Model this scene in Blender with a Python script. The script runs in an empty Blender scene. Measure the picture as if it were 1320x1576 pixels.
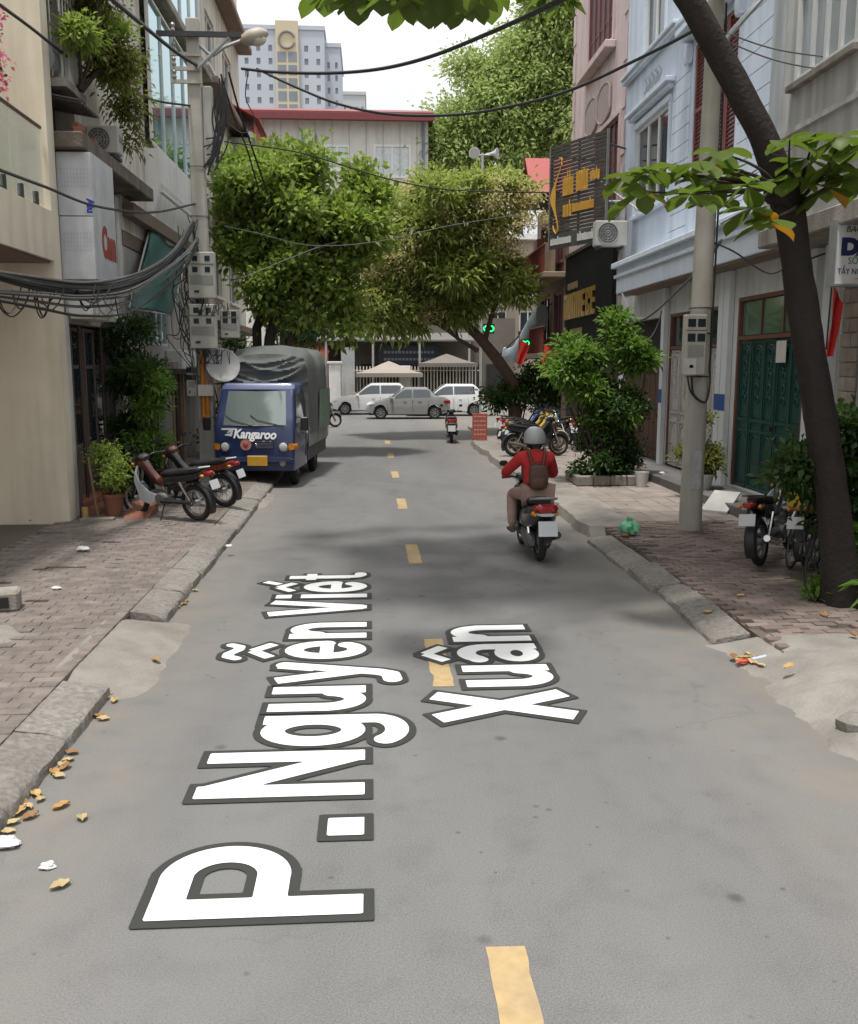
import bpy, bmesh, math, random
import numpy as np
from mathutils import Vector, Matrix
R = math.radians
random.seed(7); RNG = np.random.default_rng(7)
SC = bpy.context.scene; COL = SC.collection
# ------------------------------------------------------------------ camera
F_PX, PW, PH, CAM_H = 1440.0, 1320, 1576, 2.5
PITCH = math.atan(225 / F_PX); YAW = math.atan(90 / F_PX)
cam = bpy.data.cameras.new('camera'); cam_o = bpy.data.objects.new('camera', cam); COL.objects.link(cam_o)
cam.sensor_fit = 'HORIZONTAL'; cam.sensor_width = 36; cam.lens = F_PX / PW * 36
cam.clip_start = .05; cam.clip_end = 3000
cam_o.location = (0, 0, CAM_H); cam_o.rotation_euler = (math.pi / 2 - PITCH, 0, -YAW)
SC.camera = cam_o
# ------------------------------------------------------------------ sky and sun (bright hazy day)
SUN_DIR = Vector((-.11, -.17, .98)).normalized()          # towards the sun: almost overhead
w = bpy.data.worlds.new('World'); SC.world = w; w.use_nodes = True
nt = w.node_tree; bg = nt.nodes['Background']
sky = nt.nodes.new('ShaderNodeTexSky'); sky.sky_type = 'NISHITA'; sky.sun_disc = False
sky.sun_elevation = math.asin(SUN_DIR.z); sky.sun_rotation = math.atan2(SUN_DIR.x, SUN_DIR.y)
sky.air_density = 1.2; sky.dust_density = 4.0; sky.ozone_density = 1
hs = nt.nodes.new('ShaderNodeHueSaturation'); hs.inputs['Saturation'].default_value = .10
tcw = nt.nodes.new('ShaderNodeTexCoord')
cn = nt.nodes.new('ShaderNodeTexNoise'); cn.inputs['Scale'].default_value = 1.6; cn.inputs['Detail'].default_value = 7
cr = nt.nodes.new('ShaderNodeMapRange'); cr.inputs[1].default_value = .3; cr.inputs[2].default_value = .75; cr.inputs[3].default_value = .58; cr.inputs[4].default_value = 1.12
cm = nt.nodes.new('ShaderNodeMix'); cm.data_type = 'RGBA'; cm.inputs[0].default_value = .85
VEIL = (7.9, 8.05, 8.3, 1)          # thin bright cloud veil
sz_ = nt.nodes.new('ShaderNodeSeparateXYZ'); nt.links.new(tcw.outputs['Generated'], sz_.inputs[0])
cie = nt.nodes.new('ShaderNodeMapRange'); cie.inputs[1].default_value = 0; cie.inputs[2].default_value = 1; cie.inputs[3].default_value = .43; cie.inputs[4].default_value = 1.29   # standard overcast sky: brighter towards the zenith
nt.links.new(sz_.outputs['Z'], cie.inputs[0])
cv_ = nt.nodes.new('ShaderNodeMix'); cv_.data_type = 'RGBA'; cv_.blend_type = 'MULTIPLY'; cv_.inputs[0].default_value = 1
cx = nt.nodes.new('ShaderNodeMix'); cx.data_type = 'RGBA'; cx.blend_type = 'MULTIPLY'; cx.inputs[0].default_value = 1
nt.links.new(tcw.outputs['Generated'], cn.inputs['Vector']); nt.links.new(cn.outputs[0], cr.inputs[0])
nt.links.new(sky.outputs[0], hs.inputs['Color']); nt.links.new(hs.outputs[0], cm.inputs[6])
cv_.inputs[6].default_value = VEIL; nt.links.new(cie.outputs[0], cv_.inputs[7]); nt.links.new(cv_.outputs[2], cm.inputs[7]); nt.links.new(cm.outputs[2], cx.inputs[6]); nt.links.new(cr.outputs[0], cx.inputs[7])
nt.links.new(cx.outputs[2], bg.inputs['Color']); bg.inputs['Strength'].default_value = .148
sun = bpy.data.lights.new('sun', 'SUN'); sun.energy = 2.4; sun.angle = R(5); sun.color = (1, .97, .92)
sun_o = bpy.data.objects.new('sun', sun); COL.objects.link(sun_o); sun_o.location = (-20, 10, 40)
sun_o.rotation_euler = (-SUN_DIR).to_track_quat('-Z', 'Y').to_euler()
vs = SC.view_settings; vs.view_transform = 'Standard'; vs.look = 'None'; vs.gamma = 1; vs.use_curve_mapping = False
vs.exposure = 0.6
# ------------------------------------------------------------------ pixel helpers: a pixel is a direction, the distance comes from what it touches
CF = np.array([math.sin(YAW) * math.cos(PITCH), math.cos(YAW) * math.cos(PITCH), -math.sin(PITCH)])
CR = np.array([math.cos(YAW), -math.sin(YAW), 0]); CU = np.cross(CR, CF); CC = np.array([0, 0, CAM_H])
def ray(x, y): return CR * ((x - PW / 2) / F_PX) - CU * ((y - PH / 2) / F_PX) + CF
def gnd(x, y, z=0.): d = ray(x, y); return CC + d * ((z - CAM_H) / d[2])
def atx(x, y, X): d = ray(x, y); return CC + d * (X / d[0])
def aty(x, y, Y): d = ray(x, y); return CC + d * (Y / d[1])
# ------------------------------------------------------------------ materials
MATS = {}
def nodes(name):
    m = bpy.data.materials.new(name); m.use_nodes = True; n = m.node_tree
    return m, n, n.nodes['Principled BSDF'], n.nodes.new, n.links.new
def rgb(c):   # sRGB 0..255 -> linear
    return tuple(((v / 255 + .055) / 1.055) ** 2.4 if v > 10 else v / 255 / 12.92 for v in c)
def M(name, col=(.5, .5, .5), rough=.75, var=.12, scale=5., bump=0., bscale=80., metal=0., dirt=0., dcol=(.09, .075, .06), streak=0.,
      rand=0., spec=.5, coat=0., aniso=None):
    if name in MATS: return MATS[name]
    m, n, b, N, L = nodes(name)
    geo = N('ShaderNodeNewGeometry'); pos = geo.outputs['Position']
    if aniso:
        mp = N('ShaderNodeMapping'); mp.inputs['Scale'].default_value = aniso; L(pos, mp.inputs[0]); pos0 = mp.outputs[0]
    else: pos0 = pos
    def noise(sc, det, src):
        t = N('ShaderNodeTexNoise'); t.inputs['Scale'].default_value = sc; t.inputs['Detail'].default_value = det; L(src, t.inputs['Vector']); return t.outputs[0]
    def rng(src, a, b2, c, d):
        r = N('ShaderNodeMapRange'); 
        for i, v in zip((1, 2, 3, 4), (a, b2, c, d)): r.inputs[i].default_value = v
        L(src, r.inputs[0]); return r.outputs[0]
    def mix(fac, a, b2, mode='MIX'):
        x = N('ShaderNodeMix'); x.data_type = 'RGBA'; x.blend_type = mode
        for s, v in ((0, fac), (6, a), (7, b2)):
            if hasattr(v, 'is_linked') or hasattr(v, 'links'): L(v, x.inputs[s])
            else: x.inputs[s].default_value = v if s == 0 else (*v[:3], 1)
        return x.outputs[2]
    nz = noise(scale, 6, pos0)
    c = mix(rng(nz, .25, .75, 0, 1), tuple(v * (1 - var) for v in col), tuple(min(1, v * (1 + var)) for v in col))
    if streak:
        mp = N('ShaderNodeMapping'); mp.inputs['Scale'].default_value = (2.4, 2.4, .22); L(pos, mp.inputs[0])
        c = mix(rng(noise(1.6, 6, mp.outputs[0]), .45, .75, 0, min(1, streak * 1.35)), c, dcol)
    if dirt: c = mix(rng(noise(1.3, 8, pos), .48, .78, 0, dirt), c, dcol)
    if rand:
        oi = N('ShaderNodeObjectInfo'); isl = geo.outputs['Random Per Island']
        a = N('ShaderNodeMath'); a.operation = 'ADD'; L(oi.outputs['Random'], a.inputs[0]); L(isl, a.inputs[1])
        f = N('ShaderNodeMath'); f.operation = 'FRACT'; L(a.outputs[0], f.inputs[0])
        v = rng(f.outputs[0], 0, 1, 1 - rand, 1 + rand)
        c = mix(1.0, c, v, 'MULTIPLY')
    L(c, b.inputs['Base Color'])
    b.inputs['Metallic'].default_value = metal; b.inputs['Specular IOR Level'].default_value = spec
    if coat: b.inputs['Coat Weight'].default_value = coat; b.inputs['Coat Roughness'].default_value = .08
    L(rng(nz, .2, .8, max(0, rough - .08), min(1, rough + .08)), b.inputs['Roughness'])
    if bump:
        bp = N('ShaderNodeBump'); bp.inputs['Strength'].default_value = bump; bp.inputs['Distance'].default_value = .02
        L(noise(bscale, 5, pos0), bp.inputs['Height']); L(bp.outputs[0], b.inputs['Normal'])
    MATS[name] = m; return m
def foliage(name, ca, cb, rough=.5, trans=.4):
    if name in MATS: return MATS[name]
    m, n, b, N, L = nodes(name)
    geo = N('ShaderNodeNewGeometry')
    x = N('ShaderNodeMix'); x.data_type = 'RGBA'; x.inputs[6].default_value = (*ca, 1); x.inputs[7].default_value = (*cb, 1)
    L(geo.outputs['Random Per Island'], x.inputs[0]); L(x.outputs[2], b.inputs['Base Color'])
    b.inputs['Roughness'].default_value = rough; b.inputs['Specular IOR Level'].default_value = .35
    t = N('ShaderNodeBsdfTranslucent'); h = N('ShaderNodeHueSaturation'); h.inputs['Value'].default_value = 1.5; h.inputs['Saturation'].default_value = 1.1
    L(x.outputs[2], h.inputs['Color']); L(h.outputs[0], t.inputs['Color'])
    s = N('ShaderNodeMixShader'); s.inputs[0].default_value = trans
    L(b.outputs[0], s.inputs[1]); L(t.outputs[0], s.inputs[2]); L(s.outputs[0], n.nodes['Material Output'].inputs['Surface'])
    MATS[name] = m; return m
def glass(name, col=(.03, .04, .045), rough=.04, alpha=1., metal=0.):
    if name in MATS: return MATS[name]
    m, n, b, N, L = nodes(name)
    b.inputs['Base Color'].default_value = (*col, 1); b.inputs['Roughness'].default_value = rough; b.inputs['Specular IOR Level'].default_value = .9
    b.inputs['Alpha'].default_value = alpha; b.inputs['Metallic'].default_value = metal
    MATS[name] = m; return m
def emit(name, col, s):
    m, n, b, N, L = nodes(name)
    b.inputs['Base Color'].default_value = (*col, 1); b.inputs['Emission Color'].default_value = (*col, 1); b.inputs['Emission Strength'].default_value = s
    MATS[name] = m; return m
# ------------------------------------------------------------------ objects
def tag(o, label=None, cat=None, group=None, kind=None):
    if label: o['label'] = label
    if cat: o['category'] = cat
    if group: o['group'] = group
    if kind: o['kind'] = kind
    return o
def thing(name, label, cat, loc=(0, 0, 0), group=None):
    o = bpy.data.objects.new(name, None); COL.objects.link(o); o.location = loc; o.empty_display_size = .2
    return tag(o, label, cat, group)
def base_of(o):
    v = Vector((0, 0, 0))
    while o: v += Vector(o.location); o = o.parent
    return v
class MB:
    def __init__(s): s.v = []; s.f = []
    def add(s, vs, fs):
        o = len(s.v); s.v += [tuple(map(float, p)) for p in vs]; s.f += [tuple(i + o for i in q) for q in fs]; return s
    def box(s, x0, x1, y0, y1, z0, z1):
        x0, x1 = sorted((x0, x1)); y0, y1 = sorted((y0, y1)); z0, z1 = sorted((z0, z1))
        return s.add([(x0, y0, z0), (x1, y0, z0), (x1, y1, z0), (x0, y1, z0), (x0, y0, z1), (x1, y0, z1), (x1, y1, z1), (x0, y1, z1)],
                     [(0, 3, 2, 1), (4, 5, 6, 7), (0, 1, 5, 4), (1, 2, 6, 5), (2, 3, 7, 6), (3, 0, 4, 7)])
    def obox(s, c, size, rot):      # rot: Matrix 3x3 or z angle
        if not isinstance(rot, Matrix): rot = Matrix.Rotation(rot, 3, 'Z')
        c = Vector(c); h = [v / 2 for v in size]
        P = [c + rot @ Vector((sx * h[0], sy * h[1], sz * h[2])) for sz in (-1, 1) for sx, sy in ((-1, -1), (1, -1), (1, 1), (-1, 1))]
        return s.add(P, [(0, 3, 2, 1), (4, 5, 6, 7), (0, 1, 5, 4), (1, 2, 6, 5), (2, 3, 7, 6), (3, 0, 4, 7)])
    def tube(s, pts, r, n=8, cap=True):
        pts = [Vector(p) for p in pts]; rs = r if isinstance(r, (list, tuple)) else [r] * len(pts)
        rings = []; prev = None
        for i, p in enumerate(pts):
            d = (pts[min(i + 1, len(pts) - 1)] - pts[max(i - 1, 0)])
            d = d.normalized() if d.length > 1e-9 else Vector((0, 0, 1))
            if prev is None: u = d.orthogonal().normalized()
            else: u = (prev - d * prev.dot(d)); u = u.normalized() if u.length > 1e-6 else d.orthogonal().normalized()
            prev = u; v = d.cross(u)
            rings.append([p + (u * math.cos(2 * math.pi * k / n) + v * math.sin(2 * math.pi * k / n)) * rs[i] for k in range(n)])
        V = [q for g in rings for q in g]; Fs = []
        for i in range(len(rings) - 1):
            for k in range(n): a = i * n + k; b = i * n + (k + 1) % n; Fs.append((a, b, b + n, a + n))
        if cap: Fs += [tuple(range(n - 1, -1, -1)), tuple(range((len(rings) - 1) * n, len(rings) * n))]
        return s.add(V, Fs)
    def loft(s, rings, cap=True, closed=True):
        n = len(rings[0]); V = [q for g in rings for q in g]; Fs = []
        for i in range(len(rings) - 1):
            for k in range(n if closed else n - 1): a = i * n + k; b = i * n + (k + 1) % n; Fs.append((a, b, b + n, a + n))
        if cap: Fs += [tuple(range(n - 1, -1, -1)), tuple(range((len(rings) - 1) * n, len(rings) * n))]
        return s.add(V, Fs)
    def secs(s, L, n=12, e=2.6):     # L: (y, zc, halfwidth, halfheight[, xc])
        rings = []
        for q in L:
            y, zc, hw, hh = q[:4]; xc = q[4] if len(q) > 4 else 0
            g = []
            for k in range(n):
                a = 2 * math.pi * k / n; ca, sa = math.cos(a), math.sin(a)
                g.append((xc + hw * math.copysign(abs(ca) ** (2 / e), ca), y, zc + hh * math.copysign(abs(sa) ** (2 / e), sa)))
            rings.append(g)
        return s.loft(rings)
    def prism(s, poly, axis, a, b):   # poly 2D extruded along axis 'x','y','z'
        def P(p, t): return {'x': (t, p[0], p[1]), 'y': (p[0], t, p[1]), 'z': (p[0], p[1], t)}[axis]
        n = len(poly)
        return s.add([P(p, a) for p in poly] + [P(p, b) for p in poly],
                     [tuple(range(n - 1, -1, -1)), tuple(range(n, 2 * n))] + [(i, (i + 1) % n, (i + 1) % n + n, i + n) for i in range(n)])
    def ball(s, c, r, n=10, m=7):
        r = r if isinstance(r, (tuple, list)) else (r,) * 3
        V = []; Fs = []
        for i in range(m + 1):
            t = math.pi * i / m
            for k in range(n):
                a = 2 * math.pi * k / n; V.append((c[0] + r[0] * math.sin(t) * math.cos(a), c[1] + r[1] * math.sin(t) * math.sin(a), c[2] + r[2] * math.cos(t)))
        for i in range(m):
            for k in range(n): Fs.append((i * n + k, (i + 1) * n + k, (i + 1) * n + (k + 1) % n, i * n + (k + 1) % n))
        return s.add(V, Fs)
    def lathe(s, prof, c=(0, 0, 0), n=16):      # (r, z) profile about z
        return s.loft([[(c[0] + r * math.cos(2 * math.pi * k / n), c[1] + r * math.sin(2 * math.pi * k / n), c[2] + z) for k in range(n)] for r, z in prof], cap=True)
    def torus(s, c, R0, r, axis='x', n=24, m=8, a0=0., a1=2 * math.pi, sq=1.):
        full = abs(a1 - a0 - 2 * math.pi) < 1e-6; rings = []
        for i in range(n if full else n + 1):
            a = a0 + (a1 - a0) * i / n; g = []
            for k in range(m):
                b = 2 * math.pi * k / m; rr = R0 + r * math.cos(b); t = r * sq * math.sin(b); y, z = rr * math.cos(a), rr * math.sin(a)
                g.append({'x': (c[0] + t, c[1] + y, c[2] + z), 'y': (c[0] + y, c[1] + t, c[2] + z), 'z': (c[0] + y, c[1] + z, c[2] + t)}[axis])
            rings.append(g)
        if full: rings.append(rings[0])
        return s.loft(rings, cap=not full)
    def mesh(s, name, mat, off=None, smooth=False, bevel=0., merge=False, seg=1):
        me = bpy.data.meshes.new(name); V = np.array(s.v, dtype=float).reshape(-1, 3)
        if off is not None: V = V - np.array(off)
        me.from_pydata(V.tolist(), [], s.f)
        bm = bmesh.new(); bm.from_mesh(me)
        if merge: bmesh.ops.remove_doubles(bm, verts=bm.verts, dist=1e-4)
        bmesh.ops.recalc_face_normals(bm, faces=bm.faces)
        if bevel: bmesh.ops.bevel(bm, geom=[e for e in bm.edges if len(e.link_faces) == 2 and e.calc_face_angle(0) > .5], offset=bevel, segments=seg, affect='EDGES', clamp_overlap=True)
        bm.to_mesh(me); bm.free()
        if smooth:
            me.polygons.foreach_set('use_smooth', [True] * len(me.polygons))
            me.set_sharp_from_angle(angle=R(38))
        if mat: me.materials.append(mat)
        return me
    def build(s, name, mat, parent=None, **k):
        me = s.mesh(name, mat, off=base_of(parent) if parent else None, **k)
        o = bpy.data.objects.new(name, me); COL.objects.link(o); o.parent = parent
        return o
def obj(name, me, parent=None, loc=(0, 0, 0), rot=(0, 0, 0), scale=None):
    o = bpy.data.objects.new(name, me); COL.objects.link(o); o.parent = parent; o.location = loc; o.rotation_euler = rot
    if scale: o.scale = scale
    return o
def single(name, mb, mat, label, cat, group=None, loc=None, **k):   # a thing that is one mesh
    loc = Vector(loc) if loc is not None else Vector((0, 0, 0))
    o = obj(name, mb.mesh(name, mat, off=loc, **k), None, loc); return tag(o, label, cat, group)
def struct(name, mb, mat, **k):
    o = obj(name, mb.mesh(name, mat, **k)); o['kind'] = 'structure'; return o
def fast_mesh(name, V, Fc, mat, smooth=False):
    me = bpy.data.meshes.new(name); V = np.asarray(V, dtype=np.float32); Fc = np.asarray(Fc, dtype=np.int32); k = Fc.shape[1]
    me.vertices.add(len(V)); me.vertices.foreach_set('co', V.ravel())
    me.loops.add(Fc.size); me.loops.foreach_set('vertex_index', Fc.ravel())
    me.polygons.add(len(Fc)); me.polygons.foreach_set('loop_start', np.arange(0, Fc.size, k, dtype=np.int32)); me.polygons.foreach_set('loop_total', np.full(len(Fc), k, dtype=np.int32))
    me.update(calc_edges=True)
    if smooth: me.polygons.foreach_set('use_smooth', [True] * len(Fc))
    me.materials.append(mat); return me
def copy_tree(o, parent=None):
    c = o.copy(); COL.objects.link(c); c.parent = parent
    for ch in list(o.children): copy_tree(ch, c)
    return c
def text_obj(name, body, size, mat, parent, origin, right, up, sx=1., ext=.006, shear=0., align='LEFT', bold=0.):
    cu = bpy.data.curves.new(name, 'FONT'); cu.body = body; cu.size = size; cu.extrude = ext; cu.shear = shear; cu.align_x = align; cu.resolution_u = 4; cu.offset = bold
    o = bpy.data.objects.new(name, cu); COL.objects.link(o)
    dg = bpy.context.evaluated_depsgraph_get(); me = bpy.data.meshes.new_from_object(o.evaluated_get(dg))
    bpy.data.objects.remove(o); bpy.data.curves.remove(cu)
    r = Vector(right).normalized(); u = Vector(up).normalized(); nrm = r.cross(u); b = base_of(parent) if parent else Vector((0, 0, 0))
    for v in me.vertices: v.co = Vector(origin) + r * v.co.x * sx + u * v.co.y + nrm * v.co.z - b
    me.materials.clear(); me.materials.append(mat); me.name = name
    return obj(name, me, parent)
# ------------------------------------------------------------------ leaves
def unit(a): return a / np.maximum(np.linalg.norm(a, axis=-1, keepdims=True), 1e-9)
def leaves_mesh(name, P, A, Lg, Wd, mat, rng, droop=.25, fold=.25):
    """P base points, A axis directions; every leaf is two folded triangles."""
    n = len(P); A = unit(A); ref = unit(rng.normal(size=(n, 3)) * .55 + np.array([0, 0, 1.]))
    S = unit(np.cross(A, ref)); Nn = np.cross(S, A)
    Lg = (Lg * rng.uniform(.7, 1.25, n))[:, None]; Wd = (Wd * rng.uniform(.75, 1.2, n))[:, None]
    tip = P + A * Lg; tip[:, 2] -= droop * Lg[:, 0]
    mid = P + A * Lg * .5; mid[:, 2] -= droop * .18 * Lg[:, 0]
    V = np.stack([P, mid + S * Wd / 2 + Nn * Wd * fold, tip, mid - S * Wd / 2 + Nn * Wd * fold], 1).reshape(-1, 3)
    b = np.arange(n)[:, None] * 4
    Fc = np.concatenate([b + np.array([[0, 1, 2]]), b + np.array([[0, 2, 3]])], 1).reshape(-1, 3)
    return fast_mesh(name, V, Fc, mat)
def blob_points(ells, n, rng, lo=.55, hi=1.0):
    w = np.array([e[1][0] * e[1][1] + e[1][1] * e[1][2] + e[1][0] * e[1][2] for e in ells]); w = w / w.sum()
    idx = rng.choice(len(ells), n, p=w); D = unit(rng.normal(size=(n, 3))); rad = rng.uniform(lo, hi, n)[:, None]
    Cn = np.array([e[0] for e in ells], float)[idx]; Rr = np.array([e[1] for e in ells], float)[idx]
    return Cn + D * Rr * rad, D
def crown(name, parent, ells, ncl, per, Lg, Wd, mat, seed, spread=.3, lo=.5, hi=1.03, droop=.25, up=.35, off=None, nbd=13):
    rng = np.random.default_rng(seed)
    nb = max(6, ncl // nbd); S, DS = blob_points(ells, nb, rng, lo, hi)          # boughs, then leaf clumps around each bough
    sz = float(np.mean([e[1] for e in ells])) * .36; bi = rng.integers(0, nb, ncl); rs = rng.uniform(.5, 1.25, nb)
    D = unit(rng.normal(size=(ncl, 3)) + DS[bi] * .7 + np.array([0, 0, .35])); C = S[bi] + D * (sz * rs[bi] * rng.uniform(.35, 1., ncl))[:, None] * np.array([1.15, 1.15, .75])
    cnt = rng.integers(max(1, int(per * .5)), int(per * 1.5) + 1, ncl); ci = np.repeat(np.arange(ncl), cnt); n = len(ci)
    dirs = unit(rng.normal(size=(n, 3)) + D[ci] * .5 + np.array([0, 0, up]))
    P = C[ci] + rng.normal(size=(n, 3)) * spread * np.array([1, 1, .6]) * .5 + dirs * spread * rng.uniform(0, .8, n)[:, None]
    b = np.array(base_of(parent)) if parent is not None else np.zeros(3)
    if off is not None: b = np.array(off)
    o = obj(name, leaves_mesh(name, P - b, dirs, Lg, Wd, mat, rng, droop), parent)
    return o, C
def limb(p, q, seed, bend=.15, n=6):
    rg = random.Random(seed); p = Vector(p); q = Vector(q); L = (q - p).length; pts = []
    o1 = Vector((rg.uniform(-1, 1), rg.uniform(-1, 1), rg.uniform(-.2, .6))) * L * bend
    for i in range(n + 1):
        t = i / n; pts.append(p.lerp(q, t) + o1 * math.sin(math.pi * t))
    return pts
# ------------------------------------------------------------------ facades
class Fac:
    """Facade frame: u along the wall, z up, d outwards."""
    def __init__(s, axis, pos, sgn): s.a, s.p, s.s = axis, pos, sgn
    def b(s, mb, u0, u1, z0, z1, d0, d1):
        a, c = s.p + s.s * d0, s.p + s.s * d1
        return mb.box(a, c, u0, u1, z0, z1) if s.a == 'x' else mb.box(u0, u1, a, c, z0, z1)
    def pt(s, u, z, d=0): return (s.p + s.s * d, u, z) if s.a == 'x' else (u, s.p + s.s * d, z)
    def rightv(s):  # direction that reads left to right for somebody facing the wall
        return (0, s.s, 0) if s.a == 'x' else (-s.s, 0, 0)
def fwall(F, parent, mat, u0, u1, z0, z1, holes=(), th=.25, name='wall', d=0.):
    us = sorted({u0, u1, *[v for h in holes for v in h[:2]]}); zs = sorted({z0, z1, *[v for h in holes for v in h[2:4]]}); mb = MB()
    us = [v for v in us if u0 <= v <= u1]; zs = [v for v in zs if z0 <= v <= z1]
    for i in range(len(us) - 1):
        run = None
        for j in range(len(zs) - 1):
            cu, cz = (us[i] + us[i + 1]) / 2, (zs[j] + zs[j + 1]) / 2
            solid = not any(h[0] < cu < h[1] and h[2] < cz < h[3] for h in holes)
            if solid and run is None: run = zs[j]
            if (not solid) and run is not None: F.b(mb, us[i], us[i + 1], run, zs[j], d - th, d); run = None
        if run is not None: F.b(mb, us[i], us[i + 1], run, zs[-1], d - th, d)
    return mb.build(name, mat, parent)
def fwin(F, parent, u0, u1, z0, z1, nv=2, nh=1, fmat=None, gmat=None, fw=.07, rec=.1, sill=True, smat=None, name='window', trim=None):
    mb = MB(); d1, d0 = -rec + .05, -rec - .02
    F.b(mb, u0, u0 + fw, z0, z1, d0, d1); F.b(mb, u1 - fw, u1, z0, z1, d0, d1)
    F.b(mb, u0 + fw, u1 - fw, z0, z0 + fw, d0, d1); F.b(mb, u0 + fw, u1 - fw, z1 - fw, z1, d0, d1)
    cu = (u1 - u0 - 2 * fw) / nv; cz = (z1 - z0 - 2 * fw) / nh; m = fw * .45
    for i in range(1, nv): u = u0 + fw + cu * i; F.b(mb, u - m, u + m, z0 + fw, z1 - fw, d0, d1 - .008)
    for j in range(1, nh):
        z = z0 + fw + cz * j
        for i in range(nv): F.b(mb, u0 + fw + cu * i + (m if i else 0), u0 + fw + cu * (i + 1) - (m if i < nv - 1 else 0), z - m, z + m, d0, d1 - .014)
    w = mb.build(name, fmat, parent)
    for i in range(nv):
        for j in range(nh):
            g = MB(); F.b(g, u0 + fw + cu * i + .012, u0 + fw + cu * (i + 1) - .012, z0 + fw + cz * j + .012, z0 + fw + cz * (j + 1) - .012, d0 + .012, d0 + .022)
            g.build('pane', gmat, w)
    if sill:
        g = MB(); F.b(g, u0 - .08, u1 + .08, z0 - .09, z0 - .003, -rec, .1); g.build('sill', smat or fmat, w, bevel=.008)
    if trim:
        g = MB(); F.b(g, u0 - .1, u0 - .002, z0, z1, .003, .05); F.b(g, u1 + .002, u1 + .1, z0, z1, .003, .05); F.b(g, u0 - .1, u1 + .1, z1 + .002, z1 + .12, .003, .07)
        g.build('surround', trim, w)
    return w
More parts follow.
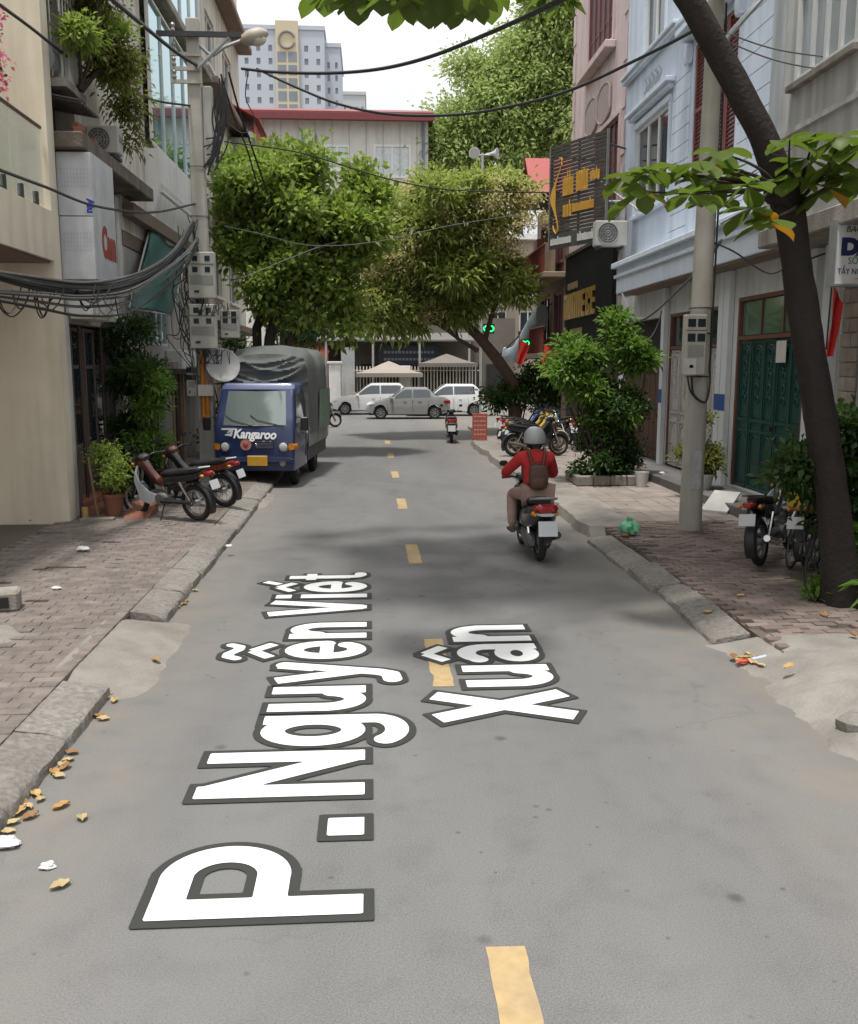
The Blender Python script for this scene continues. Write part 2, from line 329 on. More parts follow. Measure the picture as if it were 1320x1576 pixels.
# ================================================================== THE SETTING: ground, roads, pavements
def road_material():
    m, n, b, N, L = nodes('asphalt')
    geo = N('ShaderNodeNewGeometry'); pos = geo.outputs['Position']
    def noise(sc, det=6, src=pos, rough=.55):
        t = N('ShaderNodeTexNoise'); t.inputs['Scale'].default_value = sc; t.inputs['Detail'].default_value = det; t.inputs['Roughness'].default_value = rough; L(src, t.inputs['Vector']); return t.outputs[0]
    def rng(src, a, b2, c, d):
        r = N('ShaderNodeMapRange')
        for i, v in zip((1, 2, 3, 4), (a, b2, c, d)): r.inputs[i].default_value = v
        L(src, r.inputs[0]); return r.outputs[0]
    def mix(fac, a, b2, mode='MIX'):
        x = N('ShaderNodeMix'); x.data_type = 'RGBA'; x.blend_type = mode
        for s, v in ((0, fac), (6, a), (7, b2)):
            if hasattr(v, 'links'): L(v, x.inputs[s])
            else: x.inputs[s].default_value = v if s == 0 else (*v, 1)
        return x.outputs[2]
    mp = N('ShaderNodeMapping'); mp.inputs['Scale'].default_value = (1, .28, 1); L(pos, mp.inputs[0])
    c = mix(rng(noise(.9, 7, mp.outputs[0]), .3, .7, 0, 1), (.138, .135, .132), (.174, .170, .165))
    c = mix(rng(noise(3.1, 8), .5, .72, 0, .5), c, (.108, .106, .103))
    fine = noise(110, 4, rough=.7); c = mix(rng(fine, .3, .7, 0, 1), mix(1., c, (.62, .62, .63), 'MULTIPLY'), mix(1., c, (1.38, 1.38, 1.37), 'MULTIPLY'))
    v = N('ShaderNodeTexVoronoi'); v.inputs['Scale'].default_value = 330; L(pos, v.inputs['Vector'])       # stone chips
    c = mix(rng(v.outputs['Distance'], .0, .32, .35, 0), c, (.27, .26, .245))
    # tar and oil spots
    v2 = N('ShaderNodeTexVoronoi'); v2.inputs['Scale'].default_value = 1.55; v2.inputs['Randomness'].default_value = 1; L(pos, v2.inputs['Vector'])
    wn = N('ShaderNodeMath'); wn.operation = 'MULTIPLY'; wn.inputs[1].default_value = .09; L(noise(9, 3), wn.inputs[0])
    ad = N('ShaderNodeMath'); ad.operation = 'ADD'; L(v2.outputs['Distance'], ad.inputs[0]); L(wn.outputs[0], ad.inputs[1])
    c = mix(rng(ad.outputs[0], .07, .125, .75, 0), c, (.055, .052, .05))
    v4 = N('ShaderNodeTexVoronoi'); v4.inputs['Scale'].default_value = 5.5; L(pos, v4.inputs['Vector'])
    a4 = N('ShaderNodeMath'); a4.operation = 'ADD'; L(v4.outputs['Distance'], a4.inputs[0]); L(rng(noise(1.1, 4), .35, .65, .12, .0), a4.inputs[1])
    c = mix(rng(a4.outputs[0], .09, .15, .65, 0), c, (.06, .056, .053))
    mp2 = N('ShaderNodeMapping'); mp2.inputs['Scale'].default_value = (1.4, .12, 1); L(pos, mp2.inputs[0])
    c = mix(rng(noise(.8, 3, mp2.outputs[0]), .42, .62, 0, .3), c, (.190, .186, .180))          # tyre-polished bands
    # hairline cracks, here and there
    v3 = N('ShaderNodeTexVoronoi'); v3.feature = 'DISTANCE_TO_EDGE'; v3.inputs['Scale'].default_value = .42
    dn = N('ShaderNodeTexNoise'); dn.inputs['Scale'].default_value = 2.2; dn.inputs['Detail'].default_value = 6; L(pos, dn.inputs['Vector'])
    vm = N('ShaderNodeVectorMath'); vm.operation = 'MULTIPLY_ADD'; vm.inputs[1].default_value = (.5, .5, .5); L(dn.outputs['Color'], vm.inputs[0]); L(pos, vm.inputs[2]); L(vm.outputs[0], v3.inputs['Vector'])
    mk = N('ShaderNodeMath'); mk.operation = 'MULTIPLY'; L(rng(v3.outputs['Distance'], .0, .006, .3, 0), mk.inputs[0]); L(rng(noise(.5, 3), .48, .58, 0, 1), mk.inputs[1])
    c = mix(mk.outputs[0], c, (.07, .065, .06))
    # dust collecting along the kerbs
    sx = N('ShaderNodeSeparateXYZ'); L(pos, sx.inputs[0])
    dl = rng(sx.outputs[0], -2.05, -1.1, .85, 0); dr = rng(sx.outputs[0], 1.9, 3.2, 0, .85)
    mx = N('ShaderNodeMath'); mx.operation = 'MAXIMUM'; L(dl, mx.inputs[0]); L(dr, mx.inputs[1])
    m2 = N('ShaderNodeMath'); m2.operation = 'MULTIPLY'; L(mx.outputs[0], m2.inputs[0]); L(rng(noise(2.4, 7), .35, .7, .1, 1), m2.inputs[1])
    c = mix(m2.outputs[0], c, (.225, .195, .158))
    L(c, b.inputs['Base Color']); b.inputs['Roughness'].default_value = .82; b.inputs['Specular IOR Level'].default_value = .3
    bp = N('ShaderNodeBump'); bp.inputs['Strength'].default_value = .35; bp.inputs['Distance'].default_value = .006; L(fine, bp.inputs['Height']); L(bp.outputs[0], b.inputs['Normal'])
    return m
ASPH = road_material()
KERB = M('kerb_concrete', (.215, .197, .176), .92, .34, 22, 1., 22, dirt=.8, dcol=(.11, .095, .08), rand=.10)
CONC = M('rough_concrete', (.25, .228, .20), .92, .18, 5, .7, 35, dirt=.7, dcol=(.13, .115, .098))
CONC2 = M('grey_concrete', (.25, .23, .205), .92, .2, 4, .8, 30, dirt=.7, dcol=(.13, .115, .10))
PAV_L = M('paver_brown', (.19, .16, .142), .92, .28, 6, .6, 50, dirt=.7, dcol=(.12, .10, .088), rand=.14)
PAV_R = M('paver_red', (.19, .145, .125), .9, .28, 2.2, .5, 70, dirt=.6, dcol=(.12, .105, .095), rand=.22)
BASE = M('joint_sand', (.12, .10, .083), .95, .25, 20, .3, 90)
mb = MB().box(-700, 700, -60, 1400, -.5, -.03); struct('ground', mb, M('packed_earth', (.2, .18, .15), .95, .2, .3))
mb = MB(); mb.add([(-2.6, -8, 0), (3.9, -8, 0), (3.9, 37.5, 0), (-2.6, 37.5, 0)], [(0, 1, 2, 3)]); mb.add([(-70, 37.5, 0), (70, 37.5, 0), (70, 53, 0), (-70, 53, 0)], [(0, 1, 2, 3)])
road = struct('road', mb, ASPH)
# worn yellow centre dashes
YEL = M('road_paint_yellow', (.42, .30, .15), .8, .16, 12, .2, 120, dirt=.7, dcol=(.22, .19, .15))
for k in range(7):
    yc = 3.05 + 4.65 * k; mb = MB(); rg = random.Random(k); n = 14; Lp = []; Rp = []
    for i in range(n + 1):
        y = yc - .65 + 1.3 * i / n
        Lp.append((.475 + rg.uniform(-.006, .006) + (.014 if rg.random() < .12 else 0), y + rg.uniform(-.01, .01), .004)); Rp.append((.645 + rg.uniform(-.006, .006) - (.012 if rg.random() < .1 else 0), y + rg.uniform(-.01, .01), .004))
    mb.add(Lp + Rp, [(i, n + 1 + i, n + 2 + i, i + 1) for i in range(n)]); mb.build('lane_dash', YEL, road)
from mathutils import noise as mno
def fb(x, y, s=1., k=0.): return mno.fractal(Vector((x * s, y * s, k)), 1., 2., 4)
# ---- left pavement: kerb stones, interlocking pavers
PZ = .14
mb = MB().box(-6.2, -2.36, -3, 36.6, -.2, PZ - .035); pav_l = struct('pavement_left', mb, BASE)
def in_frame(p, mx=30):
    v = np.array(p) - CC; d = v @ CF
    if d < .3: return False
    x = PW / 2 + F_PX * (v @ CR) / d; y = PH / 2 - F_PX * (v @ CU) / d
    return -mx < x < PW + mx and -mx < y < PH + mx
def kerb_mesh(seed, side):
    rg = random.Random(seed); L = .99; mb = MB(); rings = []; n = 18
    for i in range(n + 1):
        y = -L / 2 + L * i / n; j = lambda a: rg.uniform(-a, a); ch = .035 * max(0, fb(y * 2.2, seed * 3.1, 1, 2)) + (.03 if i in (0, n) else 0) * rg.random(); w_ = .012 * fb(y, seed, 2, 6)
        rings.append([(0, y, -.1), (.008 + ch * .5 + j(.004), y, .05 + w_), (.014 + ch + j(.005), y, .082 - ch * .4 + w_), (.05 + ch + j(.008), y, .104 - ch * .3 + w_ + j(.003)), (.17, y, .118 + w_ + j(.004)), (.30, y, .134 + j(.004)), (.355, y, .141 + j(.002)), (.355, y, -.1)])
    rings = [[(side * p[0], p[1], p[2]) for p in r] for r in rings]
    return mb.loft(rings).mesh('kerb_stone', KERB, smooth=True)
KM = {s: [kerb_mesh(k, s) for k in range(7)] for s in (-1, 1)}
for k in range(-3, 36):
    if 7.0 < k + .5 < 9.0: continue
    obj('kerb_stone', KM[-1][k % 7], pav_l, (-2.0 + random.uniform(-.012, .012), k + .5, random.uniform(-.012, .004)), (0, random.uniform(-.012, .012), random.uniform(-.012, .012)))
def paver_meshes(a, b, mat, n=4):
    out = []
    for k in range(n):
        rg = random.Random(k); mb = MB(); h = .005; e = .0045
        P = [(-a / 2, -b / 2), (a / 2, -b / 2), (a / 2, b / 2), (-a / 2, b / 2)]
        P = [(x + rg.uniform(-h, h) * .5, y + rg.uniform(-h, h) * .5) for x, y in P]
        T = [(x - math.copysign(e, x), y - math.copysign(e, y)) for x, y in P]
        mb.loft([[(x, y, -.05) for x, y in P], [(x, y, -e) for x, y in P], [(x, y, 0) for x, y in T]]); out.append(mb.mesh('paving_brick', mat))
    return out
def lay(parent, spots, meshes, name, limit=300):
    """spots: (x,y,z,rz,tx,ty); the nearest become bricks of their own, the rest one joined mesh."""
    vis = sorted([s for s in spots if in_frame(s[:3])], key=lambda s: s[0] ** 2 + s[1] ** 2)
    for i, s in enumerate(vis[:limit]): obj(name, meshes[i % len(meshes)], parent, s[:3], (s[4], s[5], s[3]))
    rest = vis[limit:] + [s for s in spots if not in_frame(s[:3])]
    if not rest: return
    mb = MB()
    for i, s in enumerate(rest):
        me = meshes[i % len(meshes)]; mt = Matrix.Rotation(s[3], 3, 'Z') @ Matrix.Rotation(s[5], 3, 'Y') @ Matrix.Rotation(s[4], 3, 'X')
        mb.add([mt @ v.co + Vector(s[:3]) for v in me.vertices], [tuple(p.vertices) for p in me.polygons if abs(p.normal.z) > -.5])
    V = mb.v; me = bpy.data.meshes.new('far_bricks'); me.from_pydata(V, [], mb.f); me.materials.append(meshes[0].materials[0])
    o = obj('far_bricks', me, parent); o['kind'] = 'stuff'
rg = random.Random(3); sp = []
for i in range(11):
    for j in range(290):
        x = -2.475 - i * .232 - (.116 if j % 2 else 0); y = 1.2 + j * .112
        if y > 33 or x < -4.75: continue
        zz = PZ + .012 * math.sin(y * .9 + i * .21) * (1 if i > 2 else .4) + rg.uniform(-.003, .003)
        if rg.random() < .012 and i > 3: continue
        sp.append((x, y, zz, rg.uniform(-.05, .05), rg.uniform(-.03, .03), rg.uniform(-.025, .025)))
half = [(-2.417, s_[1], s_[2], s_[3] * .5, s_[4], s_[5]) for s_ in sp if abs(s_[0] + 2.591) < .001]
lay(pav_l, sp, paver_meshes(.228, .108, PAV_L), 'paving_brick', 240); lay(pav_l, half, paver_meshes(.112, .108, PAV_L), 'half_brick', 60)
def lump(name, mat, fn, x0, x1, y0, y1, nx, ny, parent=None):
    mb = MB(); P = []
    for j in range(ny + 1):
        for i in range(nx + 1):
            x = x0 + (x1 - x0) * i / nx; y = y0 + (y1 - y0) * j / ny; P.append(fn(x, y, i / nx, j / ny))
    mb.add(P, [(j * (nx + 1) + i, j * (nx + 1) + i + 1, (j + 1) * (nx + 1) + i + 1, (j + 1) * (nx + 1) + i) for j in range(ny) for i in range(nx)])
    return mb.build(name, mat, parent, smooth=True)
# mortar ramp over the left kerb
def f1(x, y, u, v):
    e = min(v, 1 - v) * 6; e = min(1, e); edge = fb(x, y, 3, 1) * .06
    z = .152 * (1 - u) ** .8 - .005 + .006 * fb(x, y, 5, 2); z = z if e >= 1 else z * (e ** .4) + (-.02) * (1 - e)
    return (x + edge * (u > .7), y + .10 * fb(x, y, 2, 5) * (v in (0., 1.)), z)
o = lump('mortar_ramp', CONC, f1, -2.5, -1.72, 6.9, 9.1, 16, 30); o['kind'] = 'structure'
def f1b(x, y, u, v):
    e = min(1, min(v, 1 - v) * 5); z = (.16 * (1 - u) ** .7 - .004) * e ** .5 - .03 * (1 - e)
    return (x + .05 * fb(x, y, 3, 1) * (u > .8), y, z + .005 * fb(x, y, 5, 3))
o = lump('mortar_ramp', CONC, f1b, -2.7, -1.85, 16.4, 18.7, 12, 16); o['kind'] = 'structure'
# ---- right pavement
mb = MB().box(3.46, 8.2, 7.4, 30.5, -.2, PZ - .035); pav_r = struct('pavement_right', mb, BASE)
for k in range(8, 13):
    obj('kerb_stone', KM[1][k % 7], pav_r, (3.1 + random.uniform(-.05, .03), k + .5, random.uniform(-.045, -.01)), (random.uniform(-.03, .03), random.uniform(-.05, .03), random.uniform(-.04, .04)))
sp = []; rg = random.Random(5)
for j in range(62):
    for i in range(18):
        x = 3.56 + i * .212 + (.1 if j % 2 else 0); y = 7.55 + j * .106
        if y > 13.9 or x > 7.2: continue
        if rg.random() < .03: continue
        zz = PZ + .025 * fb(x, y, .9, 4) + rg.uniform(-.005, .005)
        sp.append((x, y, zz, rg.uniform(-.05, .05), rg.uniform(-.04, .04), rg.uniform(-.04, .04)))
lay(pav_r, sp, paver_meshes(.203, .098, PAV_R), 'paving_brick')
# worn square tiles farther along
TILE = M('paver_dusty', (.27, .228, .198), .92, .2, 2.5, .4, 60, dirt=.55, dcol=(.2, .16, .14), rand=.10)
sp = []
for j in range(56):
    for i in range(11):
        x = 3.62 + i * .305; y = 14.1 + j * .305
        if x > 6.75 or y > 31: continue
        sp.append((x, y, PZ + .012 * fb(x, y, .7, 9) + rg.uniform(-.003, .003), rg.uniform(-.01, .01), rg.uniform(-.012, .012), rg.uniform(-.012, .012)))
lay(pav_r, sp, paver_meshes(.298, .298, TILE), 'paving_tile', 220)
# concrete lip of the far pavement, its edge broken
def f2(x, y, u, v):
    z = PZ + .012 + .006 * fb(x, y, 3, 2)
    if u == 0: z = -.03
    xe = 3.16 + .10 * fb(0, y, .8, 3) + .05 * fb(0, y, 3, 7)
    if u <= .3: x = xe + (.0 if u == 0 else .02 + u * .2)
    e = min(1, min(v, 1 - v) * 30)
    return (x, y + (.12 * fb(x, 0, 3, 1) if v in (0., 1.) else 0), z if e >= 1 else -.03)
o = lump('concrete_edge', CONC, f2, 3.1, 3.95, 12.95, 30.3, 10, 120, pav_r)
# low concrete apron at the near right
def f3(x, y, u, v):
    xe = 3.0 + .16 * fb(0, y, .9, 2) + .07 * fb(0, y, 4, 5) + .3 * max(0, 1 - (y - 3.4) / 1.4) ** 2
    x = xe + u * (6.8 - xe); r = min(1, u * 5.5); z = .175 * (r * r * (3 - 2 * r)) + .04 * fb(x, y, 1.6, 3) + .014 * fb(x, y, 6, 1) - (.012 if u < .02 else 0)
    ev = (1 - v) * 7
    if ev < 1: z = z * ev ** .6 + .10 * (1 - ev ** .6) * r
    if u == 0: z = -.03
    return (x, y + .1 * fb(x, 0, 2, 8) * (v == 1), z)
o = lump('concrete_apron', CONC2, f3, 3.0, 6.8, 3.0, 8.0, 90, 110); o['kind'] = 'structure'
# dirt verge and pavements along the far street
mb = MB(); mb.box(-70, -2.6, 36.6, 37.5, -.1, .13); mb.box(3.9, 70, 30.5, 37.5, -.1, .125); mb.box(-70, 70, 53, 58, -.1, .13); mb.build('pavement_far', CONC2)['kind'] = 'structure'
# ---- street name lettering laid on the asphalt
def seg_box(P, p, q, hw, ext=0.):
    p = np.array(p); q = np.array(q); d = q - p; L = np.linalg.norm(d); d = d / L; c = (p + q) / 2; r = P - c
    a = np.abs(r @ d) - L / 2 - ext; b = np.abs(r @ np.array([-d[1], d[0]])) - hw
    return np.maximum(a, b)
def poly_d(P, pts, hw):
    D = np.full(P.shape[:-1], 9.); pts = [np.array(p) for p in pts]
    for a, b in zip(pts[:-1], pts[1:]):
        ab = b - a; t = np.clip(((P - a) @ ab) / (ab @ ab), 0, 1); D = np.minimum(D, np.linalg.norm(P - a - t[..., None] * ab, axis=-1))
    return D - hw
def arc(cx, cy, rx, ry, a0, a1, n=22): return [(cx + rx * math.cos(R(a0 + (a1 - a0) * i / n)), cy + ry * math.sin(R(a0 + (a1 - a0) * i / n))) for i in range(n + 1)]
HW = .082; XH = .72
def hat(w, y0): return [('s', (w / 2 - .2, y0), (w / 2, y0 + .17), .055), ('s', (w / 2 + .2, y0), (w / 2, y0 + .17), .055)]
def e_sh(w): return [('p', arc(w / 2, XH / 2, w / 2 - HW, XH / 2 - HW, 0, 318), HW), ('s', (HW, XH / 2 - .01), (w - HW * .6, XH / 2 - .01), .06)]
def n_sh(w): return [('s', (HW, 0), (HW, XH), HW), ('p', [(w - HW, HW)] + arc(w / 2 + .03, XH - .31, w / 2 - .03 - HW, .23, 0, 165), HW), ('s', (w - HW, 0), (w - HW, XH - .25), HW)]
def u_sh(w): return [('s', (w - HW, 0), (w - HW, XH), HW), ('s', (HW, .26), (HW, XH), HW), ('p', arc(w / 2 - .03, .31, w / 2 - .03 - HW, .23, 180, 345), HW)]
GL = {
 'P': (.66, [('s', (HW, 0), (HW, 1), HW), ('s', (HW, 1 - HW), (.38, 1 - HW), HW), ('s', (HW, .36 + HW), (.38, .36 + HW), HW), ('p', arc(.36, .68, .22, .24, -90, 90), HW)]),
 '.': (.2, [('s', (.1, 0), (.1, .2), .1)]),
 'N': (.66, [('s', (HW, 0), (HW, 1), HW), ('s', (.66 - HW, 0), (.66 - HW, 1), HW), ('s', (HW * 1.1, .93), (.66 - HW * 1.1, .07), HW)]),
 'g': (.56, [('p', arc(.27, XH / 2, .19, XH / 2 - HW, 0, 360, 30), HW), ('s', (.56 - HW, -.08), (.56 - HW, XH), HW), ('p', arc(.27, -.06, .208, .16, 0, -150), HW)]),
 'u': (.54, u_sh(.54)), 'n': (.54, n_sh(.54)), 'e': (.54, e_sh(.54)),
 'y': (.54, [('s', (.07, XH), (.29, .04), HW * .95), ('p', [(.47, XH - HW * .5), (.25, -.1), (.19, -.2), (.06, -.215)], HW * .95), ('s', (.46, XH), (.37, XH - .3), HW * .95)]),
 'V': (.64, [('s', (.075, 1), (.31, .05), HW * 1.02), ('s', (.565, 1), (.33, .05), HW * 1.02), ('s', (.25, .06), (.39, .06), .06)]),
 'i': (.18, [('s', (.09, 0), (.09, XH), HW)]),
 't': (.34, [('s', (.15, .2), (.15, .92), HW), ('s', (.0, XH - .06), (.33, XH - .06), .06), ('p', [(.15, .24), (.17, .12), (.24, .075), (.31, .08)], HW * .85)]),
 'a': (.53, [('p', [(.08, XH - .17)] + arc(.26, XH - .27, .185, .19, 140, 0) + [(.445, .1)], HW), ('p', arc(.24, .2, .165, .125, 0, 360), HW * .85), ('s', (.53 - HW, 0), (.53 - HW, XH - .25), HW)]),
 'X': (.66, [('s', (.09, .0), (.57, 1.), HW * 1.1), ('s', (.57, .0), (.09, 1.), HW * 1.1)]),
}
GL['E~'] = (.54, e_sh(.54) + hat(.54, .83) + [('p', [(.06, 1.12), (.12, 1.2), (.2, 1.2), (.32, 1.13), (.4, 1.13), (.46, 1.21)], .05)])
GL["E'"] = (.54, e_sh(.54) + hat(.54, .83) + [('s', (.42, 1.0), (.56, 1.18), .055)])
GL['A^'] = (.53, GL['a'][1] + hat(.53, .83))
GL['i'][1].append(('s', (.09, .82), (.09, .99), HW))
def glyph_sdf(g, P, grow):
    D = np.full(P.shape[:-1], 9.)
    for s in g:
        D = np.minimum(D, seg_box(P, s[1], s[2], s[3] + grow, grow) if s[0] == 's' else poly_d(P, s[1], s[2] + grow))
    return D
def march(D, xs, ys):
    """Filled marching squares: polygons of D<0, never overlapping."""
    V = []; Fc = []; key = {}
    def vid(p):
        k = (round(p[0], 5), round(p[1], 5))
        if k not in key: key[k] = len(V); V.append(p)
        return key[k]
    ny, nx = D.shape; inside = D < 0
    cnt = inside[:-1, :-1].astype(int) + inside[1:, :-1] + inside[:-1, 1:] + inside[1:, 1:]
    for j, i in zip(*np.nonzero(cnt)):
        c = [(i, j), (i + 1, j), (i + 1, j + 1), (i, j + 1)]; poly = []
        for a in range(4):
            p, q = c[a], c[(a + 1) % 4]; dp, dq = D[p[1], p[0]], D[q[1], q[0]]; A = (xs[p[0]], ys[p[1]]); B = (xs[q[0]], ys[q[1]])
            if dp < 0: poly.append(A)
            if (dp < 0) != (dq < 0): t = dp / (dp - dq); poly.append((A[0] + (B[0] - A[0]) * t, A[1] + (B[1] - A[1]) * t))
        if len(poly) > 2:
            ids = []
            for p in poly:
                k = vid(p)
                if k not in ids: ids.append(k)
            if len(ids) > 2: Fc.append(tuple(ids))
    return V, Fc
PAINT_W = M('road_letter_white', (.78, .78, .77), .7, .03, 8); PAINT_D = M('road_letter_outline', (.03, .03, .027), .75, .08, 8)
lett = thing('street_name_lettering', 'large white outlined street name lettering laid flat on the asphalt', 'lettering', (0, 7, 0))
def line(txt, base_x, y0, y1, space=.17):
    tot = sum(.2 if c == ' ' else GL[c][0] + .085 for c in txt) - .085; k = (y1 - y0) / tot; y = y0
    for c in txt:
        if c == ' ': y += .2 * k; continue
        wd, g = GL[c]; m = .09; xs = np.arange(-m, wd + m + .0001, .0125); ys = np.arange(-.36, 1.36, .0125)
        P = np.stack(np.meshgrid(xs, ys), -1); prt = None
        for grow, z, mat, nm in ((.052, .008, PAINT_D, 'letter_outline'), (0., .012, PAINT_W, 'letter')):
            V, Fc = march(glyph_sdf(g, P, grow), xs, ys); mb = MB()
            mb.add([(base_x - v, y + u * k, z) for u, v in V], Fc); prt = mb.build(nm, mat, lett)
        y += (wd + .085) * k
line(['P', '.', ' ', 'N', 'g', 'u', 'y', 'E~', 'n', ' ', 'V', 'i', "E'", 't'], -.055, 3.98, 11.15)
line(['X', 'u', 'A^', 'n'], 1.46, 6.27, 8.75)
# ================================================================== BUILDINGS ON THE LEFT
def yz(x, y, X): p = atx(x, y, X); return float(p[1]), float(p[2])
BEIGE = M('cream_render', (.76, .685, .55), .9, .06, 3, .25, 60, streak=.3, dcol=(.40, .34, .27))
BEIGE2 = M('grey_beige_render', (.62, .575, .50), .9, .1, 2, .25, 60, streak=.55, dcol=(.26, .235, .2))
WHITEW = M('weathered_white', (.66, .65, .62), .88, .12, 5, .3, 60, streak=.6, dirt=.4, dcol=(.2, .18, .16))
OFFW = M('off_white', (.72, .715, .69), .85, .06, 4, .15, 60, streak=.3, dcol=(.35, .33, .3))
SHADE_BLK = M('inner_shade_black', (.02, .019, .018), .9, .3, 2)  # near-black colour that paints the shade of unlit insides onto sheets
BROWNW = M('brown_metal_door', (.17, .125, .11), .55, .15, 6, .1, 50, dirt=.3)
BROWND = M('dark_brown_paint', (.055, .035, .028), .6, .2, 6)
STEEL = M('galvanised', (.42, .43, .43), .45, .1, 10, metal=.7)
DARKM = M('dark_metal', (.035, .035, .037), .5, .2, 10)
GLS = glass('dark_glass'); GLB = glass('blue_glass', (.30, .52, .56), .03, metal=.8); GLC = glass('clear_balustrade', (.55, .68, .64), .05, .28)
GREYC = M('stained_concrete', (.33, .30, .265), .92, .15, 3, .5, 40, streak=.6, dirt=.5, dcol=(.12, .10, .085))
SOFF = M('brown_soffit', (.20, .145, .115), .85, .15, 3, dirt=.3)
TERRA = M('terracotta', (.25, .095, .06), .85, .18, 6, .3, 50, dirt=.4, dcol=(.18, .12, .1))
XL = -4.65
# --- cream house with the glass balcony
h = thing('cream_house', 'cream rendered house with glass-railed balcony at the left edge', 'house', (-6.2, 11, .1))
MB().box(-9, -4.6, 14.45, 14.75, .1, 13).build('party_wall', BEIGE, h)
MB().box(-9, -5.75, 5.5, 14.449, .1, 13).build('wall', BEIGE, h)
mb = MB().box(-5.749, -4.6, 5.5, 14.449, 4.02, 4.2); bal = mb.build('balcony_slab', BEIGE, h)
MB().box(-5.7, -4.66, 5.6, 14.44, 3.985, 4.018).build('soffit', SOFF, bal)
MB().box(-4.76, -4.6, 5.5, 14.449, 4.201, 4.72).build('parapet', BEIGE, h)
for k in range(7):
    y1 = 14.36 - k * 1.2; p = MB().box(-4.69, -4.675, y1 - 1.17, y1, 4.78, 5.84).build('glass_panel', GLC, h)
    for yy in (y1 - .3, y1 - .88):
        MB().box(-4.715, -4.65, yy - .03, yy + .03, 4.721, 4.93).build('glass_clamp', DARKM, p)
MB().tube([(-4.682, 5.6, 5.87), (-4.682, 14.4, 5.87)], .028).build('handrail', M('brown_rail', (.12, .075, .05), .5), h, smooth=True)
mb = MB()
for k in range(5): mb.box(-4.598, -4.594, 14.448, 14.451, 0, 0)
# --- narrow shophouse
h = thing('narrow_shophouse', 'narrow shophouse with brown folding doors and vine-covered upper cage', 'house', (-5.4, 16.6, .1))
FL = Fac('x', XL, 1)
MB().box(-9, -5.6, 14.76, 15.999, 5.93, 13).build('upper_rear_wall', BEIGE2, h); MB().box(-9, -5.6, 14.76, 18.6, .1, 5.67).build('rear_wall', BEIGE2, h)
MB().box(-5.599, XL - .26, 14.76, 14.98, .1, 13).build('side_wall', BEIGE2, h)
MB().box(-4.95, XL + .02, 14.76, 15.06, .14, 3.3).build('pillar', WHITEW, h, bevel=.01)
MB().box(-4.95, XL, 18.25, 18.6, .14, 5.6).build('pillar', WHITEW, h, bevel=.01)
MB().box(-5.598, XL - .01, 14.99, 18.24, 3.16, 3.42).build('lintel', GREYC, h, bevel=.01)
# door leaves
for k in range(5):
    y0 = 15.09 + k * .62; y1 = y0 + .60; x = -4.80 - (.03 if k % 2 else 0)
    mb = MB(); F = Fac('x', x, 1)
    F.b(mb, y0, y0 + .06, .22, 3.12, -.04, 0); F.b(mb, y1 - .06, y1, .22, 3.12, -.04, 0)
    for z in (.22, 1.15, 2.45, 3.06): F.b(mb, y0 + .06, y1 - .06, z, z + .06, -.04, 0)
    d = mb.build('door_leaf', BROWNW, h)
    for z0, z1, mt in ((.28, 1.15, BROWNW), (1.21, 2.45, GLS), (2.51, 3.06, GLS)):
        g = MB(); F.b(g, y0 + .061, y1 - .061, z0 + .001, z1 - .001, -.028, -.016); g.build('panel', mt, d)
for y in (15.75, 16.98): MB().tube([(-4.70, y, .14), (-4.70, y, 3.15)], .03).build('post', BROWND, h)
mb = MB().box(-5.2, -4.3, 15.1, 17.0, .14, .24); mb.box(-5.2, -4.55, 15.1, 17.0, .241, .34); mb.build('doorstep', TERRA, h, bevel=.008)
# upper floor: slab, debris ledge, cage
MB().box(-5.599, -4.2, 14.78, 19.4, 5.68, 5.92).build('floor_slab', M('sooty_concrete', (.17, .14, .115), .95, .3, 4, .7, 30, streak=.6, dirt=.6, dcol=(.06, .05, .042)), h, bevel=.02)
MB().box(-5.598, -4.95, 15.0, 15.99, 5.921, 7.1).build('shadowed_recess_wall', M('shade_dark_brick', (.09, .06, .045), .9, .3, 6), h)  # brick colour darkened to paint in the shade of the recess
mb = MB()
for k in range(7): mb.prism([(-5.55, 6.62), (-5.55, 6.60), (-4.25, 6.38), (-4.25, 6.40)], 'y', 14.9 + k * .16, 15.0 + k * .16)
for k in range(6): mb.prism([(-5.55, 6.59), (-5.55, 6.575), (-4.25, 6.355), (-4.25, 6.375)], 'y', 15.0 + k * .16, 15.061 + k * .16)
mb.build('corrugated_sheet', M('rusted_sheet', (.10, .085, .075), .7, .3, 8), h)
CAGE = M('cage_paint', (.45, .44, .41), .6)
for k in range(7): MB().tube([(-4.52, 15.1 + k * .14, 6.75), (-4.52, 15.1 + k * .14, 10.4)], .014, 5).build('cage_bar', CAGE, h)
for k in range(8): x = -5.5 + k * .14; MB().tube([(x, 15.06, 6.75), (x, 15.06, 10.4)], .014, 5).build('cage_bar', CAGE, h)
for z in (6.75, 7.9, 9.1, 10.4): MB().box(-4.54, -4.50, 15.04, 15.98, z - .015, z + .015).build('cage_rail', CAGE, h)
MB().box(-5.55, -4.45, 15.0, 15.99, 6.6, 6.72).build('cage_shelf', GREYC, h)
MB().box(-5.6, -4.6, 14.99, 15.99, 10.5, 10.7).build('upper_slab', GREYC, h)
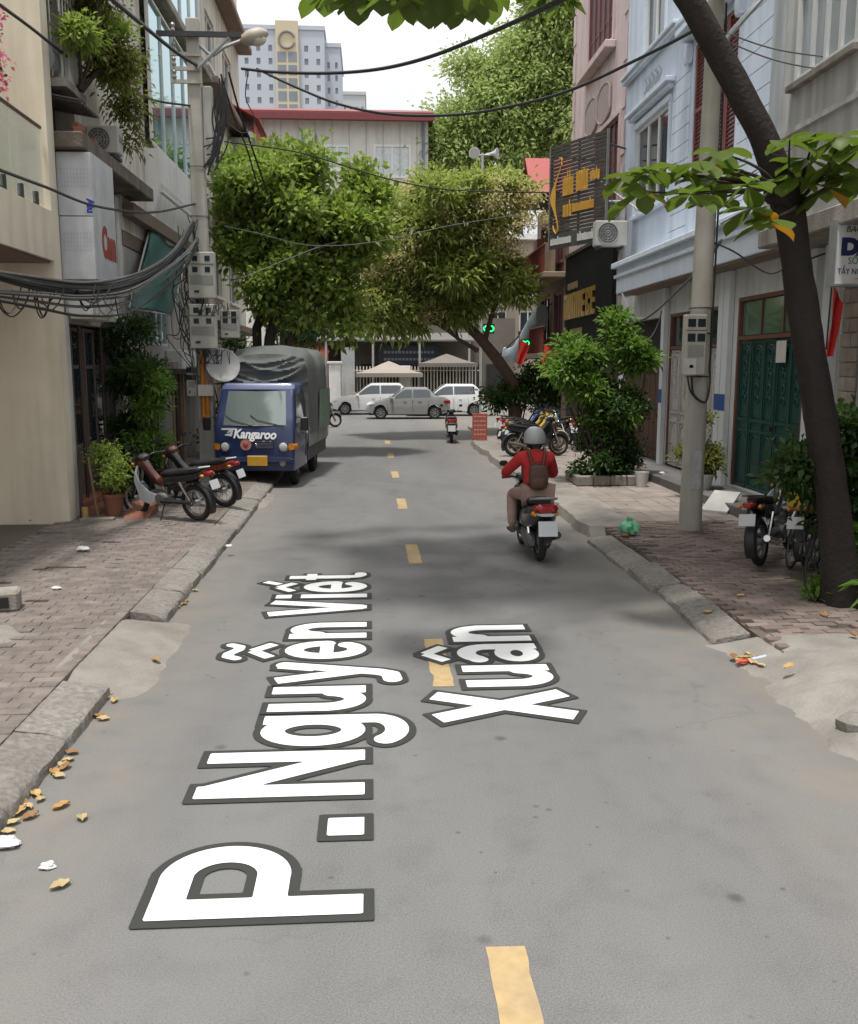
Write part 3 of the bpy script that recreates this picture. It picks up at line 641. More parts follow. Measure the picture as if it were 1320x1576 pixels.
# grey cylinder tank lying on the ledge, small crates, bricks
mb = MB(); mb.tube([(-4.85, 14.95, 7.0), (-4.85, 15.0, 7.0), (-4.85, 16.0, 7.0), (-4.85, 16.05, 7.0)], [.2, .25, .25, .2], 20)
single('water_tank', mb, M('tank_grey', (.33, .34, .35), .5), 'small grey cylindrical tank on the ledge beside the cream house', 'tank', smooth=True, loc=(-4.85, 15.5, 6.75))
single('storage_crate', MB().box(-4.85, -4.48, 15.3, 15.75, 6.73, 7.2), M('crate_white', (.5, .49, .46), .7), 'pale crate on the cage shelf under the vines', 'crate', loc=(-4.65, 15.5, 6.73), bevel=.02)
for k, (x, y) in enumerate([(-4.35, 15.1), (-4.36, 15.45), (-4.33, 15.8), (-4.4, 15.3)]):
    z = 5.925 if k < 3 else 6.035
    single('loose_brick', MB().obox((x, y, z + .05), (.12, .25, .1), random.uniform(-.3, .3)), TERRA, ['brick lying nearest the cream house on the ledge', 'middle brick of the ledge row', 'brick lying farthest along on the ledge', 'brick stacked on top of the ledge row'][k], 'brick', 'loose bricks on the ledge', loc=(x, y, z), bevel=.008)
def ac_unit(label, loc, rz, w=.8, hgt=.56, d=.3, group='air conditioner units'):
    t = thing('air_conditioner', label, 'air conditioner', (0, 0, 0), group)
    case = M('ac_case', (.44, .425, .39), .6, .06, 5, streak=.3, dcol=(.3, .27, .22))
    MB().box(-w / 2, w / 2, -d / 2, d / 2, .06, hgt).build('casing', case, t, bevel=.02)
    g = MB(); g.torus((-.12 * w, -d / 2 - .008, .06 + (hgt - .06) / 2), hgt * .38, .012, 'y', 24, 5)
    for r in (.1, .2, .29): g.torus((-.12 * w, -d / 2 - .008, .06 + (hgt - .06) / 2), hgt * r, .005, 'y', 18, 4)
    for k in range(4): a = math.pi * k / 4; g.obox((-.12 * w, -d / 2 - .008, .06 + (hgt - .06) / 2), (hgt * .76, .008, .008), Matrix.Rotation(a, 3, 'Y'))
    g.build('fan_guard', M('guard_grey', (.33, .32, .3), .6), t)
    g = MB(); g.lathe([(.001, 0), (hgt * .36, 0), (hgt * .36, .006), (.001, .006)], n=20); m = g.mesh('fan_opening', M('fan_dark', (.10, .10, .10), .8)); obj('fan_opening', m, t, (-.12 * w, -d / 2 - .001, .06 + (hgt - .06) / 2), (math.pi / 2, 0, 0))
    sl = MB().box(0, .008, -.005, .005, -.06, .06).mesh('side_slat', M('ac_slat', (.3, .29, .27), .7))
    for i in range(5):
        obj('side_slat', sl, t, (w / 2 + .001, -.1 + i * .05, hgt * .6))
    for s in (-1, 1):
        MB().box(s * w * .35 - .02, s * w * .35 + .02, -d / 2 - .04, d / 2 + .14, 0, .058).build('bracket', DARKM, t)
    t.location = loc; t.rotation_euler = (0, 0, rz); return t
ac_unit('pale air conditioner unit on the concrete ledge under the vines', (-4.38, 16.7, 5.92), 0, .52, .5, .3)
# --- clad box signboard
s = thing('box_signboard', 'boxy signboard clad in film-covered white panels above the brown doors', 'signboard', (-4.45, 15.5, 3.2))
PANEL = M('film_panel', (.56, .575, .60), .45, .12, 5, .1, 30, dirt=.5, dcol=(.36, .365, .38), streak=.3); PRINT = M('film_print', (.33, .36, .46), .5)
MB().box(-4.64, -4.15, 14.94, 16.1, 3.78, 5.66).build('core', M('box_frame', (.25, .25, .25), .7), s)
for z0, z1 in ((3.8, 4.72), (4.735, 5.65)):
    p = MB().box(-4.645, -4.14, 14.915, 14.936, z0, z1).build('front_panel', PANEL, s, bevel=.004)
    for i in range(9):                                     # slanted rows of printed film
        for j in range(5):
            q = MB(); x = -4.58 + i * .048; z = z1 - .13 - j * .06 + (.0 if z0 < 4 else 0)
            q.obox((x, 14.9145, z - .12), (.008, .001, .045), Matrix.Rotation(.5, 3, 'Y')); q.build('film_mark', PRINT, p)
MB().box(-4.148, -4.125, 14.94, 16.11, 3.8, 5.65).build('side_panel', PANEL, s, bevel=.004)
text_obj('panel_lettering', 'Alu', .15, M('blue_print', (.03, .05, .35), .5), s, (-4.22, 14.912, 4.98), (0, 0, -1), (1, 0, 0), sx=1.0, ext=.001, bold=.008)
text_obj('red_lettering', 'Cam', .62, M('red_paint', (.33, .055, .04), .7, .35, 12), s, (-4.121, 15.28, 4.2), (0, 1, 0), (0, 0, 1), sx=.66, ext=.002, bold=.035)
mb = MB(); mb.box(-4.645, -4.16, 14.93, 16.3, 3.22, 3.74); mb.build('lower_box', WHITEW, s, bevel=.06, seg=3)
# --- glass fronted building
h = thing('glass_front_building', 'grey beige building with tall blue window bay behind the left pole', 'building', (-6, 23, .1))
MB().box(-11, XL - .26, 18.61, 28, .1, 14.5).build('wall', BEIGE2, h)
MB().box(-9, XL, 16.0, 18.609, 5.93, 14.5).build('return_wall', BEIGE2, h)
fwall(FL, h, BEIGE2, 18.61, 28, 5.05, 14.5, [(20.9, 27.2, 7.1, 10.1), (20.9, 27.2, 10.75, 13.6)], name='facade')
for z0, z1 in ((7.1, 10.1), (10.75, 13.6)):
    w_ = fwin(FL, h, 20.9, 27.2, z0, z1, 5, 1, OFFW, GLB, .05, -.12, sill=False, name='window_bay')
mb = MB(); mb.prism([(XL + .001, 6.98), (XL + .30, 6.98), (XL + .30, 6.3), (XL + .06, 5.1), (XL + .001, 5.1)], 'y', 20.75, 27.4); mb.build('bay_apron', OFFW, h)
mb = MB(); FL.b(mb, 18.62, 28, 10.3, 10.5, .002, .35); mb.build('cornice', GREYC, h, bevel=.02)
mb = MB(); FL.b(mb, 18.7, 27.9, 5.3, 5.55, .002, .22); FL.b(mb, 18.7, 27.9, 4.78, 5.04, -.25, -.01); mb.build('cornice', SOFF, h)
# lower floors: window, white slab, shutter, posts
fwall(FL, h, M('grey_wash', (.40, .385, .36), .9, .1, 3, streak=.4, dcol=(.2, .18, .16)), 18.62, 28, .14, 4.77, [(20.2, 22.5, 2.95, 3.75), (20.25, 22.05, .14, 2.3), (22.6, 24.9, .14, 2.3), (25.6, 27.4, .14, 2.3)], name='ground_facade', d=-.03)
fwin(FL, h, 20.2, 22.5, 2.95, 3.75, 4, 1, M('pale_frame', (.55, .56, .56), .5), GLB, .05, .09, sill=False)
MB().box(XL - .2, XL - .16, 21.85, 22.4, 3.0, 3.7).build('red_curtain', M('maroon_cloth', (.16, .02, .025), .9), h)
mb = MB(); FL.b(mb, 22.1, 27.6, 2.42, 2.86, -.02, .35); mb.build('fascia_box', OFFW, h, bevel=.015)
mb = MB(); FL.b(mb, 19.0, 22.09, 2.42, 2.6, -.02, .25); mb.build('canopy', GREYC, h, bevel=.015)
sl = MB().box(-.008, .012, -.89, .89, -.043, .043).mesh('shutter_slat', M('shutter_grey', (.33, .315, .30), .6, .08, 6, dirt=.3), bevel=.008)
for k in range(24): obj('shutter_slat', sl, h, tuple(Vector((XL - .14, 21.15, .2 + k * .088)) - h.location))
for k, y in enumerate((22.75, 23.2, 23.62, 24.1, 24.5)):
    MB().box(XL - .16, XL - .1, y - .1, y + .1, .15, 2.29).build('door_leaf', [M('brown_leaf', (.19, .11, .085), .6), M('yellow_wood', (.34, .25, .15), .6), BROWND][k % 3], h)
for k, y in enumerate((25.85, 26.5, 27.1)): MB().box(XL - .16, XL - .1, y - .3, y + .3, .15, 2.29).build('door_leaf', M('pale_door', (.42, .40, .37), .6), h)
MB().tube([(XL + .45, 20.0, 6.0), (XL + .45, 27.4, 6.02)], .04).build('white_pipe', OFFW, h, smooth=True)
# green tilted awning board
a = thing('green_awning', 'torn green awning board tilted out below the glass bay', 'awning', (-4.4, 22.5, 3.8))
mt = M('green_tarp', (.05, .15, .135), .6, .3, 2, .3, 12, dirt=.5, dcol=(.15, .2, .19))
AQ = [Vector(atx(233, 350, -4.55)), Vector(atx(291, 385, -4.55)), Vector(atx(205, 470, -4.25)), Vector(atx(262, 482, -4.25))]
def awn(u, v):  # u along the wall, v from the top (at the wall) to the outer lower edge
    return (AQ[0].lerp(AQ[1], u)).lerp(AQ[2].lerp(AQ[3], u), v) + Vector((.04 * math.sin(9 * u + 5 * v), 0, .03 * math.sin(7 * u + 4 * v)))
mb = MB(); n = 12; P = [awn(i / n, j / n) for j in range(n + 1) for i in range(n + 1)]
mb.add(P, [(j * (n + 1) + i, j * (n + 1) + i + 1, (j + 1) * (n + 1) + i + 1, (j + 1) * (n + 1) + i) for j in range(n) for i in range(n)])
mb.add([p - Vector((.02, 0, .01)) for p in P], [(j * (n + 1) + i, (j + 1) * (n + 1) + i, (j + 1) * (n + 1) + i + 1, j * (n + 1) + i + 1) for j in range(n) for i in range(n)])
mb.build('sheet', mt, a, smooth=True)
mb = MB()
for u in (0, .5, 1): mb.tube([awn(u, 0) - Vector((.03, 0, .02)), awn(u, 1) - Vector((.03, 0, .02))], .022, 6)
for v in (0, 1): mb.tube([awn(0, v) - Vector((.03, 0, .02)), awn(1, v) - Vector((.03, 0, .02))], .022, 6)
mb.build('frame', M('pale_frame2', (.45, .44, .41), .6), a, smooth=True)
for u in (.05, .95): MB().tube([awn(u, 1), Vector((XL, awn(u, 1).y + 1.5, 3.75))], .015, 5).build('stay', DARKM, a)
# --- farther left building with brown ledges
h = thing('ledged_building', 'tall beige building with brown ledges behind the left pole', 'building', (-6, 32, .1))
MB().box(-12, XL - .26, 28.01, 36.4, .1, 18).build('wall', BEIGE2, h)
wins = [(29.2, 30.8, z, z + 1.5) for z in (4.6, 7.9, 11.2, 14.5)] + [(32.4, 34.4, z, z + 1.5) for z in (4.6, 7.9, 11.2, 14.5)]
fwall(FL, h, BEIGE2, 28.01, 36.4, .14, 18, wins + [(29, 31.8, .14, 2.9), (32.6, 35.6, .14, 2.9)], name='facade')
for q in wins: fwin(FL, h, *q, 2, 1, OFFW, GLS, .07, .12)
for z in (3.6, 6.9, 10.3, 13.6): mb = MB(); FL.b(mb, 28.02, 36.4, z, z + .22, .002, .5); mb.build('ledge', SOFF, h, bevel=.03)
for q in ((29, 31.8), (32.6, 35.6)):
    for k in range(26): mb = MB(); FL.b(mb, q[0], q[1], .16 + k * .105, .255 + k * .105, -.16, -.13 + .006 * (k % 2)); mb.build('shutter_slat', M('shutter_brown', (.20, .16, .14), .6), h)
MB().box(XL + .001, XL + .9, 33.2, 35.8, 9.35, 10.05).build('boxed_balcony', M('olive_box', (.28, .27, .22), .85, streak=.4), h, bevel=.02)
mb = MB().prism([(XL + .002, 11.15), (XL + 1.05, 10.65), (XL + 1.05, 10.6), (XL + .002, 11.1)], 'y', 33.0, 36.0); mb.build('red_roof', M('red_sheet', (.40, .055, .045), .6, .12), h)
mb = MB().box(XL + .85, XL + .88, 33.2, 35.8, 10.05, 10.6); mb.build('red_banner', M('red_sheet'), h)
mb = MB().box(XL + .01, XL + .8, 31.0, 32.5, 7.3, 7.35)
for k in range(10): mb.tube([(XL + .8, 31.0 + k * .16, 7.35), (XL + .8, 31.0 + k * .16, 8.2)], .015, 5)
mb.box(XL + .01, XL + .82, 30.98, 31.02, 8.2, 8.24); mb.box(XL + .78, XL + .82, 31.0, 32.5, 8.2, 8.24); mb.build('balcony_rail', DARKM, h)
# end wall on the corner of the far street
single('corner_wall', MB().box(-30, -5.2, 36.45, 36.6, .1, 3.2), WHITEW, 'low stained wall at the left street corner behind the truck', 'wall', loc=(-10, 36.5, .1))
# ================================================================== BUILDINGS ON THE RIGHT
XR = 6.6; FR = Fac('x', XR, -1)
BLUEW = M('pale_blue_render', (.59, .655, .755), .88, .05, 3, .15, 60, streak=.3, dcol=(.3, .33, .37))
BLUET = M('pale_blue_trim', (.63, .69, .77), .85, .05, 4, streak=.25, dcol=(.33, .36, .4))
GREYW = M('grey_white_render', (.56, .56, .55), .9, .1, 2, .2, 60, streak=.5, dcol=(.22, .21, .2))
PINK = M('dusty_pink_render', (.60, .475, .465), .88, .08, 3, .2, 60, streak=.35, dcol=(.30, .235, .22))
PINKD = M('pink_relief', (.44, .36, .34), .9, .1, 6)
REDW = M('red_brown_shutter', (.21, .055, .04), .6, .14, 6, dirt=.3)
MAROON = M('maroon_shutter', (.14, .045, .045), .6, .14, 6)
WFRAME = M('white_frame', (.68, .69, .69), .5, .03, 5)
# --- nearest right building
h = thing('grey_house', 'grey rendered house at the right edge behind the leaning tree', 'house', (7.5, 12, .1))
XG = 5.85; FG = Fac('x', XG, -1)
MB().box(XG + .26, 12, 5, 13.95, 4.46, 13).build('wall', GREYW, h)
fwall(FG, h, GREYW, 5, 13.95, 4.46, 13, [(11.55, 13.25, 6.3, 8.6)], name='facade')
fwin(FG, h, 11.55, 13.25, 6.3, 8.6, 4, 2, WFRAME, glass('frosted', (.33, .37, .40), .15), .08, .04, smat=GREYC)
mb = MB(); FG.b(mb, 5, 13.94, 4.2, 4.455, -1.0, .12); mb.build('balcony_slab', GREYC, h, bevel=.02)
mb = MB(); FG.b(mb, 5, 13.94, 5.0, 5.1, .002, .06); FG.b(mb, 5, 13.94, 5.65, 5.72, .002, .05); mb.build('moulding', GREYW, h)
mb = MB(); FG.b(mb, 13.6, 13.95, 4.46, 13, .002, .05); mb.build('corner_strip', M('pale_strip', (.50, .53, .56), .85, .05, 3, streak=.3), h)
MB().box(XR + .26, 12, 5, 13.95, .1, 4.19).build('ground_wall', GREYW, h)
fwall(FR, h, GREYW, 5, 13.95, .14, 4.19, [(5.5, 12.35, .14, 3.7)], name='ground_facade', d=-.02)
MB().box(XR + .2, XR + .24, 5.4, 12.4, .14, 3.8).build('doorway_shade_sheet', SHADE_BLK, h)  # black sheet painting the shade inside the doorway
STONE = M('rough_stone', (.30, .26, .215), .9, .22, 7, .6, 30, rand=.18)
for k in range(18):
    for j in range(2):
        mb = MB(); e = .235 if not k % 2 else .155
        FR.b(mb, 12.45 + (0 if j == 0 else e + .005), 12.45 + (e if j == 0 else .45), .15 + k * .2, .342 + k * .2, .0, .03 + random.uniform(0, .02)); mb.build('stone', STONE, h, bevel=.012)
for y in (13.1, 13.55):
    MB().box(XR - .14, XR + .1, y, y + .2, .14, 4.19).build('pilaster', M('white_pilaster', (.62, .64, .66), .8, .05), h, bevel=.01)
# --- light blue house
h = thing('pale_blue_house', 'light blue house with red louvred shutters and green folding gate', 'house', (7.5, 20, .1))
MB().box(XR + .26, 12.5, 13.96, 24.85, .1, 13).build('wall', BLUEW, h)
WY = (21.15, 23.75, 6.15, 8.2); SH = (17.35, 19.65, 6.3, 8.85); UP = (21.7, 23.3, 9.75, 11.8)
fwall(FR, h, BLUEW, 13.96, 24.85, 5.02, 13, [WY, SH, UP], name='facade')
w_ = fwin(FR, h, *WY, 3, 1, WFRAME, GLS, .09, .06, smat=BLUET, trim=BLUET)
mb = MB()
for k in range(15): z = WY[2] + .12 + k * .13; FR.b(mb, WY[0] + .1, WY[1] - .1, z, z + .012, -.125, -.113)
mb.build('window_grille', M('grille_grey', (.3, .3, .3), .6), w_)
fwin(FR, h, *UP, 2, 1, WFRAME, GLS, .09, .06, smat=BLUET, trim=BLUET)
# louvred shutters
sh = MB(); F2 = FR
for k in range(4): u = SH[0] + k * (SH[1] - SH[0]) / 4; w4 = (SH[1] - SH[0]) / 4
for k in range(4):
    u0 = SH[0] + k * w4 + .008; u1 = u0 + w4 - .016; mb = MB()
    FR.b(mb, u0, u0 + .07, SH[2], SH[3], -.08, -.02); FR.b(mb, u1 - .07, u1, SH[2], SH[3], -.08, -.02)
    for z in (SH[2], (SH[2] + SH[3]) / 2 - .04, SH[3] - .08): FR.b(mb, u0 + .07, u1 - .07, z, z + .08, -.08, -.02)
    leaf = mb.build('shutter', REDW, h); nl = 30
    lm = MB().obox((0, 0, 0), (.045, u1 - u0 - .145, .012), Matrix.Rotation(.6, 3, 'Y')).mesh('louvre', REDW)
    for j in range(nl):
        z = SH[2] + .11 + j * (SH[3] - SH[2] - .2) / nl
        if abs(z - (SH[2] + SH[3]) / 2) < .06: continue
        obj('louvre', lm, leaf, tuple(Vector((XR + .05, (u0 + u1) / 2, z)) - h.location))
# hood mouldings, corbels, relief panel, string courses
mb = MB(); FR.b(mb, 20.9, 24.0, 8.42, 8.52, .003, .16); FR.b(mb, 20.8, 24.1, 8.521, 8.62, .003, .24); mb.build('window_hood', BLUET, h, bevel=.012)
mb = MB(); FR.b(mb, 17.0, 20.0, 9.0, 9.12, .003, .2); FR.b(mb, 16.9, 20.1, 9.121, 9.25, .003, .3); mb.build('window_hood', BLUET, h, bevel=.012)
for y in (17.05, 19.78):
    mb = MB(); mb.secs([(y, 8.75, .07, .2, XR - .08), (y + .2, 8.75, .07, .2, XR - .08)]); mb.build('corbel', BLUET, h, smooth=True)
mb = MB(); FR.b(mb, 13.98, 24.8, 9.5, 9.6, .003, .14); FR.b(mb, 20.6, 24.8, 9.601, 9.68, .003, .2); mb.build('cornice', BLUET, h, bevel=.012)
dm = M('relief_line', (.42, .45, .48), .9)
for k in range(4):
    y = 22.0 + k * .3
    for dz in (-1, 1):
        mb = MB(); mb.obox((XR - .012, y + dz * .0, 9.05 + dz * .09), (.02, .26, .03), Matrix.Rotation(dz * .6, 3, 'X')); mb.build('relief', dm, h)
        mb = MB(); mb.obox((XR - .012, y + .2, 9.05 - dz * .09), (.02, .26, .03), Matrix.Rotation(-dz * .6 + math.pi, 3, 'X')); mb.build('relief', dm, h)
for k in range(14):                                         # rendered bands with open grooves between the windows
    z = 5.06 + k * .34
    for y0, y1 in ((14.0, 17.2), (19.85, 20.95)):
        if z + .32 > 8.9 and y0 > 19: continue
        mb = MB(); FR.b(mb, y0, y1, z, z + .322, .002, .022); mb.build('rendered_band', BLUEW, h)
# projecting floor slab
mb = MB(); FR.b(mb, 14.0, 23.4, 4.25, 5.0, .0, .5); mb.build('balcony_slab', BLUET, h, bevel=.012)
mb = MB(); FR.b(mb, 14.0, 23.5, 4.86, 4.98, .501, .62); FR.b(mb, 14.0, 23.45, 4.62, 4.7, .501, .56); mb.build('moulding', BLUET, h, bevel=.012)
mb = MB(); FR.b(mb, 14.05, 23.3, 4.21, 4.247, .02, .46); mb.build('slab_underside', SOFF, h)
# ground floor openings
GG = (14.05, 16.78, .34, 3.7); WD = (17.5, 20.65, .3, 3.62); BG = (21.1, 24.4, .2, 3.6)
WALLG = M('faded_white_wall', (.60, .605, .605), .88, .08, 3, streak=.4, dcol=(.25, .24, .23))
fwall(FR, h, WALLG, 13.96, 24.85, .14, 4.24, [GG, WD, BG], name='ground_facade', d=-.01)
MB().box(XR + .22, XR + .25, 14.0, 24.8, .14, 4.2).build('hall_shade_sheet', SHADE_BLK, h)  # flat black sheet stands in for the hall's shade behind the gates
for y in (16.95, 20.72, 17.25):
    MB().box(XR - .1, XR + .005, y, y + .22 if y > 17 else y + .26, .14, 4.2).build('pilaster', M('white_pilaster'), h, bevel=.008)
BST = M('blue_stripe', (.03, .085, .28), .7)
for y0, y1 in ((16.945, 17.475), (20.715, 20.945)): MB().box(XR - .106, XR - .1005, y0, y1, 1.68, 1.98).build('painted_stripe', BST, h)
MB().box(5.75, XR + .2, 14.0, 24.9, .1, .30).build('doorstep', M('dark_step', (.12, .115, .11), .8, .2, 5, dirt=.4, dcol=(.2, .18, .16)), h, bevel=.01)
def folding_gate(u0, u1, z0, z1, n, mat, frame, glassm, label, cat, ztr, nm, scroll):
    t = thing(nm, label, cat, (XR + .05, (u0 + u1) / 2, z0))
    mb = MB(); FR.b(mb, u0, u0 + .07, z0, z1, -.14, -.02); FR.b(mb, u1 - .07, u1, z0, z1, -.14, -.02); FR.b(mb, u0 + .07, u1 - .07, z1 - .07, z1, -.14, -.02); FR.b(mb, u0 + .07, u1 - .07, ztr, ztr + .07, -.14, -.02)
    mb.build('frame', frame, t)
    wl = (u1 - u0 - .14) / n; np_ = 3
    for k in range(np_):
        a = u0 + .07 + k * (u1 - u0 - .14) / np_; b = a + (u1 - u0 - .14) / np_; g = MB(); FR.b(g, a + .02, b - .02, ztr + .085, z1 - .085, -.09, -.08); q = g.build('transom_pane', glassm, t)
        g = MB(); FR.b(g, b - .019, b + .019, ztr + .071, z1 - .071, -.11, -.05); g.build('transom_bar', frame, q)
    for k in range(n):
        a = u0 + .07 + k * wl + .006; b = a + wl - .012; zz = z0 + .02; zt = ztr - .01; off = -.012 * (k % 2)
        mb = MB(); FR.b(mb, a, a + .05, zz, zt, -.1 + off, -.05 + off); FR.b(mb, b - .05, b, zz, zt, -.1 + off, -.05 + off)
        zm = zz + (zt - zz) * .43
        for z in (zz, zm - .13, zm + .06, zt - .05): FR.b(mb, a + .05, b - .05, z, z + .05, -.1 + off, -.05 + off)
        lf = mb.build('gate_leaf', mat, t)
        for p0, p1 in ((zz + .05, zm - .13), (zm - .08, zm + .06), (zm + .11, zt - .05)):
            g = MB(); FR.b(g, a + .051, b - .051, p0 + .001, p1 - .001, -.09 + off, -.075 + off); g.build('panel', mat, lf)
        # arched bead and scroll work
        uc = (a + b) / 2; r = (b - a) / 2 - .085; X = XR + .068 - off
        for p0, p1 in ((zz + .09, zm - .17), (zm + .15, zt - .09)):
            pts = [(X, uc - r, p0), (X, uc - r, p1 - r)] + [(X, uc + r * math.cos(t_), p1 - r + r * math.sin(t_)) for t_ in np.linspace(math.pi, 0, 9)] + [(X, uc + r, p0), (X, uc - r, p0)]
            MB().tube(pts, .011, 5, cap=False).build('bead', mat, lf)
        if scroll:
            g = MB()
            for i in range(5):
                zc = zm + .45 + i * .2
                g.torus((X - .002, uc, zc), .065, .011, 'x', 14, 5); g.torus((X - .002, uc + .04 * (-1) ** i, zc + .1), .03, .009, 'x', 10, 4)
            g.build('scrollwork', mat, lf)
        if k == n // 2: g = MB(); g.box(X - .06, X + .0, a + .01, a + .05, zm - .05, zm + .03); g.build('handle', DARKM, lf)
    return t
GREEN = M('green_gate_paint', (.012, .062, .052), .42, .18, 8, dirt=.25, dcol=(.04, .06, .055))
folding_gate(*GG, 5, GREEN, M('red_brown_frame', (.15, .06, .04), .6), glass('green_glass', (.10, .16, .12), .08), 'dark green folding metal gate with arched panels in the blue house', 'gate', 2.95, 'folding_gate', True)
WDOOR = M('pale_grey_gate', (.50, .475, .45), .6, .1, 6, dirt=.3, dcol=(.25, .22, .2))
folding_gate(*WD, 5, WDOOR, M('red_brown_frame'), GLS, 'pale grey ornate folding gate behind the concrete pole', 'gate', 2.85, 'folding_gate', True)
t = thing('plank_gate', 'dark brown plank gate behind the leafy bush', 'gate', (XR + .05, 22.7, .2))
for k in range(15):
    mb = MB(); FR.b(mb, BG[0] + .02 + k * .217, BG[0] + .225 + k * .217, .32, 2.55, -.12, -.08 + .006 * (k % 2)); mb.build('plank', M('brown_plank', (.085, .038, .026), .6, .2, 6, aniso=(4, 4, .6)), t, bevel=.006)
for z in (.6, 1.5, 2.35): mb = MB(); FR.b(mb, BG[0], BG[1], z, z + .08, -.07, -.045); mb.build('rail', BROWND, t)
# --- pink house
h = thing('pink_house', 'narrow dusty pink house with maroon shutters', 'house', (7.5, 28, .1))
Y0, Y1 = 24.86, 31.4
MB().box(XR + .26, 13, Y0, Y1, .1, 15).build('wall', PINK, h)
a = yz(905, 115, XR); b = yz(943, 95, XR); WU = (b[0], a[0], a[1] + .05, a[1] + 3.2)
a2 = yz(925, 345, XR); b2 = yz(945, 340, XR); WL = (b2[0] - .3, b2[0] + 2.4, 6.1, 9.0)
fwall(FR, h, PINK, Y0, Y1, 2.9, 15, [WU, WL], name='facade')
def barred(q, nm):
    n = 5; wl = (q[1] - q[0]) / n; f = fwin(FR, h, *q, n, 1, MAROON, M('maroon_panel', (.09, .035, .035), .6), .08, .05, smat=PINK, trim=PINK, name=nm)
    for z in (q[2] + .7, q[2] + .75 * (q[3] - q[2])): mb = MB(); FR.b(mb, q[0] + .08, q[1] - .08, z, z + .07, -.068, -.035); mb.build('rail', MAROON, f)
barred(WU, 'shuttered_window'); barred(WL, 'shuttered_window')
mb = MB(); FR.b(mb, WU[0] - .3, WU[1] + .3, WU[2] - .3, WU[2] - .1, .003, .3); mb.build('ledge', PINK, h, bevel=.02)
zc = WU[2] - 1.45; yc = (WU[0] + WU[1]) / 2
for s in (-1, 1):
    c = yc + s * .75; pts = [(c + .7 * max(-1, min(1, 1.25 * math.cos(t_))) , zc + .5 * math.sin(t_)) for t_ in np.linspace(0, 2 * math.pi, 24, endpoint=False)]
    MB().prism(pts, 'x', XR - .05, XR - .003).build('relief_panel', PINKD, h)
    MB().tube([(XR - .055, p[0], p[1]) for p in pts] + [(XR - .055, *pts[0])], .03, 6, cap=False).build('relief_border', PINK, h)
for k in range(8): mb = MB(); FR.b(mb, Y0 + .02, Y0 + .35, 5.6 + k * 1.15, 6.5 + k * 1.15, .002, .03); mb.build('quoin', PINK, h, bevel=.008)
for k in range(8): mb = MB(); FR.b(mb, Y1 - .35, Y1 - .02, 5.6 + k * 1.15, 6.5 + k * 1.15, .002, .03); mb.build('quoin', PINK, h, bevel=.008)
MB().box(XR + .0, XR + .25, Y0, Y1, .14, 2.89).build('ground_wall', BROWND, h)
# black shop fascia
s = thing('black_signboard', 'tall black signboard with gold block lettering on the pink house', 'signboard', (6.4, 28.5, 2.7))
FB = Fac('x', 6.46, -1); BLK = M('black_board', (.009, .0095, .0095), .75, .2, 3, spec=.15); GOLD = M('gold_letter', (.45, .28, .07), .35, .12, 6, metal=.5)
mb = MB(); FB.b(mb, 25.2, 31.3, 2.7, 6.05, -.12, 0); mb.build('board', BLK, s, bevel=.01)
mb = MB(); FB.b(mb, 25.2, 31.3, 2.7, 2.82, .002, .04); FB.b(mb, 25.2, 31.3, 5.95, 6.05, .002, .04); mb.build('trim', DARKM, s)
yl, zl = yz(868, 478, 6.45); yr, zr = yz(917, 450, 6.45); zb = yz(900, 475, 6.45)[1]
nb = 7; wch = (yl - yr) / nb
for k in range(nb):
    y1 = yl - k * wch - .06; y0 = y1 - wch * .72; mb = MB(); z0, z1 = 3.98, 4.78
    if k < 4:
        FB.b(mb, y0, y0 + .14, z0, z1, .002, .04); FB.b(mb, y1 - .14, y1, z0, z1, .002, .04)
        if k in (0, 2): FB.b(mb, y0 + .14, y1 - .14, z1 - .14, z1, .002, .04)
        elif k == 1: FB.b(mb, y0 + .14, y1 - .14, z0, z0 + .14, .002, .04)
    else:
        FB.b(mb, y1 - .15, y1, z0, z1, .002, .04)
        for zz in (z0, (z0 + z1) / 2 - .07, z1 - .14): FB.b(mb, y0, y1 - .15, zz, zz + .14, .002, .04)
        if k == 5: FB.b(mb, y0, y0 + .14, z0 + .141, z1 - .141, .002, .04)
    mb.build('gold_character', GOLD, s)
for zc, yc, wd_, mt in ((3.55, yl - 1.9, 1.6, M('dull_gold', (.22, .15, .08), .5)), (5.0, yl - 1.2, 1.5, M('dull_gold'))):
    for k in range(9): mb = MB(); FB.b(mb, yc - wd_ / 2 + k * wd_ / 9 + .02, yc - wd_ / 2 + (k + .75) * wd_ / 9, zc - .11 + .02 * (k % 3), zc + .11, .002, .02); mb.build('small_character', mt, s)
# slatted dark sign, turned towards the street
s = thing('slatted_sign', 'dark slatted timber sign with large gold script lettering', 'signboard', (5.5, 25, 5.55))
A = Vector((5.95, 24.0, 0)); B = Vector((4.92, 26.1, 0)); dR = (A - B).normalized(); Wd = (A - B).length; nrm = dR.cross(Vector((0, 0, 1))).normalized()
if nrm.y > 0: nrm = -nrm
Z0, Z1 = 5.62, 8.30; SLAT = M('dark_timber', (.055, .047, .04), .6, .3, 5, dirt=.3, rand=.2)
ang = math.atan2(dR.y, dR.x)
def SP(u, z, d=0): return B + dR * u + Vector((0, 0, z)) + nrm * d
for k in range(24):
    z = Z0 + .42 + k * (Z1 - Z0 - .42) / 24
    MB().obox(SP(Wd / 2, z + .04, .0), (Wd, .03, .072), ang).build('slat', SLAT, s)
MB().obox(SP(Wd / 2, Z0 + .2, .0), (Wd, .05, .4), ang).build('lower_board', M('grey_board', (.06, .062, .055), .6, .2), s)
for u in (.02, Wd / 2, Wd - .02): MB().obox(SP(u, (Z0 + Z1) / 2, -.045), (.05, .04, Z1 - Z0), ang).build('upright', DARKM, s)
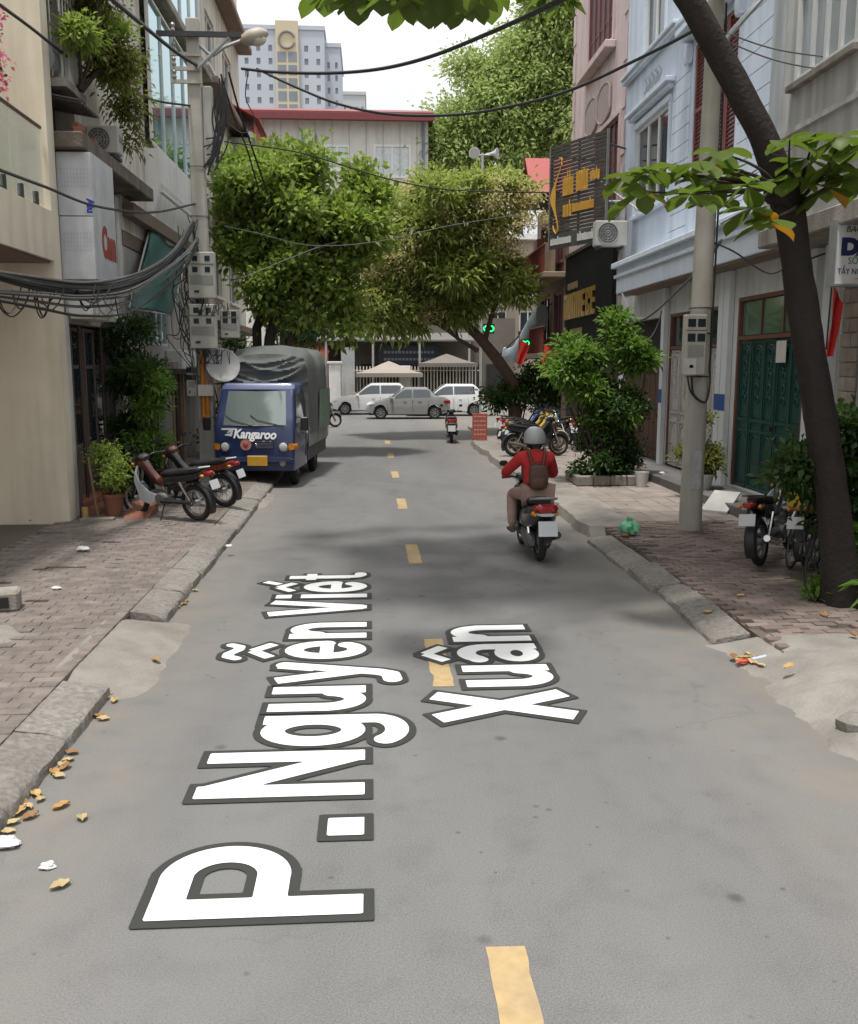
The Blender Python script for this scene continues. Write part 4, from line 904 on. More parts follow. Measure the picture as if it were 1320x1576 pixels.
for u in (0, Wd): MB().obox(SP(u, (Z0 + Z1) / 2, .0), (.03, .07, Z1 - Z0), ang).build('edge_trim', M('sign_edge', (.2, .2, .19), .5), s)
for u in (.3, Wd - .2):
    for z in (Z0 + .5, Z1 - .3): MB().tube([SP(u, z, -.05), Vector((6.6, SP(u, z).y + .6, z))], .025, 6).build('bracket', DARKM, s)
GOLD2 = M('gold_script', (.62, .33, .05), .45, .1, 6)
# the tall S swash
pts = []
for t_ in np.linspace(0, 1, 26):
    pts.append((.42 + .16 * math.sin(t_ * 2 * math.pi * .92 + 1.9) - .16 * t_, 2.25 - 1.78 * t_))
rad = [.012 + .10 * math.exp(-((t_ - .52) / .17) ** 2) for t_ in np.linspace(0, 1, 26)]
rings_l = []; mb = MB()
for i, (p, r_) in enumerate(zip(pts, rad)):
    rings_l.append([SP(p[0] - r_, Z0 + p[1], .03), SP(p[0] + r_, Z0 + p[1], .03), SP(p[0] + r_, Z0 + p[1], .055), SP(p[0] - r_, Z0 + p[1], .055)])
mb.loft(rings_l); mb.tube([SP(.55, Z0 + 2.12, .04), SP(.53, Z0 + 2.3, .04), SP(.44, Z0 + 2.32, .04), pts and SP(pts[0][0], Z0 + pts[0][1], .04)], .022, 6)
e = pts[-1]; mb.tube([SP(e[0], Z0 + e[1], .04), SP(e[0] - .08, Z0 + e[1] - .08, .04), SP(e[0] - .18, Z0 + e[1] + .02, .04), SP(e[0] - .22, Z0 + e[1] + .14, .04)], .022, 6)
mb.build('gold_swash', GOLD2, s)
def strip(u0, u1, z0, z1, n, mat, nm, seed):
    rg = random.Random(seed); w1 = (u1 - u0) / n
    for k in range(n):
        mb = MB(); uc = u0 + (k + .5) * w1; hgt = rg.choice((.72, .72, .8, 1.)); zz1 = z0 + (z1 - z0) * hgt
        mb.obox(SP(uc - w1 * .3, (z0 + zz1) / 2, .04), (w1 * .26, .02, zz1 - z0), ang); mb.obox(SP(uc + w1 * .16, z0 + (z1 - z0) * .36, .04), (w1 * .26, .02, (z1 - z0) * .72), ang)
        mb.obox(SP(uc - w1 * .07, z0 + (z1 - z0) * rg.choice((.06, .66)), .0405), (w1 * .2, .02, (z1 - z0) * .12), ang); mb.build(nm, mat, s)
strip(.60, 1.05, Z0 + 1.32, Z0 + 1.95, 5, GOLD2, 'gold_letter', 1); strip(1.16, 1.65, Z0 + 1.36, Z0 + 2.05, 5, GOLD2, 'gold_letter', 2); strip(1.72, 2.1, Z0 + 1.55, Z0 + 1.85, 5, GOLD2, 'gold_letter', 3)
strip(.62, 1.0, Z0 + .78, Z0 + 1.2, 3, GOLD2, 'gold_letter', 4); strip(1.02, 1.9, Z0 + .86, Z0 + 1.14, 10, GOLD2, 'gold_letter', 5)
WPR = M('white_print', (.62, .62, .58), .6); strip(.1, 1.0, Z0 + .1, Z0 + .32, 9, WPR, 'white_letter', 6); strip(1.25, 2.12, Z0 + .1, Z0 + .34, 9, WPR, 'white_letter', 7)
ac_unit('upper air conditioner unit beside the slatted sign', (6.25, 24.6, 6.05), math.pi / 2 * 0, .62, .62, .35)
ac_unit('lower air conditioner unit hung at the corner of the blue house', (5.95, 23.55, 5.35), 0, .8, .66, .32)
# --- brown cluttered houses at the corner
h = thing('brown_corner_house', 'cluttered brown house with balconies at the right corner', 'house', (7.6, 34, .1))
BRN = M('brown_render', (.19, .125, .095), .88, .2, 2, .3, 40, streak=.5, dirt=.4); BRN2 = M('tan_panel', (.33, .25, .18), .8, .2, 3, dirt=.3)
F3 = Fac('x', 6.5, -1)
MB().box(6.75, 14, 31.41, 37.0, .1, 8.2).build('wall', BRN, h)
ops = [(31.9, 33.4, 3.4, 5.0), (34.2, 36.2, 3.4, 5.0), (31.9, 33.4, 6.0, 7.6), (34.2, 36.2, 6.0, 7.6), (31.8, 36.6, .14, 2.6)]
fwall(F3, h, BRN, 31.41, 37.0, .14, 8.2, ops, name='facade')
for q in ops[:4]: fwin(F3, h, *q, 3, 1, MAROON, GLS, .07, .1)
for z in (2.75, 5.4): mb = MB(); F3.b(mb, 31.45, 36.95, z, z + .18, .002, .75); mb.build('balcony_slab', BRN2, h, bevel=.02)
for z in (2.93, 5.58):
    mb = MB()
    for k in range(30): mb.tube([(5.8, 31.6 + k * .18, z), (5.8, 31.6 + k * .18, z + .85)], .018, 5)
    mb.box(5.77, 5.83, 31.5, 36.9, z + .85, z + .9); mb.build('railing', REDW, h)
for k, (y, z, hh) in enumerate([(32.2, 5.6, 1.0), (33.6, 5.6, 1.3), (35.0, 2.95, 1.1), (36.2, 5.6, .9)]): MB().box(5.9, 6.3, y, y + .7, z, z + hh).build('balcony_panel', [BRN2, REDW, OFFW, BRN2][k], h, bevel=.02)
RROOF = M('red_roof_sheet', (.36, .06, .055), .6, .1, 4)
rl_, rr2 = float(aty(812, 262, 34.6)[0]), 8.4
mb = MB(); mb.prism([(33.3, 8.35), (34.6, 9.75), (34.6, 9.81), (33.26, 8.38)], 'x', rl_ - .1, rr2); mb.prism([(36.0, 8.35), (34.6, 9.75), (34.6, 9.81), (36.04, 8.38)], 'x', rl_ - .1, rr2); mb.build('red_roof', RROOF, h)
mb = MB().prism([(33.45, 8.21), (35.85, 8.21), (35.85, 8.4), (34.6, 9.6), (33.45, 8.4)], 'x', rl_ + .05, 8.3); mb.build('attic', BROWND, h)
MB().box(6.9, 7.0, 31.8, 36.6, .14, 2.7).build('shop_shade_sheet', SHADE_BLK, h)  # dark sheet coloured as the shop's inner shade
# pale blue rolled tarp and awning tube
t = thing('rolled_tarp', 'pale blue tarpaulin hanging rolled at the corner shop', 'tarp', (5.4, 36.5, 2.6))
mb = MB(); rings_l = []
for i in range(9):
    u = i / 8; c = Vector((6.2 - 1.0 * u, 34.0 + 2.2 * u, 4.3 - 1.3 * u - .5 * math.sin(u * 3))); r_ = .28 + .12 * math.sin(u * 5)
    rings_l.append([c + Vector((r_ * math.cos(a_) * .8, 0, r_ * math.sin(a_) * 1.5 + .05 * math.sin(3 * a_ + i))) for a_ in np.linspace(0, 2 * math.pi, 14, endpoint=False)])
mb.loft(rings_l).build('sheet', M('tarp_blue', (.36, .43, .46), .6, .2, 4, .5, 10), t, smooth=True)
MB().tube([(6.5, 33.8, 4.7), (5.0, 36.4, 2.9)], .03, 6).build('pole', DARKM, t)
def led(label, c, w_, hh, col):
    t = thing('led_sign', label, 'led sign', (c[0], c[1], c[2]), 'lit green signs at the corner')
    MB().box(c[0] - w_ / 2, c[0] + w_ / 2, c[1], c[1] + .08, c[2] - hh / 2, c[2] + hh / 2).build('case', DARKM, t)
    mb = MB()
    for s_ in (-1, 1): mb.torus((c[0] + s_ * w_ * .2, c[1] - .01, c[2]), hh * .28, hh * .07, 'y', 14, 6)
    mb.build('lit_rings', col, t)
LED = emit('led_green', (.02, .9, .2), 1.6)
led('oval green lit sign under the tarpaulin', tuple(aty(752, 506, 36.2)), .42, .36, LED); led('small green lit sign beside the red flag', tuple(aty(808, 528, 33.0)), .35, .24, LED)
def flag(label, top, w_, hh, seed):
    top = Vector(top); t = thing('red_flag', label, 'flag', tuple(top - Vector((0, 0, hh))), 'red flags'); rg = random.Random(seed); n, m = 8, 10; P = []
    for j in range(m + 1):
        for i in range(n + 1):
            u, v = i / n, j / m; P.append(top + Vector((w_ * (u * (1 - .45 * v) - .3 * v), .06 * math.sin(u * 7 + v * 3 + seed) * (.3 + v), -hh * v - .25 * hh * u * (1 - v))))
    mb = MB(); mb.add(P, [(j * (n + 1) + i, j * (n + 1) + i + 1, (j + 1) * (n + 1) + i + 1, (j + 1) * (n + 1) + i) for j in range(m) for i in range(n)])
    mb.build('cloth', M('flag_red', (.62, .035, .025), .8, .12), t, smooth=True)
    MB().tube([top + Vector((-.02, .01, .12)), top + Vector((-.02 - .02, .02, -hh * .9))], .012, 5).build('flagstaff', BROWND, t)
flag('red flag hanging at the corner shop nearer the road', aty(800, 522, 32.0), .35, .85, 1)
flag('red flag hanging above the parked motorbikes', aty(838, 530, 30.5), .35, .9, 2)
flag('red flag drooping behind the leaning tree trunk', aty(1283, 440, 12.3), .14, .92, 3)
# --- doctor sign facing the street at the right edge
s = thing('clinic_sign', 'white clinic sign with dark blue capitals at the right edge', 'signboard', (6.2, 11.5, 3.4))
ps = aty(1281, 438, 11.5); pt = aty(1285, 342, 11.5); x0 = float(ps[0]); z0, z1 = float(ps[2]), float(pt[2])
MB().box(x0, x0 + 1.35, 11.5, 11.62, z0, z1).build('panel', M('sign_white', (.62, .62, .61), .5, .04), s, bevel=.008)
mb = MB()
for a_, b_, c_, d_ in ((x0 - .02, x0 + .01, z0 - .02, z1 + .02), (x0 + .011, x0 + 1.36, z0 - .02, z0 + .008), (x0 + .011, x0 + 1.36, z1 - .008, z1 + .02)): mb.box(a_, b_, 11.485, 11.63, c_, d_)
mb.build('frame', STEEL, s)
def st(nm, txt, px, py, size, mat, **k):
    p = aty(px, py, 11.497); return text_obj(nm, txt, size, mat, s, (float(p[0]), 11.496, float(p[2])), (1, 0, 0), (0, 0, 1), ext=.002, **k)
NAVY = M('navy_print', (.012, .018, .09), .5)
st('top_lettering', 'BÁC', 1301, 357, .105, M('black_print', (.03, .03, .035), .5), shear=.25); st('main_lettering', 'DA', 1294, 391, .26, NAVY, sx=1.12, bold=.02); st('number_lettering', 'SỐ', 1304, 406, .11, M('green_print', (.02, .16, .11), .5)); st('small_lettering', 'TẨY NỐT', 1288, 422, .10, NAVY, sx=.82)
mb = MB(); p = aty(1312, 429, 11.49); mb.prism([(p[0], p[2]), (p[0] + .5, p[2] + .035), (p[0] + .5, p[2] - .035)], 'y', 11.494, 11.498); mb.build('red_arrow', M('red_print', (.5, .03, .04), .5), s)
for z in (z0 + .15, z1 - .15): MB().tube([(x0 + 1.3, 11.56, z), (7.2, 11.56, z)], .02, 6).build('bracket', DARKM, s)
# ================================================================== FAR STREET AND BACKGROUND
SHED = M('shed_panel', (.60, .585, .545), .8, .05, 2, streak=.3, dcol=(.36, .34, .31)); REDR = M('dark_red_roof', (.21, .045, .045), .55, .1, 3)
FS = Fac('y', 60, -1)
h = thing('shed_block', 'pale panelled block with dark red eaves behind the green trees', 'building', (-3, 64, 0))
MB().box(-10.5, 3.7, 60.31, 74, 0, 17.3).build('wall', SHED, h)
pw = []
for x0_, x1_, y0_, y1_ in ((500, 538, 223, 262), (575, 632, 223, 272), (330, 395, 226, 262)):
    a_ = aty(x0_, y1_, 60); b_ = aty(x1_, y0_, 60); pw.append((float(a_[0]), float(b_[0]), float(a_[2]), float(b_[2])))
fwall(FS, h, SHED, -10.5, 3.7, 0, 17.3, pw, th=.3, name='facade')
for q in pw[:2]: fwin(FS, h, *q, 2, 1, WFRAME, M('pale_blind', (.55, .60, .60), .4), .14, .05)
fwin(FS, h, *pw[2], 1, 1, WFRAME, GLS, .12, .05)
for k in range(14): mb = MB(); u = -10.4 + k * 1.03; FS.b(mb, u, u + .03, 12, 17.2, .003, .03); mb.build('panel_joint', M('joint_grey', (.40, .39, .37), .8), h)
mb = MB().prism([(59.2, 17.2), (59.2, 17.55), (63.5, 18.75), (75, 17.6), (75, 17.2)], 'x', -11.3, 4.0); mb.build('roof', REDR, h)
mb = MB(); FS.b(mb, -11.3, 4.05, 17.05, 17.4, .82, .95); mb.build('gutter', M('red_gutter', (.16, .03, .035), .5), h)
MB().tube([(3.4, 59.9, .2), (3.4, 59.9, 17.1)], .08).build('downpipe', M('blue_pipe', (.16, .2, .3), .6), h); MB().tube([aty(466, 212, 59.9), aty(466, 290, 59.9)], .05).build('downpipe', M('blue_pipe'), h)
# apartment towers
TOWW = M('tower_blue_grey', (.46, .495, .555), .85, .05, .1); TOWY = M('tower_yellow', (.55, .47, .33), .85, .05, .1); TWIN = M('tower_window', (.21, .235, .27), .4, .2, .2)  # tower tones paled, distance haze painted into the colours
def tower(label, Yt, x0_, x1_, ytop, rows, cols, mat, step=None, strip=None):
    a_ = aty(x0_, ytop, Yt); b_ = aty(x1_, ytop, Yt); X0, X1, Zt = float(a_[0]), float(b_[0]), float(a_[2]); F = Fac('y', Yt, -1)
    h = thing('apartment_tower', label, 'apartment tower', ((X0 + X1) / 2, Yt, 0))
    MB().box(X0, X1, Yt + .4, Yt + 25, 0, Zt).build('wall', mat, h)
    sp = (X1 - X0) / cols; holes = []
    for r in range(rows):
        for c in range(cols):
            u = X0 + sp * (c + .5); z = Zt - 5.2 - r * 3.15; holes.append((u - sp * .16, u + sp * .16, z, z + 1.5))
    if strip: holes = [q for q in holes if not (strip[0] - 1.2 < (q[0] + q[1]) / 2 < strip[1] + 1.2)]
    fwall(F, h, mat, X0, X1, 0, Zt, holes, th=.39, name='facade')
    for q in holes:
        mb = MB(); F.b(mb, q[0], q[1], q[2], q[3], -.3, -.2); w_ = mb.build('window', TWIN, h)
    mb = MB(); F.b(mb, X0 - .3, X1 + .3, Zt, Zt + 1.0, -25, .3); mb.build('parapet', mat, h)
    if strip:
        mb = MB(); F.b(mb, strip[0], strip[1], 0, Zt + 1.8, .002, 1.2); st_ = mb.build('yellow_bay', TOWY, h)
        um = (strip[0] + strip[1]) / 2
        for r in range(rows):
            for s_ in (-1, 1): mb = MB(); z = Zt - 8 - r * 3.15; F.b(mb, um + s_ * 1.35 - 1.1, um + s_ * 1.35 + 1.1, z, z + 2.4, 1.203, 1.26); mb.build('bay_window', TWIN, st_)
        mb = MB(); mb.torus((um, Yt - 1.35, Zt - 2.8), 2.0, .28, 'y', 20, 6, R(20), R(340)); mb.build('roof_emblem', M('emblem_dark', (.2, .2, .2), .5), st_)
    return h
Yt = 255
sa, sb_ = float(aty(424, 50, Yt)[0]), float(aty(459, 50, Yt)[0])
tower('tall blue grey apartment tower with yellow central bay', Yt, 350, 498, 44, 26, 8, TOWW, strip=(sa, sb_))
tower('narrower stepped wing of the apartment towers, just right of the yellow bay', 262, 499, 523, 73, 24, 2, TOWW)
tower('small distant pale tower block low beside the apartment wing', 330, 526, 562, 146, 22, 4, M('tower_pale', (.47, .48, .49), .85, .05, .1))
# white gate pillar, railing fence and restaurant behind the cars
FENY = 56.0
t = thing('white_gatepost', 'plain white gatepost at the left end of the railing', 'gatepost', (-3.2, FENY, .1)); a_ = aty(506, 560, FENY); b_ = aty(524, 560, FENY)
MB().box(a_[0], b_[0], FENY - .3, FENY + .3, .1, float(a_[2])).build('shaft', OFFW, t, bevel=.02); MB().box(a_[0] - .08, b_[0] + .08, FENY - .38, FENY + .38, float(a_[2]) + .002, float(a_[2]) + .14).build('cap', OFFW, t, bevel=.02)
t = thing('railing_fence', 'cream vertical-bar railing on a low wall behind the parked cars', 'fence', (2, FENY, .1)); x0_, x1_ = float(b_[0]) + .1, float(aty(738, 560, FENY)[0])
MB().box(x0_, x1_, FENY - .1, FENY + .1, .1, .75).build('base_wall', OFFW, t)
bar = MB().box(-.032, .032, -.02, .02, 0, 1.72).mesh('bar', M('cream_bar', (.55, .52, .45), .6)); nbar = int((x1_ - x0_) / .19); gp = float(aty(623, 560, FENY)[0])
for k in range(nbar):
    x = x0_ + .1 + k * .19
    if abs(x - gp) > .35: obj('bar', bar, t, (x - 2, 0, .65))
for z in (.9, 2.2): MB().box(x0_, x1_, FENY - .03, FENY + .03, z, z + .05).build('rail', M('cream_bar'), t)
MB().box(gp - .32, gp + .32, FENY - .25, FENY + .25, .1, 2.5).build('pier', OFFW, t, bevel=.02)
h = thing('restaurant_pavilion', 'low dark-fronted pavilion with awnings behind the railing', 'pavilion', (3, 60, .1))
MB().box(-4, 9, 58.6, 59.1, .1, 5.4).build('wall', M('dark_front_wall', (.13, .115, .095), .9, .2, 1), h)  # dark brown wall colour across the front
for k in range(8): MB().box(-3.6 + k * 1.55, -2.5 + k * 1.55, 58.5, 58.59, .5, 2.6).build('opening_shade_sheet', SHADE_BLK, h)  # black sheets on the wall paint the shade of openings
mb = MB(); a_ = aty(582, 563, 57.6); b_ = aty(674, 532, 57.6); MB().box(a_[0], b_[0], 57.5, 57.7, float(a_[2]), float(b_[2])).build('fascia', M('dark_fascia', (.012, .016, .024), .4), h)
for r in range(2):
    for k in range(14): MB().box(a_[0] + .35 + k * .22, a_[0] + .5 + k * .22, 57.48, 57.499, float(a_[2]) + .32 + r * .42, float(a_[2]) + .46 + r * .42).build('fascia_character', M('dull_print', (.13, .15, .18), .6), h)
mb = MB().prism([(56.9, 3.95), (56.9, 4.05), (59.5, 4.75), (59.5, 4.65)], 'x', -5.2, 6.4); mb.build('awning', M('grey_awning', (.16, .155, .15), .7, .15, 1), h)
for x in (-4.9, -2.6, .2, 3.0, 6.0): MB().tube([(x, 57.0, .1), (x, 57.0, 3.95)], .07).build('post', M('post_grey', (.35, .34, .32), .6), h)
# cream block behind the flowering tree
h = thing('cream_block', 'cream two-storey block partly hidden by the flowering tree', 'building', (9, 62, .1)); F6 = Fac('y', 59.5, -1)
CRB = M('cream_block_wall', (.36, .31, .24), .9, .1, 1, streak=.3); hl = [(5.6 + k * 1.9, 6.7 + k * 1.9, 4.2, 5.9) for k in range(6)] + [(5.6 + k * 1.9, 6.7 + k * 1.9, 7.6, 9.2) for k in range(6)]
MB().box(4.6, 26, 59.81, 72, .1, 10.2).build('wall', CRB, h); fwall(F6, h, CRB, 4.6, 26, .1, 10.2, hl, th=.3, name='facade')
for q in hl: fwin(F6, h, *q, 2, 1, OFFW, GLS, .08, .1, sill=False)
mb = MB(); F6.b(mb, 4.5, 26, 6.7, 6.95, .002, .4); F6.b(mb, 4.5, 26, 10.2, 10.5, -.3, .5); mb.build('cornice', OFFW, h)
# canopies in front of the pavilion
def canopy(label, xl, xr, ytop, yb, Yc, mat):
    L_ = aty(xl, yb, Yc); R_ = aty(xr, yb, Yc); T_ = aty((xl + xr) / 2, ytop, Yc); x0_, x1_ = float(L_[0]), float(R_[0]); zb = float(L_[2]); zt = zb + (float(T_[2]) - zb) * .75; xm = (x0_ + x1_) / 2; hd = (x1_ - x0_) / 2
    t = thing('garden_canopy', label, 'canopy', (xm, Yc, .1), 'canopies behind the cars')
    mb = MB(); c = [(x0_, Yc - hd, zb), (x1_, Yc - hd, zb), (x1_, Yc + hd, zb), (x0_, Yc + hd, zb)]; n = 6; prof = [(1, 0), (.8, .12), (.5, .42), (.22, .78), (.02, 1)]
    mb.loft([[(xm + (p[0] - xm) * r_, Yc + (p[1] - Yc) * r_, zb + (zt - zb) * v_) for p in c] for r_, v_ in prof], cap=False).build('roof_sheet', mat, t)
    for i in range(4): p, q = c[i], c[(i + 1) % 4]; m_ = MB(); m_.add([p, q, (q[0], q[1], zb - .22), (p[0], p[1], zb - .22)], [(0, 1, 2, 3)]); m_.build('valance', mat, t)
    for p in c: MB().tube([(xm + (p[0] - xm) * .97, Yc + (p[1] - Yc) * .97, .1), (xm + (p[0] - xm) * .97, Yc + (p[1] - Yc) * .97, zb)], .035, 6).build('post', DARKM, t)
canopy('tan pyramid canopy behind the silver sedan', 548, 648, 550, 574, 54.6, M('tan_canvas', (.31, .265, .225), .85, .1, 1)); canopy('brown canopy behind the white hatchback', 644, 730, 540, 559, 56.6, M('brown_canvas', (.17, .15, .13), .85, .1, 1))
single('pale_booth', MB().box(*sorted((float(aty(524, 520, 57)[0]), float(aty(545, 520, 57)[0]))), 57.2, 58.4, .1, 3.6), M('booth_white', (.5, .52, .52), .7, .1), 'small pale booth behind the railing beside the truck', 'booth', loc=(-2.5, 57.6, .1), bevel=.02)
mb = MB(); a_ = aty(470, 545, 56.5); mb.add([(a_[0] - 1.3, 57, 3.3), (a_[0] + 1.4, 57, 3.3), (a_[0] + .9, 58.2, 4.6), (a_[0] - .8, 58.2, 4.6)], [(0, 1, 2, 3)]); mb.box(a_[0] - 1.2, a_[0] + 1.3, 57.0, 58.3, .1, 3.3)
single('tiled_kiosk', mb, M('tile_red', (.33, .10, .06), .8, .25, 3), 'red-tiled kiosk roof glimpsed under the left tree', 'kiosk', loc=(a_[0], 57.5, .1))
# loudspeakers on a mast
t = thing('loudspeaker_mast', 'grey mast with two horn loudspeakers in front of the big tree', 'loudspeaker', (0, 0, 0)); Ys = 46; c = Vector(aty(742, 246, Ys)); t.location = (c.x, Ys, 0)
MB().tube([(c.x, Ys, .1), (c.x, Ys, c.z + .3)], .06).build('mast', STEEL, t)
for px, dv in ((731, Vector((-.25, -1, -.05))), (757, Vector((1, -.45, 0)))):
    p = Vector(aty(px, 237, Ys)); dv = dv.normalized(); pts = [p - dv * .3, p - dv * .1, p + dv * .1, p + dv * .26]; MB().tube(pts, [.05, .06, .12, .26], 18).build('horn', M('horn_white', (.48, .48, .47), .6), t, smooth=True)
    MB().tube([p + dv * .262, p + dv * .268], [.22, .22], 18).build('horn_mouth', M('horn_inside', (.3, .3, .29), .6), t)
MB().tube([Vector(aty(731, 239, Ys)), Vector(aty(757, 239, Ys))], .03, 6).build('cross_bar', STEEL, t)
# ================================================================== TREES AND PLANTS
BARK = M('dark_bark', (.055, .042, .034), .92, .3, 9, .9, 30); BARK2 = M('brown_bark', (.115, .07, .05), .92, .28, 8, .9, 26, dirt=.4, dcol=(.045, .032, .027))
LF1 = foliage('leaf_bright', (.165, .24, .05), (.29, .36, .095)); LF2 = foliage('leaf_pinnate', (.20, .265, .065), (.33, .375, .115)); LF3 = foliage('leaf_far', (.26, .335, .115), (.35, .42, .165))
LF4 = foliage('leaf_shrub', (.09, .17, .03), (.17, .27, .06)); LF5 = foliage('leaf_dark', (.025, .055, .014), (.055, .10, .025)); LF6 = foliage('leaf_olive', (.10, .12, .03), (.19, .19, .06)); BLOS = foliage('blossom_cream', (.44, .42, .20), (.58, .49, .28), .7)
def tree(name, label, base, stems, ells, ncl, per, Lg, Wd, mat, seed, spread, bark, nlimb=26, droop=.25, lr=.04, lo=.5, group=None):
    t = thing(name, label, 'tree', base, group); mb = MB()
    for pts, r0, r1 in stems:
        mb.tube(pts, [r0 + (r1 - r0) * i / (len(pts) - 1) for i in range(len(pts))], 10)
    mb.build('trunk', bark, t, smooth=True)
    o, C = crown('crown', t, ells, ncl, per, Lg, Wd, mat, seed, spread, lo=lo, droop=droop)
    rg = random.Random(seed); mb = MB()
    for k in range(nlimb):
        st = rg.choice(stems); p = Vector(st[0][-1 - rg.randint(0, 1)]); q = Vector(C[rg.randrange(len(C))]); pts = limb(p, q, seed * 100 + k, .12)
        mb.tube(pts, [lr * (1 - .8 * i / (len(pts) - 1)) for i in range(len(pts))], 6)
    mb.build('branches', bark, t, smooth=True); return t
def E_(x, y, rx, ry, Y, rd=None):       # ellipsoid from its outline in the photograph, at the distance of the tree's foot
    c = aty(x, y, Y); k = Y / F_PX; return (tuple(map(float, c)), (rx * k, (rd or (rx + ry) / 2) * k, ry * k))
YA = 26.5
def A_(x, y, dY=0): return tuple(map(float, aty(x, y, YA + dY)))
b0 = (-3.1, YA, .14)
tree('street_tree', 'bushy bright green tree standing behind the blue truck', b0,
     [([b0, A_(415, 520), A_(430, 470), A_(455, 420), A_(470, 370)], .17, .07), ([b0, A_(395, 505, .3), A_(418, 440, .3), A_(400, 380, .4), A_(395, 330, .5)], .15, .06), ([(b0[0] + .15, b0[1] - .1, .14), A_(450, 505, -.3), A_(490, 470, -.4), A_(510, 420, -.6)], .1, .04)],
     [E_(450, 290, 75, 65, YA), E_(400, 350, 60, 85, YA), E_(490, 370, 95, 85, YA), E_(545, 330, 50, 55, YA), E_(420, 430, 70, 45, YA), E_(525, 435, 78, 55, YA), E_(500, 485, 60, 32, YA), E_(380, 300, 38, 55, YA), E_(440, 240, 35, 22, YA), E_(548, 285, 28, 22, YA)],
     900, 32, .21, .135, LF1, 11, .40, BARK, 46, .14, lo=.25)
YB = 33.0
def B_(x, y, dY=0): return tuple(map(float, aty(x, y, YB + dY)))
b1 = tuple(map(float, gnd(792, 665, .14))); b1 = (5.15, YB, .12)
stm = [([b1, B_(790, 590), B_(765, 553), B_(738, 520), B_(712, 495), B_(706, 465), B_(690, 448)], .26, .11), ([B_(745, 528), B_(755, 490), B_(765, 460, .2), B_(770, 420, .3)], .10, .05), ([B_(735, 540), B_(705, 522, -.2), B_(680, 500, -.4)], .09, .04)]
ellB = [E_(685, 350, 115, 75, YB), E_(620, 395, 75, 65, YB), E_(760, 380, 62, 70, YB), E_(700, 430, 80, 45, YB), E_(600, 455, 60, 45, YB), E_(560, 485, 48, 34, YB), E_(635, 492, 60, 28, YB), E_(590, 505, 45, 22, YB), E_(725, 310, 80, 38, YB), E_(780, 440, 30, 28, YB)]
tf = tree('flowering_tree', 'leaning tree with drooping leaves and cream blossom sprays over the corner', b1, stm, ellB, 1050, 34, .28, .095, LF2, 21, .42, BARK2, 50, .38, .05, lo=.4)
YF = YB - .5; bl = [E_(690, 315, 100, 40, YF), E_(620, 370, 60, 30, YF), E_(765, 340, 60, 45, YF), E_(605, 400, 60, 30, YF), E_(650, 440, 60, 40, YF), E_(580, 450, 40, 30, YF)]
crown('blossom', tf, bl, 300, 44, .105, .065, BLOS, 22, .36, lo=.8, hi=1.12, nbd=4)
YC = 62.0
ellC = [E_(700, 225, 42, 48, YC), E_(745, 165, 50, 60, YC), E_(800, 120, 60, 60, YC), E_(850, 60, 60, 70, YC), E_(860, 170, 60, 80, YC), E_(790, 220, 70, 55, YC), E_(720, 120, 25, 25, YC), E_(880, -20, 60, 60, YC), E_(690, 260, 40, 30, YC)]
bc = (float(aty(800, 300, YC)[0]), YC, .1)
tree('tall_tree', 'tall airy light green tree rising behind the corner houses', bc, [([bc, (bc[0], YC, 8), tuple(map(float, aty(795, 200, YC))), tuple(map(float, aty(830, 90, YC)))], .5, .15)], ellC, 1900, 40, .34, .17, LF3, 31, 1.1, BARK, 40, .3, .12, lo=.35)
# dark trees filling the view beyond the pavilion
for k, (px, pyt, Yd, lab) in enumerate([(430, 440, 50, 'dark tree at the far left corner behind the truck'), (905, 300, 66, 'dense tree hidden behind the pink house')]):
    c = aty(px, pyt, Yd); b_ = (float(c[0]), Yd, .1); tree('background_tree', lab, b_, [([b_, (b_[0], Yd, 2.5), (b_[0] + .3, Yd, float(c[2]))], .3, .1)], [((b_[0], Yd, float(c[2])), (2.6, 2.4, 2.2)), ((b_[0] + 1, Yd, float(c[2]) - 1.2), (2.2, 2, 1.6))], 260, 34, .34, .17, LF5, 41 + k, .6, BARK, 14, .3, .06)
# --- near tree with big paddle leaves
YD = 8.85; tp = [(1296, 945), (1290, 860), (1281, 760), (1262, 650), (1248, 560), (1236, 480), (1226, 400), (1211, 310), (1172, 205), (1115, 100), (1062, 0), (1000, -90)]
dy = [0, 0, .02, .05, .05, .02, 0, -.05, -.1, -.1, -.15, -.2]; TP = [tuple(map(float, aty(x, y, YD + d))) for (x, y), d in zip(tp, dy)]; TP[0] = (TP[0][0], TP[0][1], .1)
rr = [.21, .165, .15, .15, .145, .14, .135, .145, .122, .117, .112, .105]
t4 = thing('leaning_tree', 'dark leaning trunk with big paddle-shaped leaves on the right pavement', 'tree', TP[0])
mb = MB(); rgt = random.Random(9); PT = []; RT = []
for i in range(len(TP) - 1):
    for j in range(14):
        u = j / 14; PT.append(Vector(TP[i]).lerp(Vector(TP[i + 1]), u)); RT.append(rr[i] + (rr[i + 1] - rr[i]) * u)
PT.append(Vector(TP[-1])); RT.append(rr[-1])
for i_ in range(3, len(PT) - 3): PT[i_] = (PT[i_ - 2] + PT[i_] + PT[i_ + 2]) / 3
mb.tube(PT, RT, 30)
for i_, v_ in enumerate(mb.v):                           # furrowed bark
    c_ = PT[min(i_ // 30, len(PT) - 1)]; d_ = (Vector(v_) - c_); n_ = fb(d_.x * 9 + 3, d_.y * 9, 1.6, v_[2] * 1.5) * .5 + fb(d_.x, v_[2] * .8, 3., d_.y * 3) * .35
    mb.v[i_] = tuple(c_ + d_ * (1 + .16 * n_))
kn = Vector(aty(1212, 335, YD)); mb.ball(tuple(kn + Vector((-.1, -.1, 0))), (.11, .1, .13)); mb.ball(tuple(Vector(aty(1190, 300, YD)) + Vector((-.03, -.05, 0))), (.09, .08, .1))
